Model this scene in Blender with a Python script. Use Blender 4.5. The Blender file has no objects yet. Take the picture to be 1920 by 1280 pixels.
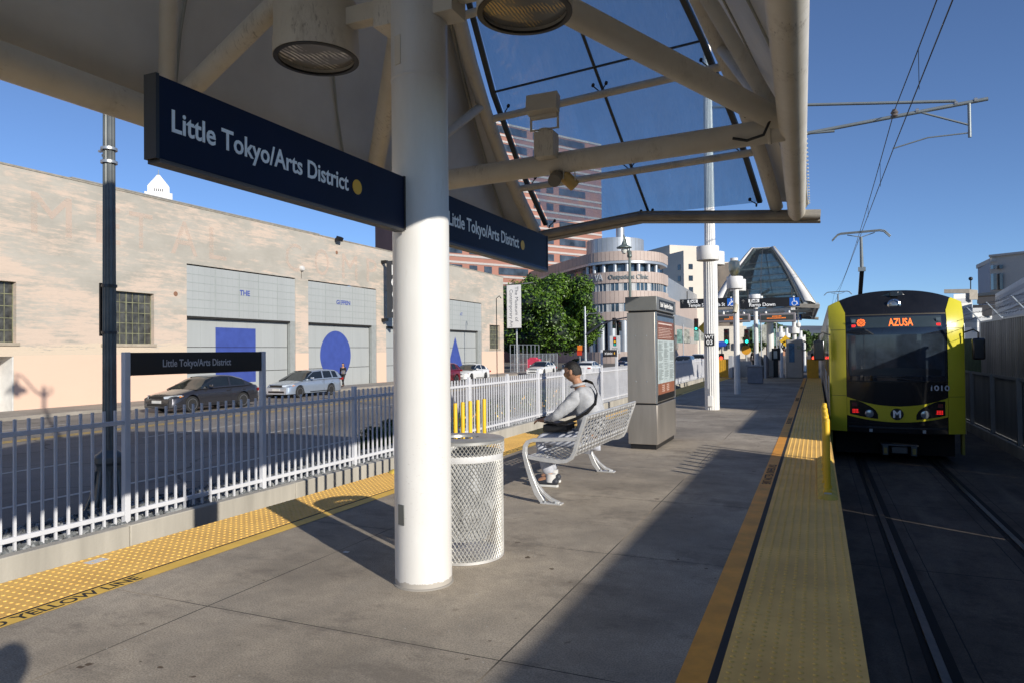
import bpy, math, random
from mathutils import Vector, Matrix
from math import sin, cos, pi, radians, sqrt, atan2
random.seed(7)
S = bpy.context.scene
# ---------------- camera ----------------
F_PX, YAW, PIT, ROL, CH = 1300.0, math.atan(570/1300.0), radians(0.85), radians(0.6), 1.5
_f = Vector((-sin(YAW), cos(YAW), 0)); _r = Vector((cos(YAW), sin(YAW), 0)); _u = Vector((0, 0, 1))
_f2 = _f*cos(PIT) + _u*sin(PIT); _u2 = _u*cos(PIT) - _f*sin(PIT)
_r3 = _r*cos(ROL) - _u2*sin(ROL); _u3 = _u2*cos(ROL) + _r*sin(ROL)
cd = bpy.data.cameras.new('camera'); cam = bpy.data.objects.new('camera', cd); S.collection.objects.link(cam)
mw = Matrix(((_r3.x, _u3.x, -_f2.x, 0), (_r3.y, _u3.y, -_f2.y, 0), (_r3.z, _u3.z, -_f2.z, CH), (0, 0, 0, 1)))
cam.matrix_world = mw
cd.sensor_width = 36; cd.lens = 36*F_PX/1920; cd.clip_start = 0.05; cd.clip_end = 20000
S.camera = cam
# ---------------- world / sun / exposure ----------------
SEL = radians(20.7); SAZ = math.atan2(0.861, -0.508)     # sun stands behind and right of the camera
W = bpy.data.worlds.new('World'); S.world = W; W.use_nodes = True
nt = W.node_tree; sky = nt.nodes.new('ShaderNodeTexSky'); sky.sky_type = 'NISHITA'; sky.sun_disc = False
sky.sun_elevation = SEL; sky.sun_rotation = SAZ; sky.air_density = 1.0; sky.dust_density = 0.0; sky.ozone_density = 7.0; sky.altitude = 2500
hs = nt.nodes.new('ShaderNodeHueSaturation'); hs.inputs['Saturation'].default_value = 0.92; nt.links.new(sky.outputs[0], hs.inputs['Color'])
nt.links.new(hs.outputs[0], nt.nodes['Background'].inputs[0]); nt.nodes['Background'].inputs[1].default_value = 0.125
sl = bpy.data.lights.new('sun', 'SUN'); sl.energy = 4.9; sl.angle = radians(0.53); sl.color = (1.0, 0.94, 0.84)
sun = bpy.data.objects.new('sun', sl); S.collection.objects.link(sun)
sd = Vector((-0.861*cos(SEL), 0.508*cos(SEL), -sin(SEL)))
sun.rotation_euler = sd.to_track_quat('-Z', 'Y').to_euler()
S.view_settings.view_transform = 'Standard'; S.view_settings.look = 'None'; S.view_settings.exposure = 0.12
# ---------------- helpers ----------------
COL = S.collection
V = Vector
class MB:
    def __init__(s): s.v = []; s.f = []; s.m = []
    def add(s, vs, fs, m=0):
        b = len(s.v); s.v += [tuple(v) for v in vs]; s.f += [tuple(b+i for i in f) for f in fs]; s.m += [m]*len(fs); return s
    def box(s, x0, x1, y0, y1, z0, z1, m=0):
        vs = [(x, y, z) for z in (z0, z1) for y in (y0, y1) for x in (x0, x1)]
        return s.add(vs, [(0,2,3,1), (4,5,7,6), (0,1,5,4), (2,6,7,3), (0,4,6,2), (1,3,7,5)], m)
    def obox(s, c, ax, ay, az, m=0):      # centre and three half vectors
        c = V(c); ax, ay, az = V(ax), V(ay), V(az)
        vs = [c+ax*i+ay*j+az*k for k in (-1, 1) for j in (-1, 1) for i in (-1, 1)]
        return s.add(vs, [(0,2,3,1), (4,5,7,6), (0,1,5,4), (2,6,7,3), (0,4,6,2), (1,3,7,5)], m)
    def bar(s, p, q, w, h, m=0, up=(0, 0, 1)):
        p, q = V(p), V(q); d = q-p; L = d.length/2; d.normalize(); u = V(up)
        a = d.cross(u)
        if a.length < 1e-3: a = d.cross(V((0, 1, 0)))
        a.normalize(); b = a.cross(d)
        return s.obox((p+q)/2, d*L, a*w/2, b*h/2, m)
    def tube(s, p, q, r, r1=None, n=14, m=0, caps=True): return s.path([p, q], [r, r if r1 is None else r1], n, m, caps)
    def path(s, pts, r, n=10, m=0, caps=True, flat=1.0):
        pts = [V(p) for p in pts]; k = len(pts)
        if not isinstance(r, (list, tuple)): r = [r]*k
        vs = []; a = None
        for i, p in enumerate(pts):
            d = (pts[min(i+1, k-1)] - pts[max(i-1, 0)]).normalized()
            if a is None:
                a = d.cross(V((0, 0, 1)))
                if a.length < 1e-3: a = V((1, 0, 0))
            a = (a - d*a.dot(d)).normalized(); b = d.cross(a)
            vs += [p + (a*cos(2*pi*j/n) + b*sin(2*pi*j/n)*flat)*r[i] for j in range(n)]
        fs = [(i*n+j, i*n+(j+1) % n, (i+1)*n+(j+1) % n, (i+1)*n+j) for i in range(k-1) for j in range(n)]
        if caps: fs += [tuple(range(n-1, -1, -1)), tuple(range((k-1)*n, k*n))]
        return s.add(vs, fs, m)
    def lathe(s, prof, c, n=24, m=0, ax='z'):
        c = V(c); vs = []
        for r, h in prof:
            for j in range(n):
                a = 2*pi*j/n; x, y = r*cos(a), r*sin(a)
                vs.append(c + (V((x, y, h)) if ax == 'z' else V((x, h, y)) if ax == 'y' else V((h, x, y))))
        k = len(prof)
        fs = []
        for i in range(k-1):
            for j in range(n):
                a_, b_, c_, d_ = i*n+j, i*n+(j+1) % n, (i+1)*n+(j+1) % n, (i+1)*n+j
                if prof[i][0] < 1e-4: fs.append((i*n, c_, d_))
                elif prof[i+1][0] < 1e-4: fs.append((a_, b_, (i+1)*n))
                else: fs.append((a_, b_, c_, d_))
        flat = abs(max(p_[1] for p_ in prof)-min(p_[1] for p_ in prof)) < 1e-6 or prof[0] == prof[-1]
        if prof[0][0] > 1e-4 and not flat: fs.append(tuple(range(n-1, -1, -1)))
        if prof[-1][0] > 1e-4 and not flat: fs.append(tuple(range((k-1)*n, k*n)))
        return s.add(vs, fs, m)
    def prism(s, poly, vec, m=0):         # 3-D polygon swept along vec
        poly = [V(p) for p in poly]; vec = V(vec); n = len(poly)
        return s.add(poly + [p+vec for p in poly], [tuple(range(n-1, -1, -1)), tuple(range(n, 2*n))] + [(i, (i+1) % n, n+(i+1) % n, n+i) for i in range(n)], m)
    def sphere(s, c, r, n=14, k=8, m=0, sx=1, sy=1, sz=1):
        c = V(c); vs = []
        for i in range(k+1):
            t = pi*i/k
            for j in range(n):
                a = 2*pi*j/n; vs.append(c + V((r*sx*sin(t)*cos(a), r*sy*sin(t)*sin(a), r*sz*cos(t))))
        return s.add(vs, [(i*n+j, i*n+(j+1) % n, (i+1)*n+(j+1) % n, (i+1)*n+j) for i in range(k) for j in range(n)], m)
    def B(s, name, mats, parent=None, local=False, smooth=True, ang=35, bevel=0, fixn=True):
        me = bpy.data.meshes.new(name)
        off = V((0, 0, 0)) if (parent is None or local) else wloc(parent)
        me.from_pydata([tuple(V(v)-off) for v in s.v], [], s.f)
        if not isinstance(mats, (list, tuple)): mats = [mats]
        for mm in mats: me.materials.append(mm)
        if len(mats) > 1: me.polygons.foreach_set('material_index', s.m)
        if fixn:
            import bmesh
            bm = bmesh.new(); bm.from_mesh(me); bmesh.ops.recalc_face_normals(bm, faces=bm.faces); bm.to_mesh(me); bm.free()
        if smooth:
            me.polygons.foreach_set('use_smooth', [True]*len(me.polygons)); me.set_sharp_from_angle(angle=radians(ang))
        me.update()
        o = bpy.data.objects.new(name, me); COL.objects.link(o)
        if parent: o.parent = parent
        if bevel:
            b = o.modifiers.new('bevel', 'BEVEL'); b.width = bevel; b.segments = 2; b.limit_method = 'ANGLE'; b.angle_limit = radians(40); b.harden_normals = False
        return o
def wloc(o):
    l = V(o.location)
    while o.parent: o = o.parent; l = l + V(o.location)
    return l
def tag(o, label, cat, group=None):
    o['label'] = label; o['category'] = cat
    if group: o['group'] = group
    return o
def struct(o, kind='structure'): o['kind'] = kind; return o
def thing(name, label, cat, loc=(0, 0, 0), rz=0, group=None):
    o = bpy.data.objects.new(name, None); COL.objects.link(o); o.location = loc; o.rotation_euler = (0, 0, rz); o.empty_display_size = 0.2
    return tag(o, label, cat, group)
def copy_tree(o, parent=None, loc=None, rz=None, label=None):
    c = o.copy(); COL.objects.link(c); c.parent = parent
    if loc is not None: c.location = loc
    if rz is not None: c.rotation_euler = (0, 0, rz)
    if label: c['label'] = label
    for ch in o.children: copy_tree(ch, c)
    return c
def text(s, name, mat, size, org, xdir, ydir, parent=None, align='LEFT', off=0.0, depth=0.002, spacing=1.0, local=False, sx=1.0, fit=None):
    cu = bpy.data.curves.new('t', 'FONT'); cu.body = s; cu.size = size; cu.align_x = align; cu.extrude = depth; cu.offset = off; cu.space_character = spacing; cu.resolution_u = 3
    to = bpy.data.objects.new('t', cu); COL.objects.link(to)
    dg = bpy.context.evaluated_depsgraph_get(); dg.update(); me = bpy.data.meshes.new_from_object(to.evaluated_get(dg))
    bpy.data.objects.remove(to); bpy.data.curves.remove(cu)
    xd, yd = V(xdir).normalized(), V(ydir).normalized(); zd = xd.cross(yd); o0 = V(org)
    if parent and not local: o0 = o0 - wloc(parent)
    if fit: sx = fit/max(1e-6, max(v.co.x for v in me.vertices)-min(v.co.x for v in me.vertices))
    for v in me.vertices: v.co = o0 + xd*v.co.x*sx + yd*v.co.y + zd*v.co.z
    me.name = name; me.materials.clear(); me.materials.append(mat)
    o = bpy.data.objects.new(name, me); COL.objects.link(o)
    if parent: o.parent = parent
    return o
# ---------------- materials ----------------
_mc = {}
def M(name, col, rough=0.5, metal=0.0, var=0.12, scale=3.0, bump=0.0, bscale=60.0, emit=0.0, spec=0.5, streak=False, alpha=None, rvar=0.0, coat=0.0, detail=5):
    if name in _mc: return _mc[name]
    m = bpy.data.materials.new(name); m.use_nodes = True; t = m.node_tree; N = t.nodes; L = t.links; b = N['Principled BSDF']
    b.inputs['Roughness'].default_value = rough; b.inputs['Metallic'].default_value = metal; b.inputs['Specular IOR Level'].default_value = spec
    if coat: b.inputs['Coat Weight'].default_value = coat; b.inputs['Coat Roughness'].default_value = 0.05
    tc = N.new('ShaderNodeTexCoord'); src = tc.outputs['Object']
    if streak:
        mp = N.new('ShaderNodeMapping'); mp.inputs['Scale'].default_value = (1, 1, 0.12); L.new(src, mp.inputs[0]); src = mp.outputs[0]
    nz = N.new('ShaderNodeTexNoise'); nz.inputs['Scale'].default_value = scale; nz.inputs['Detail'].default_value = detail; nz.inputs['Roughness'].default_value = 0.62; L.new(src, nz.inputs['Vector'])
    cr = N.new('ShaderNodeValToRGB'); e = cr.color_ramp.elements; e[0].position = 0.3; e[1].position = 0.7
    lo = [max(0, c*(1-var)) for c in col]; hi = [min(1, c*(1+var*0.7)) for c in col]
    e[0].color = (*lo, 1); e[1].color = (*hi, 1); L.new(nz.outputs[0], cr.inputs[0]); L.new(cr.outputs[0], b.inputs['Base Color'])
    if emit: L.new(cr.outputs[0], b.inputs['Emission Color']); b.inputs['Emission Strength'].default_value = emit
    if rvar:
        mr = N.new('ShaderNodeMapRange'); mr.inputs['From Min'].default_value = 0.3; mr.inputs['From Max'].default_value = 0.7; mr.inputs['To Min'].default_value = max(0.02, rough-rvar); mr.inputs['To Max'].default_value = min(1, rough+rvar); L.new(nz.outputs[0], mr.inputs[0]); L.new(mr.outputs[0], b.inputs['Roughness'])
    if bump:
        n2 = N.new('ShaderNodeTexNoise'); n2.inputs['Scale'].default_value = bscale; n2.inputs['Detail'].default_value = 4; L.new(tc.outputs['Object'], n2.inputs['Vector'])
        bp = N.new('ShaderNodeBump'); bp.inputs['Strength'].default_value = bump; bp.inputs['Distance'].default_value = 0.01; L.new(n2.outputs[0], bp.inputs['Height']); L.new(bp.outputs[0], b.inputs['Normal'])
    _mc[name] = m; return m
def nodes(name):
    m = bpy.data.materials.new(name); m.use_nodes = True; _mc[name] = m
    return m, m.node_tree.nodes, m.node_tree.links, m.node_tree.nodes['Principled BSDF']
def _math(N, L, op, a, b=None, c=None):
    n = N.new('ShaderNodeMath'); n.operation = op
    for i, x in enumerate((a, b, c)):
        if x is None: continue
        if isinstance(x, (int, float)): n.inputs[i].default_value = x
        else: L.new(x, n.inputs[i])
    return n.outputs[0]
def _mix(N, L, f, a, b):
    n = N.new('ShaderNodeMix'); n.data_type = 'RGBA'
    for s_, x in ((0, f), (6, a), (7, b)):
        if isinstance(x, (int, float)): n.inputs[s_].default_value = x
        elif isinstance(x, tuple): n.inputs[s_].default_value = (*x, 1)
        else: L.new(x, n.inputs[s_])
    return n.outputs[2]
def _noise(N, L, vec, sc, det=5, ro=0.6, scale3=None):
    if scale3:
        mp = N.new('ShaderNodeMapping'); mp.inputs['Scale'].default_value = scale3; L.new(vec, mp.inputs[0]); vec = mp.outputs[0]
    n = N.new('ShaderNodeTexNoise'); n.inputs['Scale'].default_value = sc; n.inputs['Detail'].default_value = det; n.inputs['Roughness'].default_value = ro; L.new(vec, n.inputs['Vector']); return n.outputs[0]
def _ramp(N, L, f, a, b):
    n = N.new('ShaderNodeMapRange'); n.inputs['From Min'].default_value = a; n.inputs['From Max'].default_value = b; L.new(f, n.inputs[0]); return n.outputs[0]
def _xyz(N, L):
    g = N.new('ShaderNodeNewGeometry'); s_ = N.new('ShaderNodeSeparateXYZ'); L.new(g.outputs['Position'], s_.inputs[0]); return g.outputs['Position'], s_.outputs[0], s_.outputs[1], s_.outputs[2]
def _bump(N, L, b, h, st=0.3, d=0.01):
    bp = N.new('ShaderNodeBump'); bp.inputs['Strength'].default_value = st; bp.inputs['Distance'].default_value = d; L.new(h, bp.inputs['Height']); L.new(bp.outputs[0], b.inputs['Normal'])
def band(N, L, x, c, w):      # 1 inside |x-c|<w
    return _math(N, L, 'LESS_THAN', _math(N, L, 'ABSOLUTE', _math(N, L, 'SUBTRACT', x, c)), w)

# concrete of the platform: joints, stains, speckle
def concrete_platform():
    m, N, L, b = nodes('platform concrete'); P, X, Y, Z = _xyz(N, L)
    n1 = _noise(N, L, P, 0.55, 6, 0.65); n2 = _noise(N, L, P, 6, 6, 0.7); n3 = _noise(N, L, P, 110, 3, 0.6); n4 = _noise(N, L, P, 1.6, 4, 0.6, (1, 0.35, 1))
    c = _mix(N, L, _ramp(N, L, n1, 0.36, 0.66), (0.285, 0.242, 0.188), (0.60, 0.51, 0.395))
    c = _mix(N, L, _math(N, L, 'MULTIPLY', _ramp(N, L, n2, 0.4, 0.7), 0.45), c, (0.21, 0.185, 0.152))
    c = _mix(N, L, _math(N, L, 'MULTIPLY', _ramp(N, L, n4, 0.5, 0.72), 0.4), c, (0.38, 0.34, 0.285))
    c = _mix(N, L, _math(N, L, 'MULTIPLY', _ramp(N, L, n3, 0.42, 0.62), 0.55), c, (0.115, 0.10, 0.082))
    j = None
    for xx in (-1.435, -3.36):
        k = band(N, L, X, xx, 0.0045); j = k if j is None else _math(N, L, 'MAXIMUM', j, k)
    fr = _math(N, L, 'ABSOLUTE', _math(N, L, 'SUBTRACT', _math(N, L, 'FRACT', _math(N, L, 'DIVIDE', _math(N, L, 'SUBTRACT', Y, 2.12), 1.925)), 0.5))
    j = _math(N, L, 'MAXIMUM', j, _math(N, L, 'LESS_THAN', fr, 0.0020))
    halo = _math(N, L, 'MULTIPLY', _math(N, L, 'LESS_THAN', fr, 0.02), _ramp(N, L, n2, 0.45, 0.6))
    c = _mix(N, L, _math(N, L, 'MULTIPLY', halo, 0.35), c, (0.12, 0.105, 0.088))
    c = _mix(N, L, j, c, _mix(N, L, _ramp(N, L, _noise(N, L, P, .45, 2, .5), .47, .53), (0.035, 0.03, 0.025), (0.36, 0.29, 0.20)))
    n5 = _noise(N, L, P, 1.1, 7, .8, (.8, 1.2, 1)); c = _mix(N, L, _math(N, L, 'MULTIPLY', _ramp(N, L, n5, .52, .62), .6), c, (0.16, 0.135, 0.108))
    n6 = _noise(N, L, P, 9, 2, .4); n7 = _noise(N, L, P, .8, 2, .5); c = _mix(N, L, _math(N, L, 'MULTIPLY', _ramp(N, L, n6, .70, .715), _ramp(N, L, n7, .5, .6)), c, (0.10, 0.07, 0.045))
    n8 = _noise(N, L, P, 35, 2, .4); c = _mix(N, L, _math(N, L, 'MULTIPLY', _ramp(N, L, n8, .72, .74), _ramp(N, L, n7, .45, .6)), c, (0.42, 0.40, 0.36))
    L.new(c, b.inputs['Base Color']); b.inputs['Roughness'].default_value = 0.86
    _bump(N, L, b, _math(N, L, 'SUBTRACT', n3, _math(N, L, 'MULTIPLY', j, 2.0)), 0.35, 0.004)
    return m
def asphalt(name, lo, hi, sc=1.0):
    m, N, L, b = nodes(name); P, X, Y, Z = _xyz(N, L)
    n1 = _noise(N, L, P, 0.25*sc, 6, 0.65, (1, 0.3, 1)); n3 = _noise(N, L, P, 90, 2, 0.5)
    c = _mix(N, L, _ramp(N, L, n1, 0.35, 0.68), lo, hi)
    c = _mix(N, L, _math(N, L, 'MULTIPLY', _ramp(N, L, n3, 0.35, 0.7), 0.5), c, tuple(x*0.5 for x in lo))
    vo = N.new('ShaderNodeTexVoronoi'); vo.feature = 'DISTANCE_TO_EDGE'; vo.inputs['Scale'].default_value = 0.22
    nd = N.new('ShaderNodeTexNoise'); nd.inputs['Scale'].default_value = 0.7; L.new(P, nd.inputs['Vector'])
    va = N.new('ShaderNodeVectorMath'); va.operation = 'ADD'; L.new(P, va.inputs[0]); L.new(nd.outputs['Color'], va.inputs[1]); L.new(va.outputs[0], vo.inputs['Vector'])
    c = _mix(N, L, _math(N, L, 'MULTIPLY', _math(N, L, 'LESS_THAN', vo.outputs['Distance'], 0.006), 0.7), c, tuple(x*0.35 for x in lo))
    L.new(c, b.inputs['Base Color']); b.inputs['Roughness'].default_value = 0.9; _bump(N, L, b, n3, 0.3, 0.006)
    return m
mConc = concrete_platform()
mRoad = asphalt('street asphalt', (0.15, 0.136, 0.122), (0.31, 0.28, 0.25))
def bed_mat():
    m, N, L, b = nodes('track bed concrete'); P, X, Y, Z = _xyz(N, L)
    n1 = _noise(N, L, P, .8, 7, .72, (1, .5, 1)); n2 = _noise(N, L, P, 3.5, 7, .75); n3 = _noise(N, L, P, 90, 3, .6); n4 = _noise(N, L, P, 1.6, 4, .6, (1, .12, 1))
    c = _mix(N, L, _ramp(N, L, n1, .36, .64), (0.055, 0.043, 0.032), (0.16, 0.125, 0.09)); c = _mix(N, L, _math(N, L, 'MULTIPLY', _ramp(N, L, n2, .48, .62), .6), c, (0.04, 0.03, 0.024))
    c = _mix(N, L, _math(N, L, 'MULTIPLY', _ramp(N, L, n4, .55, .68), .55), c, (0.21, 0.17, 0.125)); c = _mix(N, L, _math(N, L, 'MULTIPLY', _ramp(N, L, n3, .45, .6), .5), c, (0.03, 0.025, 0.02))
    fr = _math(N, L, 'ABSOLUTE', _math(N, L, 'SUBTRACT', _math(N, L, 'FRACT', _math(N, L, 'DIVIDE', _math(N, L, 'ADD', Y, _math(N, L, 'MULTIPLY', n2, .03)), 3.6)), .5)); j = _math(N, L, 'LESS_THAN', fr, .0028)
    for xx in (.62, 1.10, 2.06, 2.56): j = _math(N, L, 'MAXIMUM', j, band(N, L, _math(N, L, 'ADD', X, _math(N, L, 'MULTIPLY', _math(N, L, 'SUBTRACT', n2, .5), .03)), xx, .006))
    c = _mix(N, L, j, c, (0.012, 0.01, 0.008)); L.new(c, b.inputs['Base Color']); b.inputs['Roughness'].default_value = .85; _bump(N, L, b, _math(N, L, 'ADD', n3, n2), .4, .008); return m
mBed = bed_mat() if True else asphalt('track bed concrete', (0.045, 0.036, 0.028), (0.125, 0.10, 0.075), 3)
mGround = M('far ground', (0.12, 0.11, 0.095), 0.95, var=0.3, scale=0.05)
mWalk = M('sidewalk concrete', (0.30, 0.27, 0.23), 0.9, var=0.25, scale=0.8, bump=0.2)
mCurb = M('pale curb concrete', (0.44, 0.41, 0.35), 0.85, var=0.22, scale=2.2, bump=0.25, bscale=40, streak=True)
def column_mat():
    m, N, L, b = nodes('scuffed white column'); P, X, Y, Z = _xyz(N, L)
    n1 = _noise(N, L, P, 3, 6, .7, (1, 1, .25)); n2 = _noise(N, L, P, 18, 5, .7, (1, 1, .18)); n3 = _noise(N, L, P, 45, 2, .5, (1, .8, 1.6)); n4 = _noise(N, L, P, 1.2, 3, .5)
    c = _mix(N, L, _ramp(N, L, n1, .35, .7), (0.68, 0.665, 0.63), (0.77, 0.76, 0.73))
    c = _mix(N, L, _math(N, L, 'MULTIPLY', _ramp(N, L, n2, .62, .78), .28), c, (0.42, 0.36, 0.28))
    c = _mix(N, L, _math(N, L, 'MULTIPLY', _math(N, L, 'MULTIPLY', _ramp(N, L, n3, .66, .70), _ramp(N, L, n4, .5, .62)), .28), c, (0.36, 0.32, 0.28))
    foot = _math(N, L, 'MULTIPLY', _math(N, L, 'LESS_THAN', Z, _math(N, L, 'ADD', .01, _math(N, L, 'MULTIPLY', n2, .06))), .6); c = _mix(N, L, foot, c, (0.25, 0.21, 0.16))
    L.new(c, b.inputs['Base Color']); b.inputs['Roughness'].default_value = .34; _bump(N, L, b, n1, .15, .01); return m
mColumn = column_mat()
mWhite = M('white steel paint', (0.72, 0.71, 0.68), 0.32, var=0.05, scale=2.5, rvar=0.1)
def steel_mat():
    m, N, L, b = nodes('cream canopy steel'); tc = N.new('ShaderNodeTexCoord'); P = tc.outputs['Object']
    n1 = _noise(N, L, P, 1.3, 6, .65); n2 = _noise(N, L, P, 9, 7, .78, (1, 1, .4)); n3 = _noise(N, L, P, 2.2, 3, .5); n4 = _noise(N, L, P, 30, 3, .6, (2.5, .5, .5))
    c = _mix(N, L, _ramp(N, L, n1, .35, .68), (0.64, 0.585, 0.48), (0.76, 0.705, 0.60))
    c = _mix(N, L, _math(N, L, 'MULTIPLY', _math(N, L, 'MULTIPLY', _ramp(N, L, n2, .50, .66), _ramp(N, L, n3, .45, .65)), .42), c, (0.26, 0.20, 0.13))
    c = _mix(N, L, _math(N, L, 'MULTIPLY', _math(N, L, 'MULTIPLY', _ramp(N, L, n4, .58, .68), _ramp(N, L, n3, .50, .62)), .5), c, (0.16, 0.12, 0.08))
    L.new(c, b.inputs['Base Color']); L.new(_math(N, L, 'ADD', .28, _math(N, L, 'MULTIPLY', n2, .3)), b.inputs['Roughness']); return m
mBeige = steel_mat()
mPanel = M('grey white roof panel', (0.76, 0.735, 0.68), 0.6, var=0.14, scale=0.8)
mNavy = M('dark navy sign enamel', (0.005, 0.012, 0.038), 0.45, var=0.15, scale=2, spec=0.15)
mBlack = M('black painted metal', (0.012, 0.012, 0.013), 0.4, var=0.2)
mDark = M('dark seam fill', (0.02, 0.018, 0.015), 0.8, var=0.4)  # near black for seams and the gap above the doors
mTxt = M('white reflective lettering', (0.95, 0.95, 0.93), 0.45, var=0.02)
mYDot = M('gold sign disc', (0.85, 0.45, 0.02), 0.4, var=0.03)
mTact = M('yellow tactile tile', (0.92, 0.54, 0.145), 0.72, var=0.2, scale=1.7, bump=0.12, bscale=300)
mDome = M('yellow tactile dome', (0.84, 0.52, 0.12), 0.6, var=0.1, scale=3)
mEdgeSun = M('edge paint sunlit side', (0.86, 0.54, 0.09), 0.6, var=0.16, scale=4, bump=0.1)  # sunlit copy of the edge line colour
mEdgeShade = M('edge paint shaded side', (0.85, 0.36, 0.03), 0.6, var=0.22, scale=4, bump=0.1)  # same edge line, colour shifted to orange for the shaded side
mSteel = M('brushed stainless', (0.42, 0.385, 0.34), 0.34, 0.65, var=0.2, scale=4, streak=True, rvar=0.08)
mAlu = M('cast aluminium', (0.68, 0.68, 0.67), 0.4, 0.5, var=0.12, scale=6, rvar=0.08)
mGalv = M('galvanised steel', (0.46, 0.48, 0.49), 0.4, 0.7, var=0.15, scale=8)
mFence = M('pale grey fence paint', (0.66, 0.665, 0.69), 0.42, var=0.08, scale=2)
mRail = M('rail steel', (0.10, 0.09, 0.08), 0.42, 0.7, var=0.3, scale=9)
mRust = M('rusty rail side', (0.06, 0.038, 0.025), 0.85, var=0.4, scale=12)
mGlass = None
def glass_mat(name, tint, gloss=0.1, rough=0.03):
    m = bpy.data.materials.new(name); m.use_nodes = True; N = m.node_tree.nodes; L = m.node_tree.links
    N.remove(N['Principled BSDF']); o = N['Material Output']
    tr = N.new('ShaderNodeBsdfTransparent'); gl = N.new('ShaderNodeBsdfGlossy'); gl.inputs['Roughness'].default_value = rough
    df = N.new('ShaderNodeBsdfTranslucent'); df.inputs['Color'].default_value = (0.56, 0.66, 0.72, 1)
    tc = N.new('ShaderNodeTexCoord'); nz = _noise(N, L, tc.outputs['Object'], 1.3, 6, 0.7)
    c = _mix(N, L, nz, tuple(x*0.82 for x in tint), tint); L.new(c, tr.inputs['Color'])
    lw = N.new('ShaderNodeFresnel'); lw.inputs[0].default_value = 1.45
    m1 = N.new('ShaderNodeMixShader'); L.new(_math(N, L, 'MINIMUM', _math(N, L, 'ADD', _math(N, L, 'MULTIPLY', lw.outputs[0], 0.5), gloss*0.3), 0.5), m1.inputs[0]); L.new(tr.outputs[0], m1.inputs[1]); L.new(gl.outputs[0], m1.inputs[2])
    m2 = N.new('ShaderNodeMixShader'); L.new(_math(N, L, 'MULTIPLY', _math(N, L, 'ADD', .35, _ramp(N, L, _noise(N, L, tc.outputs['Object'], 3, 6, .7, (2.5, .4, .4)), .2, .8)), .48 if 'far' not in name else .55), m2.inputs[0]); L.new(m1.outputs[0], m2.inputs[1]); L.new(df.outputs[0], m2.inputs[2])
    L.new(m2.outputs[0], o.inputs['Surface']); _mc[name] = m; return m
mRoofGlass = glass_mat('tinted canopy glass', (0.60, 0.71, 0.76))
mFarGlass = glass_mat('far canopy glass', (0.62, 0.70, 0.68))
mWin = M('dark window glass', (0.02, 0.025, 0.03), 0.06, var=0.3, scale=1.0, spec=0.8)
mCarWin = M('car window glass', (0.012, 0.015, 0.016), 0.05, var=0.2, scale=2, spec=0.9)
# ================= SETTING =================
def rect(name, x0, x1, y0, y1, z, mat, kind='structure'):
    o = MB().add([(x0, y0, z), (x1, y0, z), (x1, y1, z), (x0, y1, z)], [(0, 1, 2, 3)]).B(name, mat, smooth=False, fixn=False); o['kind'] = kind; return o
rect('ground', -6000, 6000, -3000, 9000, -1.03, mGround)
rect('street', -29.3, -9.4, -40, 420, -1.004, mRoad)
rect('track_bed', -4.96, 4.4, -30, 260, -0.996, mBed)
struct(MB().box(-4.96, 0.19, -8, 39.5, -0.99, -0.004).add([(-4.96, -8, 0), (0.19, -8, 0), (0.19, 39.5, 0), (-4.96, 39.5, 0)], [(0, 1, 2, 3)]).B('platform', mConc, smooth=False))
rect('left_track_bed', -7.83, -4.96, -30, 260, -0.992, mBed)
# curb along the far side of the left track, expansion joints every 3 m
cb = MB()
y = -6.0
while y < 60:
    cb.box(-7.98, -7.83, y+0.006, y+3.0-0.006, -0.99, -0.60); y += 3.0
struct(cb.B('curb', mCurb, bevel=0.012))
# far sidewalk of the street in front of the warehouse
sw = MB().box(-32.58, -29.3, -40, 76, -1.0, -0.86).add([(-29.3, -40, -0.85), (-29.12, -40, -0.85), (-29.12, 76, -0.85), (-29.3, 76, -0.85), (-29.12, -40, -1), (-29.12, 76, -1)], [(0, 1, 2, 3), (1, 4, 5, 2)])
struct(sw.B('sidewalk', mWalk, smooth=False))
# gravel strip under the fence
struct(MB().box(-9.45, -7.98, -6, 60, -1.0, -0.70).B('gravel_bed', M('gravel bed', (0.19, 0.2, 0.2), 0.95, var=0.5, scale=30, bump=1.0, bscale=50), smooth=False))
st = MB()
for i in range(6800):
    yy = 2.5 + 22*random.random()**1.7; xx = random.uniform(-9.4, -8.01); r = random.uniform(0.012, 0.038)
    a = [random.uniform(0, 6.28) for _ in range(3)]; mt = Matrix.Rotation(a[0], 3, 'X') @ Matrix.Rotation(a[1], 3, 'Z')
    vs = [mt @ V((sx*r*random.uniform(.6, 1.2), sy*r*random.uniform(.6, 1.1), sz*r*random.uniform(.4, .9))) + V((xx, yy, -0.692+random.uniform(0, .022))) for sz in (-1, 1) for sy in (-1, 1) for sx in (-1, 1)]
    st.add(vs, [(0,2,3,1), (4,5,7,6), (0,1,5,4), (2,6,7,3), (0,4,6,2), (1,3,7,5)], i % 2)
struct(st.B('gravel', [M('grey stone', (0.27, 0.28, 0.28), 0.9, var=0.45, scale=14), M('dark stone', (0.14, 0.15, 0.155), 0.9, var=0.45, scale=14)], smooth=False, fixn=False), 'stuff')
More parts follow.
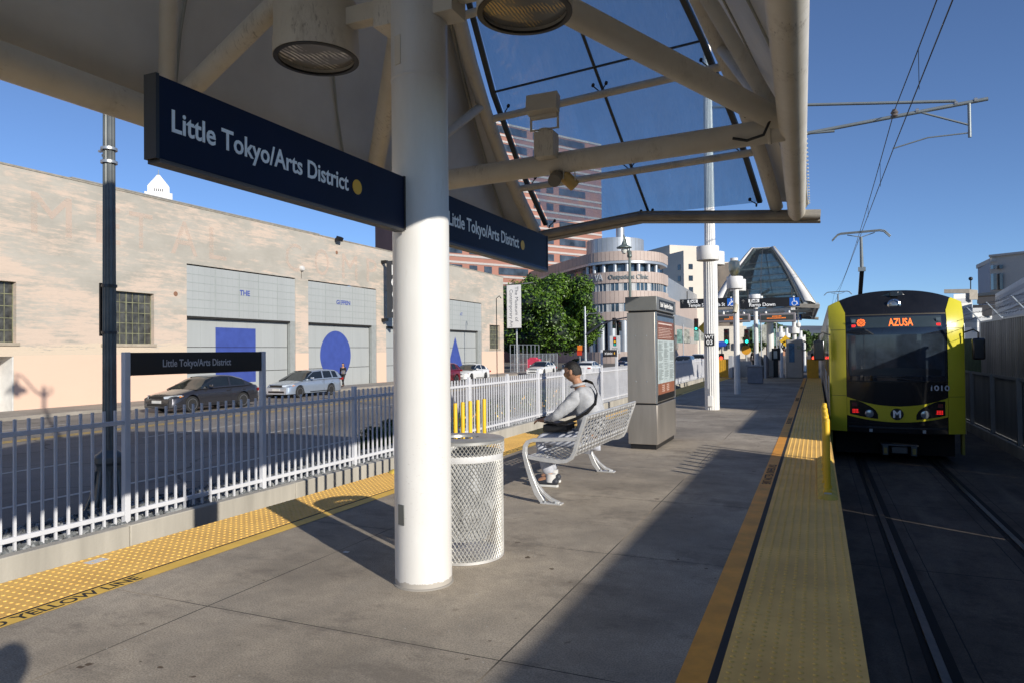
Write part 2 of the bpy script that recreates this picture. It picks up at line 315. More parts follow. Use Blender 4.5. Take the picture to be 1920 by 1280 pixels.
# road paint
mYl = M('yellow road paint', (0.62, 0.40, 0.06), 0.7, var=0.35, scale=9); mWl = M('white road paint', (0.55, 0.54, 0.5), 0.7, var=0.35, scale=9)
def stripe(name, x, y0, y1, w, mat, dash=None, z=-0.9995):
    b = MB(); yy = y0
    while yy < y1:
        e = min(y1, yy + (dash[0] if dash else y1-y0)); b.add([(x-w, yy, z), (x+w, yy, z), (x+w, e, z), (x-w, e, z)], [(0, 1, 2, 3)]); yy = e + (dash[1] if dash else 1)
    return struct(b.B(name, mat, smooth=False, fixn=False))
stripe('yellow_lane_line', -22.1, -20, 120, 0.07, mYl); stripe('yellow_lane_line', -21.8, -20, 120, 0.07, mYl)
stripe('white_lane_line', -19.0, 15, 120, 0.07, mWl); stripe('white_lane_line', -16.1, -20, 11, 0.07, mWl); stripe('white_lane_line', -12.4, -20, 120, 0.07, mWl)
stripe('white_lane_line', -25.6, -10, 120, 0.06, mWl, (3, 9)); stripe('white_lane_line', -16.1, 17, 120, 0.06, mWl, (3, 8))
# tactile strips with real domes
def strip(name, x0, x1, y0, y1, side):
    b = MB(); y = y0
    while y < y1:
        e = min(y+1.22, y1); b.box(x0, x1, y+0.002, e-0.002, -0.002, 0.006); y = e
    struct(b.B(name, mTact, smooth=False))
    d = MB(); n = 8; sp = 0.0615; cols = int((x1-x0-0.02)/sp); yy = y0+0.03
    rings = [[(r*cos(2*pi*j/n), r*sin(2*pi*j/n), z) for j in range(n)] for r, z in ((0.0125, 0.006), (0.0105, 0.0100), (0.006, 0.0116))]
    base = rings[0]+rings[1]+rings[2]; fs = [(i*n+j, i*n+(j+1) % n, (i+1)*n+(j+1) % n, (i+1)*n+j) for i in range(2) for j in range(n)] + [tuple(range(2*n, 3*n))]
    while yy < y1:
        for c in range(cols+1):
            xx = x0 + (x1-x0-cols*sp)/2 + c*sp; d.add([(xx+p[0], yy+p[1], p[2]) for p in base], fs)
        yy += sp
    o = d.B(name.replace('strip', 'domes'), mDome, fixn=False); struct(o, 'structure')
strip('tactile_strip', -0.432, 0.197, 0.5, 38.9, 1)
strip('tactile_strip', -4.965, -4.315, 0.6, 38.9, -1)
# edge bands with lettering
for x0, x1, g0, g1 in ((-0.605, -0.472, -0.472, -0.434), (-4.16, -4.29, -4.29, -4.313)):
    struct(MB().add([(min(x0, x1), -2, 0.004), (max(x0, x1), -2, 0.004), (max(x0, x1), 38.9, 0.004), (min(x0, x1), 38.9, 0.004)], [(0, 1, 2, 3)]).B('edge_line', mEdgeShade if x0 > -1 else mEdgeSun, smooth=False, fixn=False))
    struct(MB().box(min(g0, g1), max(g0, g1), -2, 38.9, -0.003, 0.0045).B('edge_joint', M('dark edge sealant', (0.018, 0.018, 0.02), 0.8, var=0.3), smooth=False))
mStencil = M('black stencil paint', (0.03, 0.026, 0.02), 0.8, var=0.3)
for y0 in (9.62, 16.4, 23.0, 29.6):
    struct(text('STAY BEHIND YELLOW LINE', 'stencil_text', mStencil, 0.128, (-0.578, y0, 0.0045), (0, -1, 0), (1, 0, 0), off=0.002, depth=0.0006, sx=0.86))
for y1 in (3.30, 10.2, 17.0, 24.0):
    struct(text('STAY BEHIND YELLOW LINE', 'stencil_text', mStencil, 0.128, (-4.182, y1, 0.0045), (0, 1, 0), (-1, 0, 0), align='RIGHT', off=0.002, depth=0.0006, sx=1.0))
# rails
for x in (0.85, 2.31, -5.75, -7.2):
    r_ = MB().box(x-0.036, x+0.036, -12, 240, -0.995, -0.972); struct(r_.B('rail', mRail, smooth=False, bevel=0.006))
    struct(MB().box(x-0.09, x-0.04, -12, 240, -0.994, -0.990).box(x+0.04, x+0.12, -12, 240, -0.994, -0.990).B('rail_flangeway', M('flangeway black', (0.008, 0.007, 0.006), 0.9), smooth=False))
MTN = MB(); rr = random.Random(3); n = 60
pts = []
for i in range(n+1):
    a = radians(-20 + 75*i/n); d = 5200; x = -d*sin(a-radians(12)); yv = d*cos(a-radians(12))
    h = 190 + 50*sin(i*0.37) + 30*sin(i*0.9+1) + 16*rr.random(); pts.append((x, yv, h))
vs = []; 
for x, yv, h in pts: vs += [(x, yv, -1.2), (x*1.02, yv*1.02, h*0.55), (x*1.10, yv*1.10, h)]
fs = []
for i in range(n): fs += [(i*3, i*3+3, i*3+4, i*3+1), (i*3+1, i*3+4, i*3+5, i*3+2)]
struct(MTN.add(vs, fs).B('hills', M('hazy hill blue', (0.12, 0.14, 0.17), 1.0, var=0.25, scale=0.004), fixn=False))  # distance haze put into the bluish hill colour

# ================= CANOPY =================
def qpt(a, b, t, bulge):
    a, b = V(a), V(b); return a.lerp(b, t) + V(bulge)*4*t*(1-t)
def canopy(cx, cy, label, near=True):
    kb = 1.0 if near else 0.35
    """cx, cy : column foot. Tent roof on one column: eave pipes, rafters, side panels, glass hips."""
    T = thing('station_canopy', label, 'canopy', (cx, cy, 0), group='platform canopies')
    sg = 24 if near else 12; mG = mRoofGlass if near else mFarGlass; mS = mBeige if near else M('pale grey far tubes', (0.55, 0.56, 0.55), .35)
    RX, LX, ZR, ZL, HL = cx+2.16, cx-2.16, 3.42, 3.315, 6.7
    RL = (cx-0.785, cx+0.31); ZT = 6.83; RY = 1.0
    MB().tube((cx, cy, 0.0), (cx, cy, 6.3 if near else 4.4), 0.186, n=64).B('column', mColumn, T)
    if near:
        # worn grey cover plates on the column
        for z, h, mm in ((0.47, 0.13, M('dull cover plate', (0.16, 0.17, 0.165), 0.5, 0.3)), (3.45, 0.19, mBeige)):
            a = -1.87; MB().obox((cx+0.187*cos(a), cy+0.187*sin(a), z), (0.028*-sin(a), 0.028*cos(a), 0), (0.003*cos(a), 0.003*sin(a), 0), (0, 0, h/2)).B('cover_plate', mm, T, bevel=0.002)
        # weld collars and bolted flange on the column
        MB().lathe([(0.1865, 3.28), (0.190, 3.285), (0.190, 3.295), (0.1865, 3.30)], (cx, cy, 0), 48).B('weld_ring', mWhite, T)
        MB().lathe([(0.197, 0.0), (0.195, 0.006), (0.187, 0.010)], (cx, cy, 0), 40).B('base_ring', M('base grout', (0.3, 0.28, 0.25), 0.9), T)
    MB().tube((LX, cy-HL, ZL), (LX, cy+HL, ZL), 0.115, n=sg).B('eave_pipe', mS, T)
    MB().tube((RX+.22, cy-HL, ZR), (RX, cy+HL, ZR), 0.115, n=sg).B('eave_pipe', mS, T)
    for s in (-1, 1):
        MB().tube((LX, cy+s*2.54, ZL), (RX, cy+s*2.54, ZR), 0.105, n=sg).B('tie_beam', mS, T)
        MB().tube((cx, cy, 4.3), (RX, cy+s*2.54, ZR+.05), 0.10, n=sg).B('brace', mS, T)
        MB().tube((cx, cy, 4.3), (LX, cy+s*2.54, ZL+.05), 0.09, n=sg).B('brace', mS, T)
        MB().tube((LX, cy-0.155, ZL+.05), *(((RL[0], cy-1.21, ZT-.1), 0.062) if s < 0 else ((cx, cy, 4.75), 0.075)), n=sg).B('roof_strut', mS, T)
        MB().tube((RX, cy+s*2.54, ZR), (RL[1], cy+s*RY, ZT), 0.062, n=sg).B('roof_strut', mS, T)
        # hip rafters (arched) and the glazed hip between them
        A = (cx-1.84, cy+s*HL, 3.47); Bq = (cx+1.895, cy+s*HL, 3.525); A1 = (RL[0]+.1, cy+s*RY, ZT); B1 = (RL[1]-.1, cy+s*RY, ZT); BL = (-0.42*kb, s*0.22*kb, 0.10*kb); BR = (0.16*kb, s*0.32*kb, 0.32*kb)
        for P0, P1, bb in ((A, A1, BL), (Bq, B1, BR)):
            MB().path([qpt(P0, P1, t/8, bb) for t in range(9)], 0.092, sg).B('hip_rafter', mS, T)
            e = qpt(P0, P1, 0.40, bb); nd = (LX if P0 is A else RX, cy+s*2.54, ZL if P0 is A else ZR)
            MB().tube(e, nd, 0.058, n=sg).B('brace', mS, T)
        for t in (0.15, 0.36, 0.60):
            MB().tube(qpt(A, A1, t, BL), qpt(Bq, B1, t, BR), 0.05, n=sg).B('purlin', mS, T)
        o = V((0, s*0.11, 0.13)); ts = (0.0, 0.20, 0.41, 0.66, 0.98)
        fr = MB()
        for i in range(4):
            for u0, u1 in ((0.05, 0.5), (0.5, 0.95)):
                g = MB(); a0, a1 = qpt(A, A1, ts[i], BL)+o, qpt(A, A1, ts[i+1], BL)+o; b0, b1 = qpt(Bq, B1, ts[i], BR)+o, qpt(Bq, B1, ts[i+1], BR)+o
                e = 0.006
                c = [a0.lerp(b0, u0+e), a0.lerp(b0, u1-e), a1.lerp(b1, u1-e), a1.lerp(b1, u0+e)]
                g.add(c, [(0, 1, 2, 3)]); g.B('glass_pane', mG, T, smooth=False, fixn=False)
            a0, a1 = qpt(A, A1, ts[i], BL)+o, qpt(A, A1, ts[i+1], BL)+o; b0, b1 = qpt(Bq, B1, ts[i], BR)+o, qpt(Bq, B1, ts[i+1], BR)+o
            fr.bar(a0.lerp(b0, .5), a1.lerp(b1, .5), 0.036, 0.02); fr.bar(a1.lerp(b1, .05), a1.lerp(b1, .95), 0.03, 0.02)
            for u in (0.05, 0.95): fr.bar(a0.lerp(b0, u-.012), a1.lerp(b1, u-.012), 0.07, 0.05)
            if i in (0, 1, 2):
                for u in (0.07, 0.5, 0.93):
                    tt = (0.01, 0.15, 0.36)[i]; c0 = qpt(A, A1, tt, BL).lerp(qpt(Bq, B1, tt, BR), u); nn = V((0, s*0.6, 0.8)); cc = c0 + nn*0.05
                    sp = MB(); sp.tube(c0, cc, 0.014, n=6)
                    for dx in (-0.09, 0.09):
                        for q in ((-0.05,) if i == 0 else (-0.07, 0.09)):
                            if (u < .1 and dx < 0) or (u > .9 and dx > 0): continue
                            q_ = abs(q) if i == 0 else q
                            e2 = cc + V((dx, -s*q_*0.75, q_*0.6)) + nn*0.035; sp.tube(cc, e2, 0.008, n=6); sp.tube(e2, e2+nn*0.035, 0.022, n=8)
                    sp.B('glass_clamp', M('dark clamp steel', (0.035, 0.03, 0.027), 0.45, 0.6), T)
        fr.B('glazing_bar', M('dull glazing bar', (0.07, 0.075, 0.075), .6), T)
        # gutter: a shallow inverted V trough projecting past the right eave
        y = cy + s*(HL+0.02); gp = [V((cx-2.08, y, 3.315)), V((cx-0.08, y, 3.525)), V((RX+0.31, y, 3.315))]
        gt = MB()
        for p, q in zip(gp, gp[1:]):
            gt.bar(p+V((0, s*.02, -.03)), q+V((0, s*.02, -.03)), 0.20, 0.012); gt.bar(p+V((0, s*.12, .05)), q+V((0, s*.12, .05)), 0.012, 0.17)
            gt.bar(p+V((0, -s*.075, .05)), q+V((0, -s*.075, .05)), 0.012, 0.15)
            gt.tube(p+V((0, -s*.13, .03)), q+V((0, -s*.13, .03)), 0.055, n=12)
        gt.B('gutter', M('gutter metal', (0.33, 0.30, 0.25), 0.5, 0.2, var=0.3, scale=3), T)
    # opaque side panels, sheets with raised seams, outside the rafters
    for X0, z0, X1, sgn in ((LX-0.14, ZL+0.10, RL[0]-0.02, -1), (RX+0.14, ZR+0.10, RL[1]+0.02, 1)):
        pm = MB(); n = 9
        def pp(u, t):     # u along the ridge, t up the slope (arched like the rafters)
            yy = (1-t)*(cy-HL+2*HL*u) + t*(cy-RY+2*RY*u); b_ = 4*t*(1-t)
            return V((X0+(X1-X0)*t + sgn*(0.10 if sgn > 0 else .3)*b_*kb, yy + (2*u-1)*0.24*b_*kb, z0+(ZT+0.12-z0)*t+0.10*b_*kb))
        m_ = 12; vs = [pp(i/m_, j/n) for i in range(m_+1) for j in range(n+1)]; k = n+1
        fs = [(i*k+j, i*k+j+1, (i+1)*k+j+1, (i+1)*k+j) for i in range(m_) for j in range(n)]
        pm.add(vs, fs); q = pm.B('roof_panel', mPanel, T); md = q.modifiers.new('solid', 'SOLIDIFY'); md.thickness = 0.03; md.offset = 0
        for e_, s2 in ((0, -1), (1, 1)):      # hip filler sheets up to the glass
            P0 = (cx-1.84, cy+s2*HL, 3.47) if sgn < 0 else (cx+1.895, cy+s2*HL, 3.525); P1 = ((RL[0]+.1) if sgn < 0 else (RL[1]-.1), cy+s2*RY, ZT)
            bb = (-0.42*kb, s2*0.22*kb, 0.10*kb) if sgn < 0 else (0.16*kb, s2*0.32*kb, 0.32*kb)
            fm = MB(); vs = []
            for i in range(13):
                t = i/12; q0 = pp(e_, t); q1 = qpt(P0, P1, t, bb)+V((-sgn*.02, s2*.11, .12)); vs += [q0, q0.lerp(q1, .5)+V((sgn*.03, s2*.03, .03)), q1]
            fm.add(vs, [(3*i+j, 3*i+j+1, 3*i+j+4, 3*i+j+3) for i in range(12) for j in (0, 1)])
            q = fm.B('hip_sheet', mPanel, T); md = q.modifiers.new('solid', 'SOLIDIFY'); md.thickness = .02; md.offset = 0
        sm = MB()
        for u in (1/6, 2/6, 3/6, 4/6, 5/6): sm.path([pp(u, t/6)-V((sgn*0.024, 0, 0.008)) for t in range(7)], 0.012, 6)
        for u in (0.004, 0.996):
            sm.path([pp(u, t/6)+V((0, 0, 0.02)) for t in range(7)], 0.035, 8)
        sm.B('panel_seam', M('panel seam strip', (0.42, 0.40, 0.33), 0.5), T)
        dr = MB(); ex = 0.10 if sgn > 0 else 0; dr.bar((X0+sgn*.01+ex, cy-HL, z0+.01), (X0+sgn*.01-ex*.3, cy+HL, z0+.01), 0.03, 0.07)
        yy = cy-HL
        while yy < cy+HL: dr.sphere((X0+sgn*0.03, yy, z0+.01), 0.012, 6, 4); yy += 0.17
        dr.B('drip_edge', M('eave trim', (0.55, 0.53, 0.48), 0.45, 0.3), T)
    if near:
        for s in (-1, 1):
            for X_, Z_, q_ in ((LX+.12, ZL, 1), (RX-.12, ZR, -1)): MB().lathe([(.112, -.015), (.118, -.01), (.118, .01), (.112, .015)], (X_, cy+s*2.54, Z_+ .0), 24, ax='x').B('weld_collar', mBeige, T)
        MB().path([(RX-.42, cy+2.42, ZR-.06), (RX-.30, cy+2.40, ZR-.10), (RX-.16, cy+2.36, ZR-.08), (RX-.11, cy+2.34, ZR+.02), (RX-.18, cy+2.40, ZR+.12), (RX-.32, cy+2.46, ZR+.13)], .013, 8).B('cable_loop', mBlack, T)
    MB().box(RL[0]-.05, RL[1]+.05, cy-RY-.1, cy+RY+.1, ZT+.04, ZT+.12).B('ridge_cap', mPanel, T)
    return T
canopy(-2.385, 3.955, 'near cream tubular tent canopy over the platform, glass hip end, on the big white column')
canopy(-2.30, 40.6, 'far small glass and white tube canopy at the end of the platform', False)

# station signs hanging either side of the column
def station_sign(y0, y1, label, tx, size):
    T = thing('station_sign', label, 'sign', (-2.385, (y0+y1)/2, 2.45), group='navy station name signs')
    MB().box(-2.445, -2.387, y0, y1, 2.285, 2.62).B('sign_board', mNavy, T, bevel=0.004)
    MB().box(-2.450, -2.382, y0-0.004, y0+0.012, 2.282, 2.623).B('end_cap', mBlack, T)
    MB().box(-2.450, -2.382, y1-.012, y1+.004, 2.282, 2.623).B('end_cap', mBlack, T)
    MB().box(-2.450, -2.382, y0+.013, y1-.013, 2.268, 2.2845).B('bottom_trim', mBlack, T)
    text('Little Tokyo/Arts District', 'lettering', mTxt, size, (-2.3865, tx[0], 2.41), (0, 1, 0), (0, 0, 1), T, off=0.0022, depth=0.0015, fit=tx[1]-tx[0])
    MB().tube((-2.3865, tx[2], 2.447), (-2.3835, tx[2], 2.447), 0.042, n=28).B('yellow_dot', mYDot, T)
    return T
station_sign(1.945, 3.765, 'large navy station name sign left of the white column, nearest the camera', (2.012, 3.177, 3.262), 0.128)
station_sign(4.145, 6.33, 'navy station name sign just right of the white column, its end free', (4.33, 5.61, 5.70), 0.14)
# ================= PLATFORM OBJECTS =================
# canopy drum lamps on the column
def drum_lamp(x, z, label, warm):
    T = thing('drum_lamp', label, 'lamp', (x, 3.955, z), group='drum lamps on the canopy column')
    s = -1 if x < -2.4 else 1
    MB().lathe([(0.0, 0.40), (0.27, 0.40), (0.292, 0.385), (0.295, 0.12), (0.300, 0.118), (0.300, 0.0), (0.272, 0.0), (0.27, 0.09)], (x, 3.955, z), 48).B('lamp_drum', mBeige, T)
    MB().lathe([(0.296, -0.006), (0.296, 0.006), (0.262, 0.008), (0.262, -0.008), (0.296, -0.006)], (x, 3.955, z), 48).B('lamp_rim', mBlack, T)
    g = MB().lathe([(0.0, 0.03), (0.262, 0.03)], (x, 3.955, z), 40)
    m = _mc.get('lens%d' % warm)
    if not m:
        m, N, L, b = nodes('lens%d' % warm); tc = N.new('ShaderNodeTexCoord'); w = N.new('ShaderNodeTexWave'); w.inputs['Scale'].default_value = 9 if not warm else 14; w.inputs['Distortion'].default_value = 3.5; w.inputs['Detail'].default_value = 2
        L.new(tc.outputs['Object'], w.inputs['Vector']); c = _mix(N, L, _ramp(N, L, w.outputs['Fac'], 0.3, 0.75), (0.16, 0.15, 0.13), (0.85, 0.82, 0.74) if not warm else (0.80, 0.56, 0.22)); n_ = _noise(N, L, tc.outputs['Object'], 5, 3)
        c = _mix(N, L, _ramp(N, L, n_, 0.42, 0.55), c, (0.22, 0.21, 0.19)); L.new(c, b.inputs['Base Color']); b.inputs['Roughness'].default_value = 0.2
    g.B('lens', m, T)
    MB().box(min(x+s*-.29, -2.385+s*.19), max(x+s*-.29, -2.385+s*.19), 3.905, 4.005, z+.17, z+.29).B('lamp_arm', mBeige, T, bevel=0.004)
    MB().box(min(-2.385+s*.15, -2.385+s*.30), max(-2.385+s*.15, -2.385+s*.30), 3.86, 4.05, z+.08, z+.42).B('arm_bracket', mBeige, T, bevel=0.004)
drum_lamp(-3.235, 3.60, 'round drum lamp left of the column top, ribbed clear lens', 0)
drum_lamp(-1.625, 3.60, 'round drum lamp right of the column top, amber lens', 1)
# floodlight box and two spot cylinders on the tie beam
T = thing('floodlight', 'square cream floodlight with open flap, above the tie beam', 'floodlight', (-2.25, 6.05, 3.45))
MB().box(-2.37, -2.17, 5.93, 6.10, 3.28, 3.53).B('control_box', mBeige, T, bevel=0.006)
MB().tube((-2.27, 6.0, 3.53), (-2.27, 6.0, 3.56), 0.07).B('swivel', mBeige, T)
b = MB(); 
for x in (-2.41, -2.13): b.bar((x, 5.97, 3.56), (x, 5.97, 3.70), 0.02, 0.012)
b.bar((-2.42, 5.97, 3.555), (-2.12, 5.97, 3.555), 0.02, 0.012).B('yoke', mBeige, T)
MB().tube((-2.41, 5.97, 3.69), (-2.13, 5.97, 3.69), 0.035).obox((-2.27, 5.93, 3.79), (0.16, 0, 0), (0, 0.015, 0.085), (0, 0.05, -0.012)).B('flood_head', mBeige, T, bevel=0.004)
for x, yv, lab, dx, dy, mm in ((-2.20, 6.10, 'dull grey spotlight cylinder under the tie beam, end facing the camera', 0.02, -0.13, M('spot grey', (0.2, 0.17, 0.13), 0.5)), (-2.12, 6.20, 'yellowed spotlight cylinder tilted down behind the grey one', 0.05, 0.06, M('spot amber', (0.55, 0.36, 0.12), 0.45))):
    T = thing('spotlight', lab, 'spotlight', (x, yv, 3.1), group='spotlight cylinders on the tie beam')
    MB().tube((x-dx, yv-dy*.6, 3.17), (x+dx, yv+dy, 3.06), 0.062, n=24).B('spot_body', mm, T, bevel=0.003)
    MB().path([(x-.07, yv, 3.10), (x-.07, yv, 3.22), (x+.07, yv, 3.22), (x+.07, yv, 3.10)], 0.007, 6).B('spot_bracket', mBeige, T)
for o in COL.objects:
    if o.parent is None and o.get('category') in ('floodlight', 'spotlight'): o.location = (o.location[0]*1.055, o.location[1]*1.055, 1.5+(o.location[2]-1.5)*1.055)
# ---- litter bin of expanded metal ----
T = thing('litter_bin', 'round silver expanded metal litter bin with bag, beside the white column', 'litter bin', (-2.43, 4.60, 0))
def mesh_wall(cx, cy, z0, z1, R, nc, nr, r=0.0028):
    b = MB()
    for c in range(nc):
        pts = []
        for k in range(nr+1):
            a = 2*pi*(c + (0.5 if k % 2 else 0.0) + 0.0)/nc; zz = z0+(z1-z0)*k/nr
            pts.append((cx+R*cos(a), cy+R*sin(a), zz))
        b.path(pts, r, 4, caps=False)
        pts = [(cx+R*cos(2*pi*(c + (-0.5 if k % 2 else 0.0))/nc), cy+R*sin(2*pi*(c + (-0.5 if k % 2 else 0.0))/nc), z0+(z1-z0)*k/nr) for k in range(nr+1)]
        b.path(pts, r, 4, caps=False)
    return b
mExp = M('coated expanded metal', (0.56, 0.55, 0.51), 0.42, 0.35, var=0.25, scale=9)
mesh_wall(-2.43, 4.60, 0.02, 0.72, 0.30, 66, 30, 0.0031).B('mesh_wall', mExp, T, fixn=False)
mesh_wall(-2.43, 4.60, 0.765, 0.845, 0.309, 66, 4, 0.0034).B('lid_mesh', mExp, T, fixn=False)
MB().lathe([(0.303, 0.0), (0.303, 0.02), (0.29, 0.02), (0.0, 0.02)], (-2.43, 4.60, 0.004), 40).B('bin_base', mAlu, T)
MB().lathe([(0.30, 0.715), (0.303, 0.72), (0.303, 0.765), (0.297, 0.765), (0.297, 0.716)], (-2.43, 4.60, 0), 48).B('bag_hem', M('white liner hem', (0.66, 0.66, 0.66), .4, var=.1, scale=20), T)
MB().lathe([(0.12, 0.855), (0.30, 0.852), (0.312, 0.842), (0.312, 0.862), (0.30, 0.868), (0.125, 0.872), (0.12, 0.855)], (-2.43, 4.60, 0), 56).B('lid', M('worn lid metal', (0.5, 0.5, 0.48), 0.4, 0.55, var=0.2, scale=7), T)
bg = MB(); n = 40; rows = 12; vs = []; rr = random.Random(5)
for i in range(rows+1):
    t = i/rows; zz = 0.755-0.62*t
    for j in range(n):
        a = 2*pi*j/n; w = 0.285-0.10*max(0, t-0.45)/0.55 + (0.010*sin(7*a+t*3)+0.008*sin(13*a-t*5))*min(1, t*3)
        vs.append((-2.43+w*cos(a), 4.60+w*sin(a), zz))
bg.add(vs, [(i*n+j, i*n+(j+1) % n, (i+1)*n+(j+1) % n, (i+1)*n+j) for i in range(rows) for j in range(n)] + [tuple(range(rows*n, rows*n+n))])
bg.B('bin_bag', M('grey translucent liner', (0.40, 0.41, 0.42), 0.35, var=0.3, scale=6), T)
MB().lathe([(0.0, .60), (0.20, 0.61), (0.262, 0.64), (0.262, 0.60), (0, .56)], (-2.43, 4.60, 0), 20).B('rubbish', M('dark bin fill', (0.05, 0.045, 0.04), 0.8, var=0.7, scale=30), T)  # added dark disc, keeps the lid hole from showing bright
# ---- bench ----
T = thing('bench', 'silver cast metal bench with perforated seat and back, man seated on it', 'bench', (-2.4, 7.4, 0))
prof_frame = [(-2.692, .50), (-2.685, .56), (-2.655, .602), (-2.60, .622), (-2.37, .636), (-2.135, .650)]
def ribbon(b, pts, w, y, dy):      # flat cast bar following pts in the XZ plane
    for k, (p, q) in enumerate(zip(pts, pts[1:])):
        w0, w1 = (w[k], w[k+1]) if isinstance(w, list) else (w, w)
        d = (V((q[0], 0, q[1]))-V((p[0], 0, p[1]))).normalized(); nn = V((-d.z, 0, d.x))
        d0 = d if k == 0 else (V((p[0], 0, p[1]))-V((pts[k-1][0], 0, pts[k-1][1]))).normalized()
        d1 = d if k == len(pts)-2 else (V((pts[k+2][0], 0, pts[k+2][1]))-V((q[0], 0, q[1]))).normalized()
        n0 = (V((-d0.z, 0, d0.x))+nn).normalized(); n1 = (nn+V((-d1.z, 0, d1.x))).normalized()
        P, Q = V((p[0], y, p[1])), V((q[0], y, q[1]))
        b.add([P-n0*w0/2+V((0, -dy, 0)), P+n0*w0/2+V((0, -dy, 0)), Q+n1*w1/2+V((0, -dy, 0)), Q-n1*w1/2+V((0, -dy, 0)), P-n0*w0/2+V((0, dy, 0)), P+n0*w0/2+V((0, dy, 0)), Q+n1*w1/2+V((0, dy, 0)), Q-n1*w1/2+V((0, dy, 0))], [(0, 1, 2, 3), (7, 6, 5, 4), (0, 3, 7, 4), (1, 5, 6, 2)] + ([(0, 4, 5, 1)] if k == 0 else []) + ([(3, 2, 6, 7)] if k == len(pts)-2 else []))
    return b
for y in (6.43, 8.37):
    b = MB()
    ribbon(b, [(-2.045, .874), (-2.075, .79), (-2.13, .64), (-2.165, .52), (-2.20, .46), (-2.25, .432), (-2.33, .42), (-2.50, .432), (-2.655, .452)], 0.038, y, 0.026)
    ribbon(b, prof_frame[::-1] + [(-2.688, .47), (-2.665, .38), (-2.62, .24), (-2.56, .10), (-2.50, .018)], [.036, .036, .036, .037, .038, .04, .044, .048, .052, .06, .05], y, 0.026)
    ribbon(b, [(-2.64, .33), (-2.58, .205), (-2.50, .105), (-2.42, .045), (-2.33, .014)], [.02, .022, .026, .03, .028], y, 0.024)
    b.box(-2.52, -2.30, y-0.045, y+0.045, 0.0, 0.016)
    fr = b.B('bench_leg_frame', mAlu, T, bevel=0.004, fixn=False)
    for x in (-2.47, -2.36): MB().lathe([(0.0, .034), (0.012, .034), (0.016, .016)], (x, y-.028, 0), 8).B('anchor_bolt', mGalv, fr)
def perforated(prof, y0, y1, pitch, name):
    # profile points in XZ resampled to the pitch; staggered hex holes cut in the sheet
    P = [V((p[0], 0, p[1])) for p in prof]; seg = [0]
    for a, c in zip(P, P[1:]): seg.append(seg[-1]+(c-a).length)
    def at(s_):
        s_ = max(0, min(seg[-1], s_))
        for k in range(len(P)-1):
            if s_ <= seg[k+1] or k == len(P)-2: return P[k].lerp(P[k+1], (s_-seg[k])/(seg[k+1]-seg[k]))
    rows = int(seg[-1]/pitch); ph = seg[-1]/rows; cols = int((y1-y0)/(pitch*2.4)); pw = (y1-y0)/cols; b = MB()
    def pt(u, s_): q = at(s_); return (q.x, y0+u, q.z)
    for r in range(rows):
        off = 0.5*pw if r % 2 else 0
        if off: b.add([pt(0, r*ph), pt(off, r*ph), pt(off, (r+1)*ph), pt(0, (r+1)*ph)], [(0, 1, 2, 3)]); b.add([pt(y1-y0-off, r*ph), pt(y1-y0, r*ph), pt(y1-y0, (r+1)*ph), pt(y1-y0-off, (r+1)*ph)], [(0, 1, 2, 3)])
        for c in range(cols-(1 if off else 0)):
            u0 = c*pw+off; s0 = r*ph
            if r in (0, rows-1): b.add([pt(u0, s0), pt(u0+pw, s0), pt(u0+pw, s0+ph), pt(u0, s0+ph)], [(0, 1, 2, 3)]); continue
            o_ = [(0, 0), (.5, 0), (1, 0), (1, .5), (1, 1), (.5, 1), (0, 1), (0, .5)]; i_ = [(.5+.40*cos(a_), .5+.38*sin(a_)) for a_ in [radians(k) for k in (225, 270, 315, 0, 45, 90, 135, 180)]]
            b.add([pt(u0+u*pw, s0+v*ph) for u, v in o_] + [pt(u0+u*pw, s0+v*ph) for u, v in i_], [(k, (k+1) % 8, 8+(k+1) % 8, 8+k) for k in range(8)])
    o = b.B(name, mAlu, T, fixn=False); md = o.modifiers.new('solid', 'SOLIDIFY'); md.thickness = 0.004
    return o
perforated([(-2.038, .865), (-2.075, .77), (-2.12, .645), (-2.158, .535)], 6.46, 8.34, 0.043, 'backrest')
perforated([(-2.158, .53), (-2.185, .478), (-2.235, .448), (-2.33, .436), (-2.50, .448), (-2.64, .462)], 6.46, 8.34, 0.043, 'seat')
b = MB().tube((-2.036, 6.45, .877), (-2.036, 8.35, .877), 0.014, n=12); b.B('top_rail', mAlu, T)
MB().tube((-2.65, 6.45, .455), (-2.65, 8.35, .455), 0.012, n=12).B('front_rail', mAlu, T)
# ---- delineator posts ----
mDel = M('yellow plastic post', (0.80, 0.50, 0.02), 0.5, var=0.1, scale=5); mDelB = M('yellow rubber base', (0.66, 0.47, 0.08), 0.75, var=0.25, scale=8, bump=0.3, bscale=80)
def delineators(x, y0, n, sp, h, label, grp):
    y1 = y0+(n-1)*sp; T = thing('delineator_rail', label, 'delineator', (x, y0, 0), group='yellow delineator rows')
    w = 0.095; b = MB(); pr = [(x-w, .006), (x-w*.8, .03), (x-.03, .05), (x+.03, .05), (x+w*.8, .03), (x+w, .006)]
    b.prism([(p[0], y0-.10, p[1]) for p in pr], (0, y1-y0+.20, 0))
    b.lathe([(w, .006), (w*.8, .03), (.03, .05), (0, .05)], (x, y0-.10, 0), 20)
    b.B('rubber_base', mDelB, T)
    for k in range(n):
        y = y0+k*sp; jit = 0.006*sin(k*2.3)
        p = MB().lathe([(0.045, .045), (0.040, .075), (0.030, .085), (0.030, h-.02), (0.026, h-.002), (0.020, h), (0, h)], (x+jit, y, 0), 20).B('post', mDel, T)
        MB().box(x-.035, x+.035, y-.1, y-.045, .05, .056).B('reflector', M('base reflector', (0.55, 0.55, 0.5), 0.3), T) if k == 0 else None
    return T
delineators(0.085, 7.72, 10, 0.28, 0.77, 'row of yellow plastic posts on the right tactile edge beside the track', '')
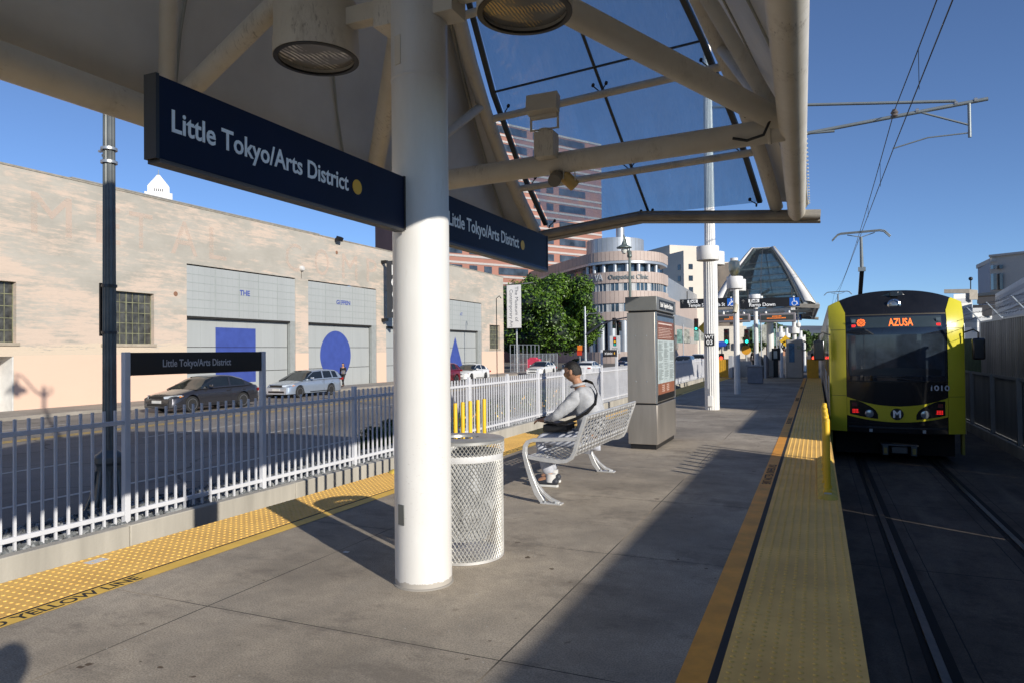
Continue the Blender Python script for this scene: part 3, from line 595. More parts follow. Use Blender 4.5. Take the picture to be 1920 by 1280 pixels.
delineators(-4.86, 7.50, 11, 0.246, 0.76, 'row of yellow plastic posts on the left platform edge behind the bin', '')
# ---- map kiosk ----
T = thing('information_kiosk', 'tall brushed steel information kiosk with a map poster on its side', 'kiosk', (-2.43, 11.2, 0))
X0, X1, Y0, Y1 = -2.662, -2.212, 10.48, 11.98
MB().box(X0+.03, X1-.03, Y0+.03, Y1-.03, 0, .075).B('plinth', mBlack, T)
MB().box(X0, X1, Y0, Y1, .075, .675).B('lower_cabinet', mSteel, T, bevel=0.006)
MB().box(X0+.02, X1-.02, Y0+.02, Y1-.02, .675, .70).B('shadow_gap', mBlack, T)
MB().box(X0, X1-.02, Y0, Y1, .70, 2.075).B('upper_cabinet', mSteel, T, bevel=0.006)
MB().box(X0+.02, X1-.02, Y0+.03, Y1-.02, 2.075, 2.10).B('shadow_gap', mBlack, T)
mHead = M('grey header panel', (0.26, 0.26, 0.245), 0.4, 0.5, var=0.1)
hd = MB().box(X0-.02, X1+.015, Y0-.02, Y1+.03, 2.10, 2.315).B('header', mHead, T, bevel=0.005)
MB().box(X1+.016, X1+.020, Y0+.18, Y1-.16, 2.13, 2.275).B('name_panel', mBlack, hd)
text('Little Tokyo/Arts District', 'lettering', mTxt, 0.11, (X1+.021, Y0+.24, 2.165), (0, 1, 0), (0, 0, 1), hd, fit=1.0)
for y in (Y0+.002, Y1-.045): MB().box(X1-.02, X1+.004, y, y+.04, .70, 2.075).B('edge_trim', M('bright trim', (0.62, 0.61, 0.58), 0.25, 0.8), T)
ca = MB().box(X1-.021, X1-.004, Y0+.05, Y1-.055, .72, 2.06).B('poster_frame', mBlack, T)
pz = [(0.82, .99, (0.33, 0.13, 0.075)), (.99, 1.66, (0.52, 0.60, 0.60)), (1.66, 1.95, (0.24, 0.085, 0.055)), (1.95, 2.02, (0.10, 0.15, 0.22))]
pa, pb = Y0+.10, Y1-.10
post = MB().box(X1-.0035, X1-.001, pa, pb, .82, 2.02).B('poster', M('poster paper', (0.5, 0.57, 0.57), 0.3), T)
for i, (z0, z1, c) in enumerate(pz): MB().box(X1-.0008, X1, pa, pb, z0, z1).B('poster_field', M('poster%d' % i, c, 0.28, var=0.25, scale=5), post)
ln = MB(); rr = random.Random(11)
for cc in range(3):
    z = 1.62
    while z > 1.04:
        if rr.random() < 0.86:
            y = pa+.06+cc*.43; ln.box(X1+.0006, X1+.0012, y, y+.20+.16*rr.random(), z, z+.007)
        z -= .0155
ln.B('poster_text', M('poster ink', (0.17, 0.20, 0.20), 0.5), post)
ln = MB()
for z in (1.90, 1.84, 1.815, 1.79, 1.765, 1.74, 1.715, 1.69): ln.box(X1+.0006, X1+.0012, pa+.06, pb-.1-.25*rr.random(), z, z+(.02 if z == 1.9 else .006))
for k in range(8): ln.box(X1+.0006, X1+.0012, pa+.3+.35*(k % 2), pa+.5+.35*(k % 2), .95-.03*(k//2), .96-.03*(k//2))
ln.B('poster_text', M('poster pale ink', (0.7, 0.55, 0.48), 0.5), post)
for x in (X0+.13, X0+.30):
    for z in (1.72, 1.03): MB().lathe([(0.0, -.006), (0.009, -.005), (0.011, 0)], (x, Y0, z), 10, ax='y').B('screw_cap', mGalv, T)
# ---- catenary / light poles on the centre line ----
def fluted(cx, cy, z0, z1, r0, r1, n=20, d=0.08):
    vs = []
    for z, r in ((z0, r0), (z1, r1)):
        for j in range(n*2): a = pi*j/n; q = r*(1 if j % 2 else 1-d); vs.append((cx+q*cos(a), cy+q*sin(a), z))
    m = 2*n; return MB().add(vs, [(j, (j+1) % m, m+(j+1) % m, m+j) for j in range(m)] + [tuple(range(m-1, -1, -1)), tuple(range(m, 2*m))])
def drums(T, cx, cy, z, r, h, gap):
    for s in (-1, 1):
        dx, dy = s*gap*0.9, s*gap*-0.45
        d = MB().lathe([(0, h), (r*.97, h), (r, h-.02), (r, .02), (r*.97, 0), (r*.9, .0), (r*.88, .05), (0, .05)], (cx+dx, cy-dy, z), 36).B('drum_light', mWhite, T)
        MB().lathe([(0, .03), (r*.87, .03)], (cx+dx, cy-dy, z), 24).B('lens', M('pale lens', (0.4, 0.4, 0.36), 0.2), d)
Y1P = 18.04; XP = -2.42
T = thing('catenary_pole', 'tall white fluted catenary pole beyond the kiosk, twin drum lights', 'pole', (XP, Y1P, 0), group='white platform poles')
fluted(XP, Y1P, 0.0, 3.72, .178, .172).B('pole_shaft', mWhite, T, ang=10)
fluted(XP, Y1P, 3.72, 9.2, .135, .10).B('upper_shaft', mWhite, T, ang=10)
for s in (-1, 1):
    d = MB().lathe([(0, .34), (.265, .34), (.27, .32), (.27, .02), (.262, 0), (.24, 0), (.235, .05), (0, .05)], (XP+.02, Y1P+s*.55, 3.68), 40).B('drum_light', mWhite, T)
pb_ = MB().box(XP-.085, XP+.045, Y1P-.215, Y1P-.165, .09, .36).B('junction_box', mWhite, T, bevel=0.012)
MB().tube((XP-.02, Y1P-.195, .36), (XP-.02, Y1P-.195, .55), .012).B('conduit', mWhite, T)
s_ = MB().box(XP-.13, XP+.10, Y1P-.190, Y1P-.182, 1.60, 1.885).B('number_plate', mBlack, T, bevel=0.004)
text('WT', 'lettering', mTxt, .13, (XP-.015, Y1P-.1915, 1.77), (1, 0, 0), (0, 0, 1), s_, align='CENTER', off=.002); text('03', 'lettering', mTxt, .16, (XP-.015, Y1P-.1915, 1.63), (1, 0, 0), (0, 0, 1), s_, align='CENTER', off=.002)
# cantilever arm to the right track
T2 = T
mArm = M('grey arm paint', (0.22, 0.25, 0.26), 0.45, 0.3, var=0.15)
def cat_arm(T2, px, py, sg, k=1.0, top=7.62):
    f = lambda u: px+sg*u
    MB().tube((f(.12), py, top), (f(5.35), py, 6.96), .035).B('top_tube', mArm, T2)
    MB().tube((f(.12), py, 6.50), (f(5.95), py, 6.76+.16), .042).B('arm_tube', mArm, T2)
    MB().tube((f(1.2), py, 6.70), (f(2.9), py, 6.63), .03).B('stay', mArm, T2)
    MB().tube((f(5.60), py, 6.90), (f(5.60), py, 6.12), .035).B('drop_post', mArm, T2)
    MB().tube((f(4.65), py, 6.82), (f(5.58), py, 6.40), .022).B('stay', mArm, T2)
    MB().path([(f(5.58), py, 6.22), (f(4.8), py, 6.22), (f(4.10), py, 6.06)], .016, 8).B('registration_arm', mArm, T2)
    MB().lathe([(.05, -.09), (.085, -.06), (.06, -.02), (.085, .02), (.06, .06), (.04, .10)], (f(4.15), py, 6.86), 14).B('insulator', M('insulator glaze', (0.14, 0.12, 0.11), 0.2), T2)
    for u, z in ((5.35, 6.9), (5.72, 6.92), (4.6, 6.85)): MB().lathe([(.058, -.03), (.058, .03)], (f(u), py, z), 10, ax='x').B('clamp', mGalv, T2)
    return T2
cat_arm(T2, XP, Y1P, 1)
# overhead wires
def wire(name, pts, r, label, cat='overhead wire', grp='overhead wires'):
    return tag(MB().path(pts, r, 6).B(name, mBlack), label, cat, grp)
def sagpts(x, ya, yb, za, zb, sag, n=10): return [(x, ya+(yb-ya)*i/n, za+(zb-za)*i/n-sag*4*(i/n)*(1-i/n)) for i in range(n+1)]
mess = sagpts(1.73, -18, 18.04, 6.8, 6.93, .42) + sagpts(1.73, 18.04, 75, 6.93, 6.9, .85)[1:] + sagpts(1.73, 75, 150, 6.9, 6.9, .9)[1:]
wire('messenger_wire', mess, .011, 'upper messenger wire over the right track, left of the pair')
wire('contact_wire', [(1.78, -18, 6.02), (1.68, 18.04, 6.02), (1.78, 75, 6.0), (1.68, 150, 6.0)], .011, 'lower contact wire over the right track, right of the pair')
messL = sagpts(-6.5, -18, 18.04, 6.8, 6.9, .42) + sagpts(-6.5, 18.04, 75, 6.9, 6.9, .85)[1:]
for y, x in ((8.6, 1.72), (14.0, 1.71), (22.0, 1.71), (27, 1.72), (34, 1.73), (42, 1.74)):
    zm = min(mess, key=lambda p: abs(p[1]-y)); i = mess.index(zm); o = mess[max(0, min(len(mess)-1, i+(1 if y > zm[1] else -1)))]; t = (y-zm[1])/(o[1]-zm[1]) if o[1] != zm[1] else 0; z = zm[2]+(o[2]-zm[2])*t
    tag(MB().tube((1.73, y, z), (1.73, y, 6.03), .006, n=6).B('dropper_wire', mBlack), 'thin dropper wire tying the overhead pair over the right track', 'dropper wire', 'dropper wires')
# ================= LEFT SIDE: fence, sign, lamp post, hedge =================
T = thing('metal_fence', 'long pale picket fence on the gravel between the street and the left track', 'fence', (-8.3, 6.3, -.72))
PY = [6.3+2.45*k for k in range(-4, 22)]; FX = -8.3
for i, y in enumerate(PY):
    sgn = abs(y-6.3) < .1 or abs(y-8.75) < .1 or abs(y-28.35) < .1 or abs(y-30.8) < .1
    zt = 1.55 if sgn else 0.86
    MB().box(FX-.04, FX+.04, y-.04, y+.04, -.73, zt).B('post', mFence, T, bevel=0.006)
    if i == len(PY)-1: break
    r = MB()
    for z in (-.545, .635): r.box(FX-.025, FX+.025, y+.042, PY[i+1]-.042, z-.028, z+.028)
    r.B('fence_rails', mFence, T, smooth=False, bevel=0.004 if i < 8 else 0)
    p = MB()
    for k in range(1, 16):
        yy = y+k*2.45/16
        for z0, z1 in ((-.695, -.574), (-.516, .606), (.664, .80)): p.box(FX-.0135, FX+.0135, yy-.0135, yy+.0135, z0, z1)
    p.B('picket_panel', mFence, T, smooth=False)
for y0, y1, lb, col in ((6.34, 8.71, 'near black station name board on the fence, beside the black lamp post', (0.55, 0.56, 0.58)), (28.39, 30.76, 'distant small station name board on the fence left of the kiosk', (0.7, 0.7, 0.7))):
    T = thing('fence_sign', lb, 'sign', (FX, (y0+y1)/2, 1.4), group='station name boards on the fence')
    MB().box(FX-.02, FX+.02, y0, y1, 1.24, 1.545).B('sign_board', M('black sign enamel', (0.006, 0.007, 0.009), 0.3), T, bevel=0.003)
    text('Little Tokyo/Arts District', 'lettering', M('sign lettering %.1f' % col[0], col, 0.5), .145, (FX+.0205, y0+.50 if y0 < 10 else y0+.35, 1.345), (0, 1, 0), (0, 0, 1), T, off=.002, depth=.001, fit=1.22)
    if y0 > 10: MB().tube((FX+.0205, y0+1.9, 1.39), (FX+.0225, y0+1.9, 1.39), .06, n=16).B('yellow_dot', mYDot, T)
# black fluted street lamp
mPost = M('dark green black cast iron', (0.13, 0.14, 0.135), 0.38, 0.25, var=0.25, scale=5); mLampG = M('verdigris lamp post', (0.14, 0.17, 0.155), 0.45, 0.3, var=0.2)
def street_lamp(x, y, label, mat, H=9.8, rz=0.0, s=1.0, globe=True):
    T = thing('street_lamp', label, 'street lamp', (x, y, -1.0), rz, group='ornate street lamps')
    fluted(0, 0, 1.05, H+1, .098*s, .070*s, 12, .12).B('pole_shaft', mat, T, local=True, ang=10)
    b = MB().lathe([(.40, 0), (.40, .16), (.34, .19), (.33, .24), (.27, .30), (.235, .45), (.20, .65), (.175, .86), (.19, .90), (.215, .92), (.215, 1.0), (.19, 1.03), (.13, 1.07), (.10, 1.1)], (0, 0, 0), 28)
    for j in range(10):
        a = 2*pi*j/10; b.path([(.33*cos(a), .33*sin(a), .22), (.25*cos(a), .25*sin(a), .42), (.19*cos(a), .19*sin(a), .80)], .022, 6)
    b.B('pedestal', mat, T, local=True)
    MB().lathe([(.10, H+.9), (.14, H+.95), (.14, H+1.05), (.08, H+1.12), (.10, H+1.22), (.05, H+1.32), (.0, H+1.5)], (0, 0, 0), 14).B('finial', mat, T, local=True)
    ar = MB().path([(0, 0, H+1.0), (0, -.25, H+1.05), (0, -.55, H+1.35), (0, -.85, H+1.75), (0, -1.05, H+1.95), (0, -1.22, H+1.85), (0, -1.22, H+1.6)], [.05, .05, .045, .04, .035, .03, .03], 8)
    ar.path([(0, 0, H+1.02), (0, .2, H+1.0), (0, .36, H+1.1), (0, .36, H+1.28), (0, .24, H+1.3), (0, .22, H+1.2)], [.045, .04, .035, .03, .025, .015], 8)
    ar.B('lamp_arm', mat, T, local=True)
    MB().lathe([(.03, 2.05), (.05, 1.7), (.10, 1.62), (.14, 1.5), (.42, 1.34), (.42, 1.30), (.20, 1.29)], (0, -1.22, H-.02), 20).B('lamp_shade', mat, T, local=True)
    MB().lathe([(.0, .94), (.10, .99), (.17, 1.12), (.17, 1.28)], (0, -1.22, H), 16).B('lamp_globe', M('frosted globe', (0.6, 0.6, 0.55), 0.25), T, local=True)
    return T
L1 = street_lamp(-9.75, 7.13, 'dark fluted street lamp post rising behind the near fence', mPost)
for z in (4.62, 4.42): MB().lathe([(.115, -.02), (.115, .02)], (0, 0, z+1), 20).B('clamp_ring', mGalv, L1, local=True)
for z in (2.05, 2.75): MB().lathe([(.108, -.02), (.108, .02)], (0, 0, z+.8), 20).B('clamp_ring', M('dark band', (0.05, 0.05, 0.055), 0.3, 0.6), L1, local=True)
MB().box(-.16, -.13, -.05, .05, 2.80, 3.60).B('bracket_plate', mBlack, L1, local=True)
b = MB().box(-.14, -.05, -.02, .02, 5.52, 5.56).box(-.22, -.05, -.02, .02, 5.60, 5.63); b.B('bracket_stub', mGalv, L1, local=True)
street_lamp(-9.7, 39.0, 'green ornate street lamp post seen above the kiosk top', mLampG, 6.9)
# hedge with small orange flowers: leaf clumps
def leaves(name, centre_fn, n, size, mats, stem=None, rnd=None, wmats=(0.6, 0.4), parent=None, local=False):
    rr = rnd or random.Random(2); b = MB()
    for i in range(n):
        c, out = centre_fn(rr); s = size*rr.uniform(.6, 1.3)
        a = V((rr.gauss(0, 1), rr.gauss(0, 1), rr.gauss(0, .6))).normalized(); nn = (out*rr.uniform(.5, 1.4)+V((rr.gauss(0, .5), rr.gauss(0, .5), rr.gauss(0, .5)+.35))).normalized()
        u = (a-nn*a.dot(nn)).normalized(); w = nn.cross(u)
        b.add([c-u*s, c+w*s*.45, c+u*s, c-w*s*.45], [(0, 1, 2, 3)], 0 if rr.random() < wmats[0] else 1)
    return b.B(name, mats, parent, local=local, smooth=False, fixn=False)
def leafmat(name, col):
    if name in _mc: return _mc[name]
    m = M(name, col, 0.45, var=0.4, scale=1.5); b = m.node_tree.nodes['Principled BSDF']; b.inputs['Subsurface Weight'].default_value = 0.0
    return m
gA, gB = leafmat('leaf green', (0.085, 0.15, 0.028)), leafmat('leaf dark green', (0.035, 0.07, 0.014))
def hedge(y0, y1, x0, x1, h, label, seed, n):
    T = thing('hedge', label, 'hedge', ((x0+x1)/2, (y0+y1)/2, -1), group='flowering hedges behind the fence')
    def f(r):
        y = r.uniform(y0, y1); x = r.uniform(x0, x1); t = r.random(); top = h*(.82+.18*sin(y*2.1+seed)+.1*sin(y*5.3)); e = min(1, (y-y0)/.5, (y1-y)/.5); z = -1+top*max(.15, e)*(t**.45)
        return V((x, y, z)), V((.5 if x > (x0+x1)/2 else -.5, 0, t))
    leaves('foliage', f, n, .055, [gA, gB], rnd=random.Random(seed), parent=T)
    def g(r):
        c, o = f(r); c.x = x1+.02*r.random(); return c, V((1, 0, 0))
    leaves('flowers', g, int(n*.018), .05, [M('orange flower', (0.75, 0.36, 0.02), 0.5), M('yellow flower', (0.8, 0.5, 0.03), 0.5)], rnd=random.Random(seed+1), parent=T)
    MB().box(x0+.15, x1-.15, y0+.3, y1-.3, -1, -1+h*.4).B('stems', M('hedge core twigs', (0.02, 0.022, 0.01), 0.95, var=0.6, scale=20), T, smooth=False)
hedge(14.3, 19.5, -10.7, -9.6, .90, 'dark flowering hedge behind the fence, left of the white column', 4, 15000)
hedge(20.2, 31.5, -10.9, -9.6, .95, 'long hedge with orange flowers behind the fence, right of the column', 9, 17000)

# ================= WAREHOUSE across the street =================
def wall_grid(b, X, y0, y1, z0, z1, ops, m=0, depth=.3, nx=1):
    """wall face in plane x=X facing +x with rectangular openings [(ya,yb,za,zb,depth)] and their reveals"""
    ys = sorted(set([y0, y1]+[v for o in ops for v in o[:2]])); zs = sorted(set([z0, z1]+[v for o in ops for v in o[2:4]]))
    for i in range(len(ys)-1):
        for j in range(len(zs)-1):
            cy, cz = (ys[i]+ys[i+1])/2, (zs[j]+zs[j+1])/2
            if any(o[0] < cy < o[1] and o[2] < cz < o[3] for o in ops): continue
            b.add([(X, ys[i], zs[j]), (X, ys[i+1], zs[j]), (X, ys[i+1], zs[j+1]), (X, ys[i], zs[j+1])], [(0, 1, 2, 3)], m)
    for o in ops:
        ya, yb, za, zb = o[:4]; d = X-(o[4] if len(o) > 4 else depth)
        b.add([(X, ya, za), (X, yb, za), (X, yb, zb), (X, ya, zb), (d, ya, za), (d, yb, za), (d, yb, zb), (d, ya, zb)], [(0, 4, 5, 1), (1, 5, 6, 2), (2, 6, 7, 3), (3, 7, 4, 0)], m)
    return b
def facade_mat():
    m, N, L, b = nodes('worn painted facade'); P, X, Y, Z = _xyz(N, L)
    n1 = _noise(N, L, P, 0.5, 8, 0.72, (1, .55, 1.6)); n2 = _noise(N, L, P, 2.2, 8, 0.75, (1, .28, 2.6)); n3 = _noise(N, L, P, .5, 6, .7, (1, .6, 1.2)); fine = _noise(N, L, P, 14, 3, .6, (1, .4, 2))
    k = _math(N, L, 'ADD', _math(N, L, 'MULTIPLY', n1, .55), _math(N, L, 'MULTIPLY', n2, .45))
    hz = _ramp(N, L, Z, 7.6, 2.2)      # lower parts keep more of the pink paint
    k2 = _math(N, L, 'ADD', k, _math(N, L, 'MULTIPLY', hz, .07))
    f = _ramp(N, L, k2, .50, .585)
    grey = _mix(N, L, _ramp(N, L, n3, .35, .65), (0.355, 0.33, 0.28), (0.455, 0.42, 0.36)); pink = _mix(N, L, fine, (0.53, 0.425, 0.34), (0.62, 0.495, 0.395))
    c = _mix(N, L, f, grey, pink)
    bl = _math(N, L, 'LESS_THAN', _math(N, L, 'FRACT', _math(N, L, 'DIVIDE', Z, .19)), .06)      # board marks
    c = _mix(N, L, _math(N, L, 'MULTIPLY', bl, _math(N, L, 'MULTIPLY', n2, .22)), c, (0.20, 0.17, 0.13))
    cream = _mix(N, L, fine, (0.56, 0.46, 0.34), (0.64, 0.53, 0.41))
    edge = _math(N, L, 'ADD', 2.05, _math(N, L, 'MULTIPLY', _math(N, L, 'SUBTRACT', n2, .5), 2.2))
    c = _mix(N, L, _math(N, L, 'MULTIPLY', _math(N, L, 'LESS_THAN', Z, edge), _math(N, L, 'LESS_THAN', Y, 28.6)), c, cream)
    peach = _mix(N, L, n1, (0.70, 0.48, 0.36), (0.76, 0.53, 0.40))
    lo = _math(N, L, 'MULTIPLY', _math(N, L, 'LESS_THAN', Z, 1.56), _math(N, L, 'GREATER_THAN', Y, 19.32))
    c = _mix(N, L, lo, c, peach)
    L.new(c, b.inputs['Base Color']); b.inputs['Roughness'].default_value = .9; _bump(N, L, b, fine, .25, .02)
    return m
mFac = facade_mat()
mDoor = M('grey green steel door', (0.375, 0.39, 0.38), 0.5, var=0.07, scale=.8, streak=True); mDoorL = M('door joint', (0.24, 0.26, 0.25), 0.6)
mBlue = M('blue wall paint', (0.045, 0.075, 0.30), 0.55, var=0.14, scale=2)
T = thing('warehouse', 'long worn pinkish concrete warehouse museum across the street', 'building', (-36, 20, -1))
WX = -32.6; YE = 72.0
bays = [(28.54, 37.5, 37.0), (38.8, 47.05, 46.4), (48.4, 56.7, 56.1), (57.95, 66.35, 65.5)]
wins = [(23.5, 26.42, 2.12, 4.80), (16.9, 19.4, 2.14, 4.83), (68.3, 71.0, 1.85, 4.45), (7, 11, 2.1, 4.8), (12.5, 15.5, 2.1, 4.8)]
ops = [(a, b_, -1.0, 6.68, .28) for a, b_, c in bays] + [(w[0], w[1], w[2], w[3], .30) for w in wins] + [(14.2, 19.3, -1.0, 1.53, 1.1)]
wb = wall_grid(MB(), WX, -30, YE, -1.02, 9.95, ops)
wb.add([(WX, YE, -1.02), (WX-45, YE, -1.02), (WX-45, YE, 9.95), (WX, YE, 9.95)], [(0, 1, 2, 3)])
wb.add([(WX-.45, -30, 9.95), (WX-.45, YE-.4, 9.95), (WX-45, YE-.4, 9.95), (WX-45, -30, 9.95)], [(0, 1, 2, 3)])
wb.B('wall', mFac, T, smooth=False, fixn=False)
MB().box(WX-.40, WX+.03, -30, YE+.03, 9.952, 10.04).B('parapet_cap', M('dull cap', (0.30, 0.27, 0.22), 0.8, var=.3), T, smooth=False)
MB().box(WX-.42, WX+.05, 21.9, 40, 10.042, 10.10).B('flashing', M('grey flashing', (0.28, 0.28, 0.27), 0.6), T, smooth=False)
# white recess on the left with a small red alarm box
MB().box(WX-1.12, WX-1.10, 14.2, 19.3, -1.0, 1.53).B('recess_wall', M('white wash', (0.66, 0.65, 0.62), 0.8, var=.12, scale=3), T)
MB().box(WX-1.0, WX-.02, 19.25, 19.295, -.98, 1.52).B('recess_wall', M('white wash'  , (0.66, 0.65, 0.62)), T)
MB().box(WX-1.10, WX-1.0, 18.9, 19.05, .95, 1.25).B('alarm_box', M('red alarm', (0.5, 0.03, 0.02), 0.5), T)
for wi, (ya, yb, za, zb) in enumerate(wins):
    f = MB(); nc = 8 if yb-ya > 2.6 else 7; nr = 5
    for i in range(nc+1): yy = ya+(yb-ya)*i/nc; w = .045 if i in (0, nc//2, nc) else .02; f.box(WX-.29, WX-.24, yy-w/2, yy+w/2, za, zb)
    for j in range(nr+1): zz = za+(zb-za)*j/nr; f.box(WX-.288, WX-.243, ya, yb, zz-.018, zz+.018)
    fo = f.B('window', M('rusty green steel sash', (0.22, 0.22, 0.13), 0.7, var=.5, scale=3), T, smooth=False)
    MB().box(WX-.30, WX-.275, ya, yb, za, zb).B('glass', M('dirty wired glass', (0.075, 0.075, 0.068), 0.25, var=0.75, scale=2.2), fo, smooth=False)
    MB().box(WX-.02, WX+.07, ya-.12, yb+.12, za-.14, za-.004).B('sill', M('sill concrete', (0.40, 0.34, 0.26), 0.9, var=.2), fo, smooth=False)
for bi, (ya, yb, yi) in enumerate(bays):
    up = MB().box(WX-.11, WX-.03, ya+.005, yb-.005, 3.72, 6.60); uo = up.B('upper_panel', mDoor, T, smooth=False)
    l = MB()
    for k in range(1, 6): z = 3.72+2.88*k/6; l.box(WX-.032, WX-.022, ya+.02, yb-.02, z-.018, z+.018)
    for k in range(1, 21):
        y = ya+(yb-ya)*k/21; l.box(WX-.031, WX-.0275, y-.006, y+.006, 3.74, 6.58)
    for fr in (.23, .44, .62, .81): y = ya+(yb-ya)*fr; l.box(WX-.031, WX-.019, y-.03, y+.03, 3.80, 6.55)
    l.B('panel_battens', M('light batten', (0.31, 0.335, 0.32), 0.6), uo, smooth=False)
    MB().box(WX-.26, WX-.035, yi-.0, yb-.006, -1.0, 3.715).B('door_jamb', M('jamb grey', (0.30, 0.315, 0.30), 0.6), T, smooth=False)
    lo = MB(); lj = MB(); X_ = WX-.30
    for k, (z0, z1) in enumerate(((-.98, .46), (.46, 1.96), (1.96, 3.60))):
        lo.box(X_-.05, X_, ya, yi, z0+.02, z1-.02); lj.box(X_-.04, X_-.02, ya, yi, z1-.02, z1+.02)
    do = lo.B('roller_door', mDoor, T, smooth=False); lj.B('door_seam', mDark, do, smooth=False)
    v = MB()
    for k in range(1, 7): y = ya+(yi-ya)*k/7; v.box(X_-.001, X_+.003, y-.008, y+.008, -.96, 3.58)
    v.B('door_ribs', M('door rib', (0.31, 0.33, 0.31), 0.6), do, smooth=False)
    MB().box(WX-.9, WX-.04, ya, yb, 3.60, 3.715).B('lintel_gap', mDark, T, smooth=False)
    Xs = X_+.006
    if bi == 0:
        q = MB(); q.add([(Xs, 30.86, -.22), (Xs, 34.1, -.22), (Xs, 34.1, 3.14), (Xs, 30.86, 3.14)], [(0, 1, 2, 3)]); q.B('painted_square', mBlue, do, smooth=False, fixn=False)
        for z in (.46, 1.96): MB().box(Xs+.002, Xs+.012, 30.86, 34.1, z-.02, z+.012).B('seam_line', M('blue seam', (0.01, 0.012, 0.06), 0.6), do)
    if bi == 1:
        q = MB().lathe([(0, 0), (1.80, 0)], (Xs, 42.2, 1.39), 48, ax='x'); q.B('painted_circle', mBlue, do, smooth=False)
    if bi == 3:
        q = MB(); q.add([(Xs, 59.25, -.3), (Xs, 62.65, -.3), (Xs, 60.95, 3.05)], [(0, 1, 2)]); q.B('painted_triangle', mBlue, do, smooth=False, fixn=False)
    for s, yy, sz, w_ in ((('THE', 32.5, .46, .86),), (('GEFFEN', 41.95, .44, 1.66),), (('CONTEMPORARY', 50.5, .42, 3.6),), (('AT', 61.5, .42, .55),))[bi]:
        text(s, 'lettering', mBlue, sz, (WX-.028, yy, 5.16), (0, 1, 0), (0, 0, 1), uo, off=.012, depth=.006, fit=w_)
# faded painted letters high on the wall
def ghost_mat():
    m = bpy.data.materials.new('ghost paint'); m.use_nodes = True; N = m.node_tree.nodes; L = m.node_tree.links; b = N['Principled BSDF']; b.inputs['Base Color'].default_value = (0.68, 0.53, 0.43, 1); b.inputs['Roughness'].default_value = .9
    P, X, Y, Z = _xyz(N, L); n = _noise(N, L, P, 2.6, 8, .75, (1, .4, 1.6)); n2 = _noise(N, L, P, .45, 3, .6)
    L.new(_math(N, L, 'MULTIPLY', _ramp(N, L, _math(N, L, 'ADD', _math(N, L, 'MULTIPLY', n, .6), _math(N, L, 'MULTIPLY', n2, .4)), .38, .52), .55), b.inputs['Alpha']); return m
mGhost = ghost_mat()
for ch, ya, yb in (('M', 19.8, 21.7), ('E', 22.9, 24.2), ('T', 24.9, 26.3), ('A', 27.5, 29.3), ('L', 29.9, 31.2), ('C', 36.4, 38.0), ('O', 39.4, 41.0), ('M', 42.4, 44.3), ('P', 45.5, 46.9)):
    text(ch, 'faded_letter', mGhost, 2.75, (WX+.012, ya, 7.15), (0, 1, 0), (0, 0, 1), T, off=0, depth=0, fit=yb-ya)
for y, z in ((42.0, 9.0), (27.8, 4.9)): MB().lathe([(0, .02), (.12, .02), (.14, 0)], (WX, y, z), 14, ax='x').B('wall_anchor', M('rust stain', (0.25, 0.13, 0.08), 0.9), T)
T2 = thing('wall_bell', 'small round alarm bell on the warehouse wall above the pillar', 'bell', (WX, 38.1, 7.4)); MB().lathe([(0, .22), (.14, .2), (.2, .1), (.2, 0)], (WX, 38.1, 7.4), 16, ax='x').B('bell_dome', M('white bell', (0.6, 0.58, 0.55), 0.4), T2); MB().tube((WX, 38.1, 7.2), (WX, 38.1, 6.7), .02).B('cable', mRust, T2)
T2 = thing('roof_floodlight', 'small black floodlight on the warehouse parapet', 'floodlight', (WX, 41.9, 10.0)); MB().obox((WX+.35, 41.9, 9.98), (.12, 0, -.06), (0, .26, 0), (.06, 0, .14)).B('lamp_head', mBlack, T2); MB().bar((WX, 41.9, 10.05), (WX+.3, 41.9, 10.1), .06, .06).B('bracket', mBlack, T2)
# vertical blade sign, mostly hidden by the white column
T2 = thing('blade_sign', 'tall narrow black blade sign on the warehouse, edge hidden by the white column', 'sign', (WX, 47.8, 6.6))
MB().box(WX+.5, WX+2.3, 47.78, 48.0, 4.35, 9.0).B('sign_panel', M('charcoal sign', (0.035, 0.04, 0.05), 0.4), T2)
for z in (8.95, 4.2): MB().box(WX, WX+.5, 47.72, 48.02, z-.12, z+.12).B('sign_bracket', mBlack, T2)
for ch, z in (('M', 7.85), ('O', 6.85), ('C', 5.85), ('A', 4.85)): text(ch, 'lettering', mTxt, 1.15, (WX+1.4, 47.775, z), (1, 0, 0), (0, 0, 1), T2, align='CENTER', off=.02)
# white banner on the corner
T2 = thing('banner', 'white vertical museum banner on the warehouse corner beside the tree', 'banner', (WX, 72.6, 6.7))
o = MB().box(WX+.2, WX+1.95, 72.55, 72.6, 4.2, 9.1).B('banner_cloth', M('white cloth', (0.66, 0.66, 0.66), 0.8, var=.06), T2)
for z in (9.15, 4.12): MB().tube((WX, 72.58, z), (WX+2.05, 72.58, z), .05).B('banner_pole', mBlack, T2)
text('The Museum of', 'lettering', M('grey print', (0.12, 0.13, 0.16), 0.7), .60, (WX+1.22, 72.54, 8.9), (0, 0, -1), (1, 0, 0), T2, fit=4.0); text('Contemporary Art', 'lettering', M('grey print', (0.12, 0.13, 0.16)), .60, (WX+.55, 72.54, 8.6), (0, 0, -1), (1, 0, 0), T2, fit=4.3)
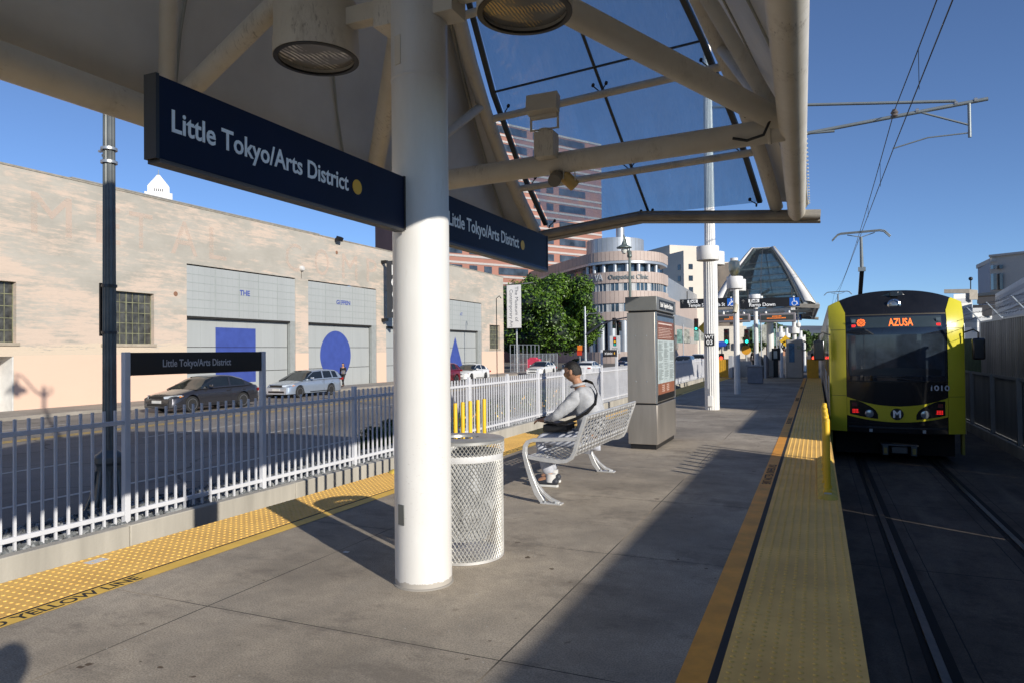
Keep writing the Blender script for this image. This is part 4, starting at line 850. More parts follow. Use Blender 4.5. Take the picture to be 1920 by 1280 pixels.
# ================= TRAIN =================
def at(px, py, Y):      # a pixel of the 1920 wide photo at world depth Y, for measuring positions
    d = _r3*((px-960)/F_PX) + _u3*((640-py)/F_PX) + _f2; t = Y/d.y; return V((0, 0, CH)) + d*t
def atd(px, py, D):     # same at camera depth D
    return V((0, 0, CH)) + (_r3*((px-960)/F_PX) + _u3*((640-py)/F_PX) + _f2)*D
TX, TY, HW = 1.56, 16.85, 1.29
mTBlack = M('train black mask', (0.011, 0.011, 0.012), 0.22, var=.25, scale=4, coat=.3); mTY = M('train yellow', (0.60, 0.53, 0.028), 0.3, var=.06, scale=2, coat=.3)
mTRoof = M('train charcoal roof', (0.035, 0.035, 0.036), 0.5, var=.2); mTSil = M('train silver side', (0.42, 0.42, 0.42), 0.35, .4, var=.08, streak=True)
mLED = M('orange led', (1.0, 0.18, 0.03), 0.5, var=0, emit=1.1); mRed = M('red marker led', (0.9, 0.02, 0.02), 0.5, var=0, emit=0.9); mRedDim = M('dim red lens', (0.12, 0.01, 0.008), 0.3)
def zroof(x): return 2.76-.30*(abs(x)/HW)**2.4
def nose(x, z): return TY + .30*(min(1, abs(x)/HW))**3.0 + (.55*((z-1.75)/1.0)**2 if z > 1.75 else 0) + (.05*(.8-z) if z < .8 else 0)
T = thing('light_rail_train', 'black nosed light rail train with yellow corner pillars on the right track', 'train', (TX, 30, -.99))
def patch(name, zb, zt, x0, x1, mat, d=.006, nx=16, nz=10, parent=None, th=.004):
    b = MB(); vs = []
    fz = (lambda f: f if callable(f) else (lambda x: f)); zb, zt = fz(zb), fz(zt)
    for i in range(nx+1):
        x = x0+(x1-x0)*i/nx
        for j in range(nz+1):
            z = zb(x)+(zt(x)-zb(x))*j/nz; vs.append((TX+x, nose(x, z)-d, z))
    k = nz+1; b.add(vs, [(i*k+j, (i+1)*k+j, (i+1)*k+j+1, i*k+j+1) for i in range(nx) for j in range(nz)])
    return b.B(name, mat, parent or T, fixn=False)
patch('nose_shell', -.32, zroof, -HW, HW, mTBlack, 0, 40, 40)
for s in (-1, 1):
    a, c = (-HW-.002, -.96) if s < 0 else (.96, HW+.002)
    patch('corner_pillar', -.32, lambda x: min(zroof(x)+.004, 2.28+ (abs(x)-.96)*2.6), a, c, mTY, .014, 10, 24)
    # yellow return on the side
    b = MB(); vs = []; n = 16
    for j in range(n+1):
        z = -.32+(zroof(HW)+.32)*j/n; back = 17.75+.45*(1-((z-1.0)/1.8)**2) if z > 1.9 else (17.52 if -.1 < z < 1.9 else 17.6)
        vs += [(TX+s*(HW+.004), nose(HW, z)-.014, z), (TX+s*(HW+.006), back, z)]
    b.add(vs, [(2*j, 2*j+1, 2*j+3, 2*j+2) for j in range(n)]).B('corner_return', mTY, T, fixn=False)
    MB().box(TX+s*1.27-.025, TX+s*1.27+.025, 17.3, 17.5, -.78, -.33).B('skirt_strip', M('darker yellow strip', (0.25, 0.22, 0.03), 0.6), T)  # skirt strips in a darker yellow than the corner pillars
b = MB(); vs = []; nx = 24
for i in range(nx+1):
    x = -HW+2*HW*i/nx; z = zroof(x); y = nose(x, z)
    for yy in (y, y+.5, 19.5, 43.6): vs.append((TX+x, yy, z + (.0 if yy == y else .03)))
b.add(vs, [(i*4+j, (i+1)*4+j, (i+1)*4+j+1, i*4+j+1) for i in range(nx) for j in range(3)]).B('roof', mTRoof, T, fixn=False)
b = MB()
for s in (-1, 1): b.add([(TX+s*HW, 17.1, -.32), (TX+s*HW, 43.6, -.32), (TX+s*HW, 43.6, zroof(HW)+.03), (TX+s*HW, 17.6, zroof(HW)+.03), (TX+s*HW, 17.1, 1.9)], [(0, 1, 2, 3, 4)])
b.box(TX-HW, TX+HW, 43.55, 43.6, -.32, 2.4); b.B('side_shell', mTSil, T, smooth=False, fixn=False)
b = MB().box(TX-1.18, TX+1.18, 17.75, 43.4, -.88, -.33); b.B('underframe', M('underframe black', (0.012, 0.011, 0.010), .8), T)
for yb_ in (20.5, 30.5, 40):
    for dy in (-.95, .95):
        for x in (-.73, .73): MB().lathe([(.0, -.07), (.30, -.07), (.34, -.05), (.34, .05), (0, .05)], (TX+x, yb_+dy, -.65), 20, ax='x').B('wheel', mRust, T)
for s in (-1, 1):
    y = 17.85
    for k, (w, kind) in enumerate([(1.0, 0), (.5, 9), (1.3, 1), (.4, 9), (2.2, 0), (.4, 9), (2.2, 0), (.4, 9), (1.3, 1), (.5, 9), (1.6, 0), (.5, 9), (1.3, 1), (.5, 9), (2.2, 0), (.4, 9), (2.2, 0), (.4, 9), (1.3, 1), (.5, 9), (1.5, 0)]):
        if kind == 0: MB().box(TX+s*(HW+.001)-.006, TX+s*(HW+.001)+.006, y, y+w, .85, 1.98).B('side_window', mWin, T, bevel=.02)
        if kind == 1:
            d = MB().box(TX+s*(HW+.001)-.008, TX+s*(HW+.001)+.008, y, y+w, -.12, 2.08).B('side_door', M('door grey', (0.2, 0.2, 0.2), .4, .3), T)
            MB().box(TX+s*(HW+.004)-.008, TX+s*(HW+.004)+.008, y+.1, y+w/2-.05, .4, 1.9).box(TX+s*(HW+.004)-.008, TX+s*(HW+.004)+.008, y+w/2+.05, y+w-.1, .4, 1.9).B('door_glass', mWin, d)
        y += w
mWS = M('windshield glass', (0.010, 0.014, 0.022), 0.04, var=.5, scale=.7, spec=.8)
patch('windshield', .80, 2.20, -.945, .945, mWS, .010, 24, 18)
patch('windshield_view', .90, 1.78, -.90, .90, M('windshield blue depth', (0.030, 0.042, 0.058), 0.05, var=.7, scale=1.6, spec=.6), .0125, 20, 12)
patch('dash_shadow', .92, lambda x: 1.04+.04*cos(x*2), -.84, .84, M('cab dash', (0.012, 0.014, 0.018), .3), .0135, 20, 3)
patch('windshield_seal', .775, .80, -.95, .95, mBlack, .016); patch('trim_line', 2.20, 2.225, -.95, .95, M('bronze trim', (0.12, 0.10, 0.07), .4, .5), .016, 20, 2)
dsp = patch('destination_display', 1.93, 2.165, -.86, .86, M('display grey', (0.035, 0.05, 0.058), .2), .015, 16, 4)
def onnose(o, d=.02):
    l = wloc(o.parent) if o.parent else V((0, 0, 0))
    for v in o.data.vertices: z = v.co.z+l.z; v.co.y = nose(v.co.x+l.x-TX, z)-d-(v.co.y)*0 - l.y
    return o
onnose(text('AZUSA', 'lettering', mLED, .225, (TX+.10, 0, 1.965), (1, 0, 0), (0, 0, 1), dsp, align='CENTER', off=.004, depth=0, fit=.46))
b = MB()
for i in range(-5, 6):
    for j in range(-5, 6):
        if i*i+j*j < 26 and not (abs(i)+abs(j) in (3,)): x, z = -.655+i*.0165, 2.045+j*.0165; yy = nose(x, z)-.02; b.box(TX+x-.0065, TX+x+.0065, yy-.002, yy, z-.0065, z+.0065)
b.B('display_symbol', mLED, dsp)
for x in (-.80, .80):
    yy = nose(x, 1.98)-.02; MB().box(TX+x-.038, TX+x+.038, yy-.006, yy, 1.955, 2.005).B('marker_light', mRed, T); MB().box(TX+x-.04, TX+x+.04, yy-.004, yy, 2.05, 2.12).B('marker_lens', M('clear lens', (0.1, 0.13, 0.15), .1), T)
# light things seen through the windshield: sun visor line, driver's console
for x0, x1, z0, z1, c in ((-.90, .88, 1.36, 1.375, 'visor line'), (-.85, -.1, 1.02, 1.03, 'dash edge'), (-.1, .85, 1.0, 1.01, 'dash edge')): patch('cab_trim', z0, z1, x0, x1, M(c, (0.04, 0.05, 0.06), .3), .012, 8, 1)
yy = nose(0, .9)-.03
b = MB().bar((TX-.55, yy, .86), (TX+.15, yy-.01, .905), .012, .012).bar((TX+.5, yy, .80), (TX-.1, yy, .875), .016, .016); b.B('wiper', mBlack, T)
L_ = MB().lathe([(.125, 0), (.13, -.03), (.10, -.045), (.095, -.01)], (TX, nose(0, 2.42)+.01, 2.42), 28, ax='y').B('headlamp', M('chrome', (0.6, 0.6, 0.6), .12, 1), T)
MB().lathe([(.0, -.02), (.05, -.018), (.095, -.008)], (TX, nose(0, 2.42), 2.42), 24, ax='y').B('lens', M('headlamp lens', (0.25, 0.27, 0.28), .08, .7), L_)
MB().prism([(TX-.35, nose(0, 2.62)+.02, 2.60), (TX-.02, nose(0, 2.62)+.02, 2.74), (TX+.16, nose(0, 2.62)+.02, 2.74), (TX+.24, nose(0, 2.62)+.02, 2.60)], (0, .35, .03)).box(TX-.06, TX+.10, nose(0, 2.62)-.05, nose(0, 2.62)+.2, 2.61, 2.73).B('roof_camera', mTBlack, T, bevel=.01)
yt = lambda x: .255+.185*(x/.95)**2; yb2 = lambda x: -.085+.125*(x/.95)**2
patch('front_band', yb2, yt, -.955, .955, mTY, .012, 32, 6)
for s in (-1, 1):
    f1 = lambda x: max(.02, yt(x)-.035-(.16 if abs(x) < .40 else .0)) if abs(x) > .36 else .12
    xs = (-.90, -.36) if s < 0 else (.36, .90)
    tz = lambda x: .075+ (yt(.88)-.04-.075)*min(1, ((abs(x)-.36)/.40))**.55
    bz = lambda x: yb2(x)+.045
    h = patch('light_cluster', bz, tz, xs[0], xs[1], mTBlack, .018, 16, 6)
    x = s*.78; y_ = nose(.78, .15)-.026
    b = MB()
    for i in range(5):
        for j in range(3): b.box(TX+x-.07+i*.03, TX+x-.07+i*.03+.02, y_-.003, y_, .10+j*.03, .10+j*.03+.02)
    b.B('brake_light', mRed, h); MB().box(TX+x-.075, TX+x+.075, y_-.003, y_, .24, .32).B('dim_lens', mRedDim, h)
    MB().lathe([(0, -.03), (.075, -.022), (.09, -.005), (.095, .02)], (TX+s*.52, nose(.52, .09)-.01, .09), 20, ax='y').B('headlight', M('headlight glass', (0.38, 0.42, 0.45), .1, .6), h)
dk = MB().lathe([(0, -.006), (.125, -.006), (.125, .01)], (TX, nose(0, .09)-.012, .09), 32, ax='y').B('emblem_disc', mTBlack, T)
text('M', 'lettering', mTxt, .21, (TX, nose(0, .09)-.020, .022), (1, 0, 0), (0, 0, 1), dk, align='CENTER', off=.006, depth=.001)
text('1010', 'lettering', M('grey numerals', (0.45, 0.47, 0.5), .5), .155, (TX+.60, nose(.7, .62)-.012, .60), (1, 0, 0), (0, 0, 1), T, off=.003, fit=.34)
b = MB().box(TX-.30, TX+.40, 16.95, 17.6, -.60, -.57).box(TX-.28, TX-.17, 16.93, 17.3, -.80, -.60).box(TX+.26, TX+.37, 16.93, 17.3, -.80, -.60).box(TX-.10, TX+.2, 17.0, 17.5, -.76, -.62)
b.B('coupler', M('coupler steel', (0.14, 0.14, 0.13), .5, .5, var=.3), T, bevel=.01)
for x in (-.225, .315): MB().box(TX+x-.03, TX+x+.03, 16.915, 16.93, -.76, -.64).B('coupler_pad', M('pad yellow', (0.35, 0.25, 0.06), .5), T)
for s in (-1, 1):
    b = MB().path([(TX+s*1.27, 17.05, 1.80), (TX+s*1.42, 16.95, 1.86), (TX+s*1.50, 16.92, 1.80), (TX+s*1.50, 16.92, 1.66)], .016, 8); mr = b.B('mirror_arm', mBlack, T)
    MB().box(TX+s*1.50-.115, TX+s*1.50+.115, 16.86, 16.98, 1.24, 1.68).B('mirror', mTBlack, mr, bevel=.035)
for s in (-1, 1):
    for z in (.46, 1.90): patch('panel_seam', z, z+.008, (-HW+.01) if s < 0 else .965, -.965 if s < 0 else HW-.01, mDark, .0155, 6, 1)
patch('panel_seam', -.13, -.12, -.95, .95, mDark, .008, 16, 1); patch('bumper_rib', -.22, -.185, -.93, .93, M('bumper rubber', (0.03, 0.03, 0.03), .7), .02, 16, 1)
for x in (-.5, .5): MB().box(TX+x-.03, TX+x+.03, 16.86, 16.9, -.30, -.24).B('tow_eye', mGalv, T)
# pantograph and the second car
def panto(T, y):
    MB().box(TX-.5, TX+.5, y+1.0, y+2.4, 2.80, 3.05).B('pantograph_base', mBlack, T)
    MB().bar((TX+.08, y+1.9, 3.05), (TX+.12, y+.2, 4.52), .15, .12).B('lower_arm', mBlack, T)
    MB().tube((TX+.12, y+.2, 4.5), (TX+.10, y, 5.80), .07, .05).obox((TX+.12, y+.2, 4.56), (.13, 0, 0), (0, .08, 0), (0, 0, .08)).B('upper_arm', mArm, T)
    b = MB()
    for dy in (-.15, .15): b.path([(TX-.92, y+dy, 5.72), (TX-.72, y+dy, 5.93), (TX-.6, y+dy, 5.97), (TX+.75, y+dy, 6.0), (TX+.9, y+dy, 5.96), (TX+1.10, y+dy, 5.74)], .025, 6)
    b.bar((TX+.1, y, 5.78), (TX-.38, y, 5.90), .03, .03).bar((TX+.1, y, 5.78), (TX+.58, y, 5.93), .03, .03); b.B('contact_head', mArm, T)
panto(T, 30)
T = thing('rear_rail_car', 'second rail car coupled behind the black nosed train', 'train', (TX, 58, -.99))
b = MB(); vs = []
for i in range(nx+1):
    x = -HW+2*HW*i/nx
    for yy in (44.4, 71): vs.append((TX+x, yy, zroof(x)+.03))
b.add(vs, [(i*2, i*2+2, i*2+3, i*2+1) for i in range(nx)]).B('roof', mTRoof, T, fixn=False)
MB().box(TX-HW, TX+HW, 44.4, 71, -.85, 2.45).B('side_shell', mTSil, T)
for s in (-1, 1):
    for k in range(9): MB().box(TX+s*(HW+.001)-.006, TX+s*(HW+.001)+.006, 45.6+k*2.8, 47.6+k*2.8, .85, 1.98).B('side_window', mWin, T)
panto(T, 61)

# ================= RIGHT SIDE: track wall =================
def corr_mat():
    m, N, L, b = nodes('corrugated wall panel'); P, X, Y, Z = _xyz(N, L)
    st = _noise(N, L, P, 1.1, 5, .6, (1, 1, .03)); n = _noise(N, L, P, 5, 5, .6, (1, 1, .2))
    c = _mix(N, L, _ramp(N, L, st, .38, .62), (0.13, 0.135, 0.14), (0.30, 0.30, 0.29)); c = _mix(N, L, _math(N, L, 'MULTIPLY', _ramp(N, L, n, .4, .7), .3), c, (0.08, 0.07, 0.06)); L.new(c, b.inputs['Base Color']); b.inputs['Roughness'].default_value = .5; b.inputs['Metallic'].default_value = .2
    return m
mCor = corr_mat(); WXR = 4.26
T = thing('track_wall', 'tall grey corrugated metal wall with barbed wire arms beside the right track', 'wall', (WXR, 20, -.99))
def corr(y0, y1, z0, z1, dx=.03, p=.20):
    b = MB(); pts = []; y = y0; k = 0
    while y < y1:
        pts += [(WXR+dx, y), (WXR+dx, min(y+p*.4, y1)), (WXR-dx*.2, min(y+p*.55, y1)), (WXR-dx*.2, min(y+p*.9, y1))]; y += p
    vs = [];
    for x, yy in pts: vs += [(x, yy, z0), (x, yy, z1)]
    return b.add(vs, [(2*i, 2*i+2, 2*i+3, 2*i+1) for i in range(len(pts)-1)])
secs = [(-12, 7.62, -.7, 2.42), (9.85, 15.6, -.7, 2.42), (15.6, 23.2, .78, 2.17), (23.2, 60, .78, 1.75)]  # near sections are unseen, their height and gap shaped to throw the platform shade
for y0, y1, z0, z1 in secs:
    corr(y0, y1, z0, z1).B('upper_sheet', mCor if z1 > 1.8 else M('green mesh screen', (0.05, 0.085, 0.05), .8, var=.4), T, smooth=False)
    if z1 > 1.8: MB().box(WXR-.02, WXR+.06, y0, y1, z1-.002, z1+.045).B('top_cap', mGalv, T)
corr(15.6, 60, -.72, .765, .02, .11).B('lower_sheet', M('lower pale panel', (0.20, 0.21, 0.215), .5, .2, var=.25, streak=True), T, smooth=False)
corr(7.62, 9.60, -.7, 1.72).B('lower_sheet', mCor, T, smooth=False); corr(9.625, 9.85, -.7, 1.72).B('lower_sheet', mCor, T, smooth=False)  # unseen low part with a slit, shaped to let strips of sun through
b = MB()
for z in (.76, -.74): b.box(WXR-.075, WXR-.03, 15.6, 60, z-.03, z+.03)
b.B('wall_rail', M('wall rail grey', (0.24, 0.25, 0.26), .45, .3), T)
y = 16.35
while y < 60:
    MB().box(WXR-.13, WXR-.035, y-.045, y+.045, -.99, .80).B('wall_post', M('wall rail grey', (0.24, 0.25, 0.26)), T); y += 2.6
b = MB(); 
y = 16.0
k = 0
while y < 42:
    a = MB().tube((WXR+.02, y, 2.15 if y < 23.2 else 1.75), (WXR+.02, y, 2.24), .03, n=8); a.bar((WXR+.02, y, 2.22), (WXR-.30, y-.02, 2.62), .04, .025); a.B('barb_arm', mGalv, T); y += 2.45
rr = random.Random(4)
for f in (.25, .6, .95):
    pts = []; y = 16.0
    while y < 41.5: pts.append((WXR+.02-.32*f+rr.uniform(-.01, .01), y, 2.22+.40*f-.02*sin((y-16)/2.45*pi)**2+rr.uniform(-.012, .012))); y += .12
    b.path(pts, .005, 4)
    for i in range(0, len(pts)-1, 1):
        p = V(pts[i]); b.bar(p+V((0, 0, -.025)), p+V((0, .012, .025)), .004, .004)
b.B('barbed_wire', mBlack, T, fixn=False)
MB().box(WXR-.16, WXR+.14, -12, 60, -1.0, -.74).B('wall_base', mCurb, T)
# ================= RIGHT BACKGROUND =================
T = thing('ramp_structure', 'pale striped concrete ramp structure behind the barbed wire wall', 'ramp', tuple(atd(1860, 600, 75)))
mP1, mP2, mP3 = M('pale panel', (0.62, 0.62, 0.60), .7, var=.08), M('grey panel', (0.42, 0.43, 0.44), .7, var=.08), M('tan deck concrete', (0.38, 0.34, 0.28), .85, var=.2)
def quadwall(b, px0, px1, D0, D1, y0a, y1a, y0b, y1b, m=0, th=.5):
    p = [atd(px0, y1a, D0), atd(px1, y1b, D1), atd(px1, y0b, D1), atd(px0, y0a, D0)]; b.prism(p, (0.15, th, 0), m)
b = MB()
for k in range(7): quadwall(b, 1788, 1822, 70, 72, 552+k*9, 561+k*9, 550+k*9, 559+k*9, k % 2)
for k in range(5): quadwall(b, 1822, 1860, 72, 74, 578+k*9, 587+k*9, 577+k*9, 586+k*9, (k+1) % 2)
for k in range(5): quadwall(b, 1866, 1960, 70, 56, 580-k*8+k, 590-k*8+k, 540-k*11, 552-k*11, k % 2)
for k in range(4): quadwall(b, 1860, 1960, 71, 57, 606-k*8, 614-k*8, 596-k*14, 610-k*14, k % 2)
b.B('ramp_wall', [mP1, mP2], T, smooth=False)
b = MB(); quadwall(b, 1770, 1818, 73, 72, 543, 550, 542, 550); quadwall(b, 1818, 1832, 71, 71, 543, 562, 544, 562); quadwall(b, 1828, 1960, 76, 70, 551, 556, 537, 546, 0, 3); b.B('ramp_deck', mP3, T, smooth=False)
for q_ in ((1824, 1865, 73, 73, 572, 592, 572, 592), (1832, 1900, 80, 80, 553, 570, 549, 570)): b = MB(); quadwall(b, *q_); b.B('ramp_opening_shade', M('recess shade', (0.03, 0.03, 0.035), .9), T, smooth=False)  # flat dark slabs, the shade of openings put into the colour
T2 = thing('mast', 'thin antenna mast on the ramp structure', 'mast', tuple(atd(1820, 545, 72))); MB().tube(atd(1820, 545, 72), atd(1820, 524, 72), .05).sphere(atd(1820, 523, 72), .2).B('mast_pole', mBlack, T2)
D = 230
T = thing('stone_office_building', 'pale stone office block with square windows at the far right', 'building', tuple(atd(1880, 640, D)))
mSt = M('pale office stone', (0.50, 0.46, 0.41), .8, var=.08); mSt2 = M('blue grey stone', (0.30, 0.31, 0.35), .7, var=.1)
def facade_px(b, px0, px1, D0, D1, y0, y1, th=12, m=0):
    z1 = atd(px0, y0, D0).z; z0 = atd(px0, y1, D0).z; p0, p1 = atd(px0, 640, D0), atd(px1, 640, D1); d = (p1-p0).normalized(); nn = V((-d.y, d.x, 0))
    b.prism([(p0.x, p0.y, z0), (p1.x, p1.y, z0), (p1.x, p1.y, z1), (p0.x, p0.y, z1)], nn*th, m); return p0, d, nn, z0, z1, (p1-p0).length
b = MB(); p0, d, nn, z0, z1, Lf = facade_px(b, 1859, 1990, D, D*.93, 480, 720, 30); b.B('wall', mSt, T, smooth=False)
b = MB(); facade_px(b, 1836, 1859, D*1.08, D, 502, 720, 30); o_ = b.B('side_wall', mSt2, T, smooth=False); b = MB(); facade_px(b, 1833, 1861, D*1.08, D*.995, 497, 504, 30); b.B('cornice', mSt, T, smooth=False)
b = MB(); facade_px(b, 1857, 1990, D*.998, D*.928, 478, 482, 30); b.B('cornice', mSt, T, smooth=False)
for k, px in enumerate((1868, 1880, 1892, 1911, 1925, 1940)):
    for y0, y1 in ((497, 504), (513, 543)):
        w = MB(); facade_px(w, px-3, px+3, D*.985, D*.984, y0, y1, 2); w.B('window', mWin, T, smooth=False)
# ================= CARS =================
mTyre = M('tyre rubber', (0.018, 0.018, 0.018), .85, var=.2); mRim = M('alloy rim', (0.5, 0.51, 0.53), .3, .8, var=.1); mPlate = M('licence plate', (0.6, 0.6, 0.58), .5)
mHL = M('car headlight', (0.5, 0.53, 0.55), .1, .3); mTL = M('car taillight', (0.35, 0.015, 0.012), .2); mTrim = M('black car trim', (0.015, 0.015, 0.016), .5); mIndic = M('amber indicator', (0.6, 0.2, 0.03), .3)
def interp(tab, x):
    if x <= tab[0][0]: return tab[0][1]
    for (a, b_), (c, d) in zip(tab, tab[1:]):
        if x <= c:
            t = (x-a)/(c-a); return b_+(d-b_)*t
    return tab[-1][1]
KINDS = {  # y grows backwards; 0 = front bumper.  lower-body top line, roof line, wheel centres
 'sedan': dict(L=4.9, W=.92, top=[(0, .55), (.05, .66), (.25, .74), (.9, .86), (1.35, .95), (2.0, .97), (3.9, 1.0), (4.3, 1.04), (4.75, 1.0), (4.88, .82), (4.9, .6)], roof=[(1.20, .93), (1.5, 1.07), (2.0, 1.34), (2.3, 1.43), (2.8, 1.475), (3.3, 1.45), (3.8, 1.32), (4.25, 1.10), (4.4, 1.03)], wh=(.98, 3.78), r=.335, gl=(2.0, 3.05, 3.95)),
 'wagon': dict(L=4.75, W=.885, top=[(0, .55), (.05, .66), (.25, .76), (.9, .87), (1.25, .95), (2.0, .97), (4.3, 1.0), (4.68, .98), (4.75, .6)], roof=[(1.12, .93), (1.4, 1.08), (1.9, 1.36), (2.2, 1.46), (2.9, 1.50), (3.7, 1.49), (4.2, 1.45), (4.5, 1.30), (4.68, 1.0)], wh=(.92, 3.62), r=.325, gl=(1.95, 2.95, 3.8)),
 'suv': dict(L=4.6, W=.93, top=[(0, .6), (.05, .75), (.3, .9), (.9, 1.0), (1.2, 1.06), (2.0, 1.08), (4.2, 1.12), (4.55, 1.1), (4.6, .65)], roof=[(1.1, 1.04), (1.4, 1.2), (1.9, 1.5), (2.2, 1.62), (2.9, 1.68), (3.7, 1.65), (4.15, 1.55), (4.5, 1.15)], wh=(.92, 3.62), r=.36, gl=(1.95, 2.95, 3.75)),
 'bigsuv': dict(L=5.2, W=.99, top=[(0, .7), (.05, .9), (.3, 1.06), (1.3, 1.14), (2.0, 1.18), (5.1, 1.2), (5.2, .7)], roof=[(1.3, 1.13), (1.6, 1.35), (2.0, 1.75), (2.3, 1.88), (3.2, 1.92), (4.6, 1.9), (5.0, 1.8), (5.18, 1.22)], wh=(1.0, 4.1), r=.39, gl=(2.1, 3.2, 4.2))}
def car(kind, paint, label, x, y, rz=0.0, scale=1.0, z=-1.0, detail=True):
    K = KINDS[kind]; L, Wd, r = K['L'], K['W'], K['r']
    T = thing('parked_car' if False else 'car', label, 'car', (x, y, z), rz, 'cars on the street'); T.scale = (scale,)*3
    half = L/2
    ys = sorted(set([round(i*L/70, 3) for i in range(71)] + [round(w+s*r*1.14, 3) for w in K['wh'] for s in (-1, 1)]))
    b = MB(); vs = []; nr = 9
    for yy in ys:
        zt = interp(K['top'], yy); zb = .22
        for w in K['wh']:
            d = abs(yy-w); R = r*1.14
            if d < R: zb = max(zb, r+sqrt(R*R-d*d))
        zb = min(zb, zt-.08)
        e = min(yy, L-yy); pin = 1-.22*max(0, 1-e/.55)**2.2; w = Wd*pin
        zm = max(zb+.02, .60 if zb < .6 else zb+.02); zs = max(zm+.01, zt-.09)
        for q, (xx, zz) in enumerate([(0, zb), (w*.90, zb), (w*.985, zb+.015), (w, zm), (w*.985, (zm+zs)/2), (w*.955, zs), (w*.86, zt-.015), (w*.5, zt+.012), (0, zt+.02)]): vs.append((xx, yy-half, zz))
    n = len(ys); fs = [(i*nr+j, (i+1)*nr+j, (i+1)*nr+j+1, i*nr+j+1) for i in range(n-1) for j in range(nr-1)]
    fs += [tuple(j for j in range(nr)), tuple((n-1)*nr+j for j in range(nr-1, -1, -1))]
    b.add(vs, fs); b.add([(-v[0], v[1], v[2]) for v in vs], [tuple(reversed(f)) for f in fs])
    body = b.B('body', paint, T, local=True, ang=50)
    # greenhouse: glass core and painted roof, pillars
    g = MB(); rf = K['roof']; y0, y1 = rf[0][0], rf[-1][0]; m_ = 40; vs = []; nr2 = 5
    for i in range(m_+1):
        yy = y0+(y1-y0)*i/m_; zr = interp(rf, yy); zb = interp(K['top'], yy)-.02; zr = max(zr, zb+.02); h = zr-zb; tw = Wd*(.93-.30*min(1, h/.55)*.75)
        vs += [(Wd*.925, yy-half, zb), (tw+.03, yy-half, zb+h*.86), (tw-.04, yy-half, zb+h*.97), (tw*.5, yy-half, zr+.008), (0, yy-half, zr+.012)]
    fs = [(i*nr2+j, (i+1)*nr2+j, (i+1)*nr2+j+1, i*nr2+j+1) for i in range(m_) for j in range(nr2-1)]
    g.add(vs, fs); g.add([(-v[0], v[1], v[2]) for v in vs], [tuple(reversed(f)) for f in fs]); g.B('windows', mCarWin, T, local=True, ang=30)
    p = MB(); roofY = [yy for yy, z_ in rf]; ra, rb = rf[3][0]-.05, rf[-3][0]+ (.1 if kind == 'sedan' else .25)
    def P(yy, j, o=.012):
        zr = interp(rf, yy); zb = interp(K['top'], yy)-.02; zr = max(zr, zb+.02); h = zr-zb; tw = Wd*(.93-.30*min(1, h/.55)*.75)
        return [V((Wd*.925+o, yy-half, zb)), V((tw+.03+o, yy-half, zb+h*.86)), V((tw-.04+o*.6, yy-half, zb+h*.97+o)), V((tw*.5, yy-half, zr+.008+o)), V((0, yy-half, zr+.012+o))][j]
    for sx in (1, -1):
        f_ = lambda v: (v.x*sx, v.y, v.z)
        k = 16; vs = []
        for i in range(k+1):
            yy = ra+(rb-ra)*i/k; vs += [f_(P(yy, j)) for j in (1, 2, 3, 4)]
        p.add(vs, [(i*4+j, (i+1)*4+j, (i+1)*4+j+1, i*4+j+1) for i in range(k) for j in range(3)])
        for ya, yb, yc, yd in [(y0+.02, y0+.16, rf[3][0]-.12, rf[3][0]+.02)] + [(yp-.05, yp+.05, yp-.05+.03, yp+.05+.03) for yp in K['gl'][1:2]] + [(K['gl'][2]-.03, K['gl'][2]+.06, K['gl'][2]-.1, K['gl'][2]-.0), (y1-.36, y1-.02, rf[-3][0]-.02, rf[-3][0]+.22)]:
            q = [P(ya, 0), P(yb, 0), P(yd, 1), P(yc, 1)]; p.add([f_(v) for v in q], [(0, 1, 2, 3)])
        # window sill
        vs = []
        for i in range(13):
            yy = y0+.05+(y1-y0-.1)*i/12; q0 = P(yy, 0, .014); q1 = P(yy, 1, .014); vs += [f_(q0), f_(q0.lerp(q1, .13))]
        p.add(vs, [(2*i, 2*i+2, 2*i+3, 2*i+1) for i in range(12)])
    p.B('roof', paint, T, local=True, ang=50)
    for w in K['wh']:
        for sx in (-1, 1):
            wh = MB().lathe([(r*.66, -.10), (r*.9, -.11), (r, -.08), (r, .08), (r*.9, .10), (r*.66, .10)], (sx*(Wd-.11), w-half, r), 28, ax='x').B('wheel', mTyre, T, local=True)
            if detail:
                q = MB().lathe([(0, sx*.085), (r*.10, sx*.09), (r*.12, sx*.07)], (sx*(Wd-.11), w-half, r), 16, ax='x')
                for k in range(5):
                    a = 2*pi*k/5+.3; q.bar((sx*(Wd-.11+.08), w-half, r), (sx*(Wd-.11+.085), w-half+r*.64*cos(a), r+r*.64*sin(a)), r*.26, .02, up=(1, 0, 0))
                q.lathe([(r*.60, sx*.05), (r*.66, sx*.105), (r*.70, sx*.105), (r*.68, sx*.03)], (sx*(Wd-.11), w-half, r), 28, ax='x')
                q.B('rim', mRim, wh, local=True)
    MB().box(-Wd*.86, Wd*.86, -half+.12, half-.12, .20, .34).B('underbody', mTrim, T, local=True)
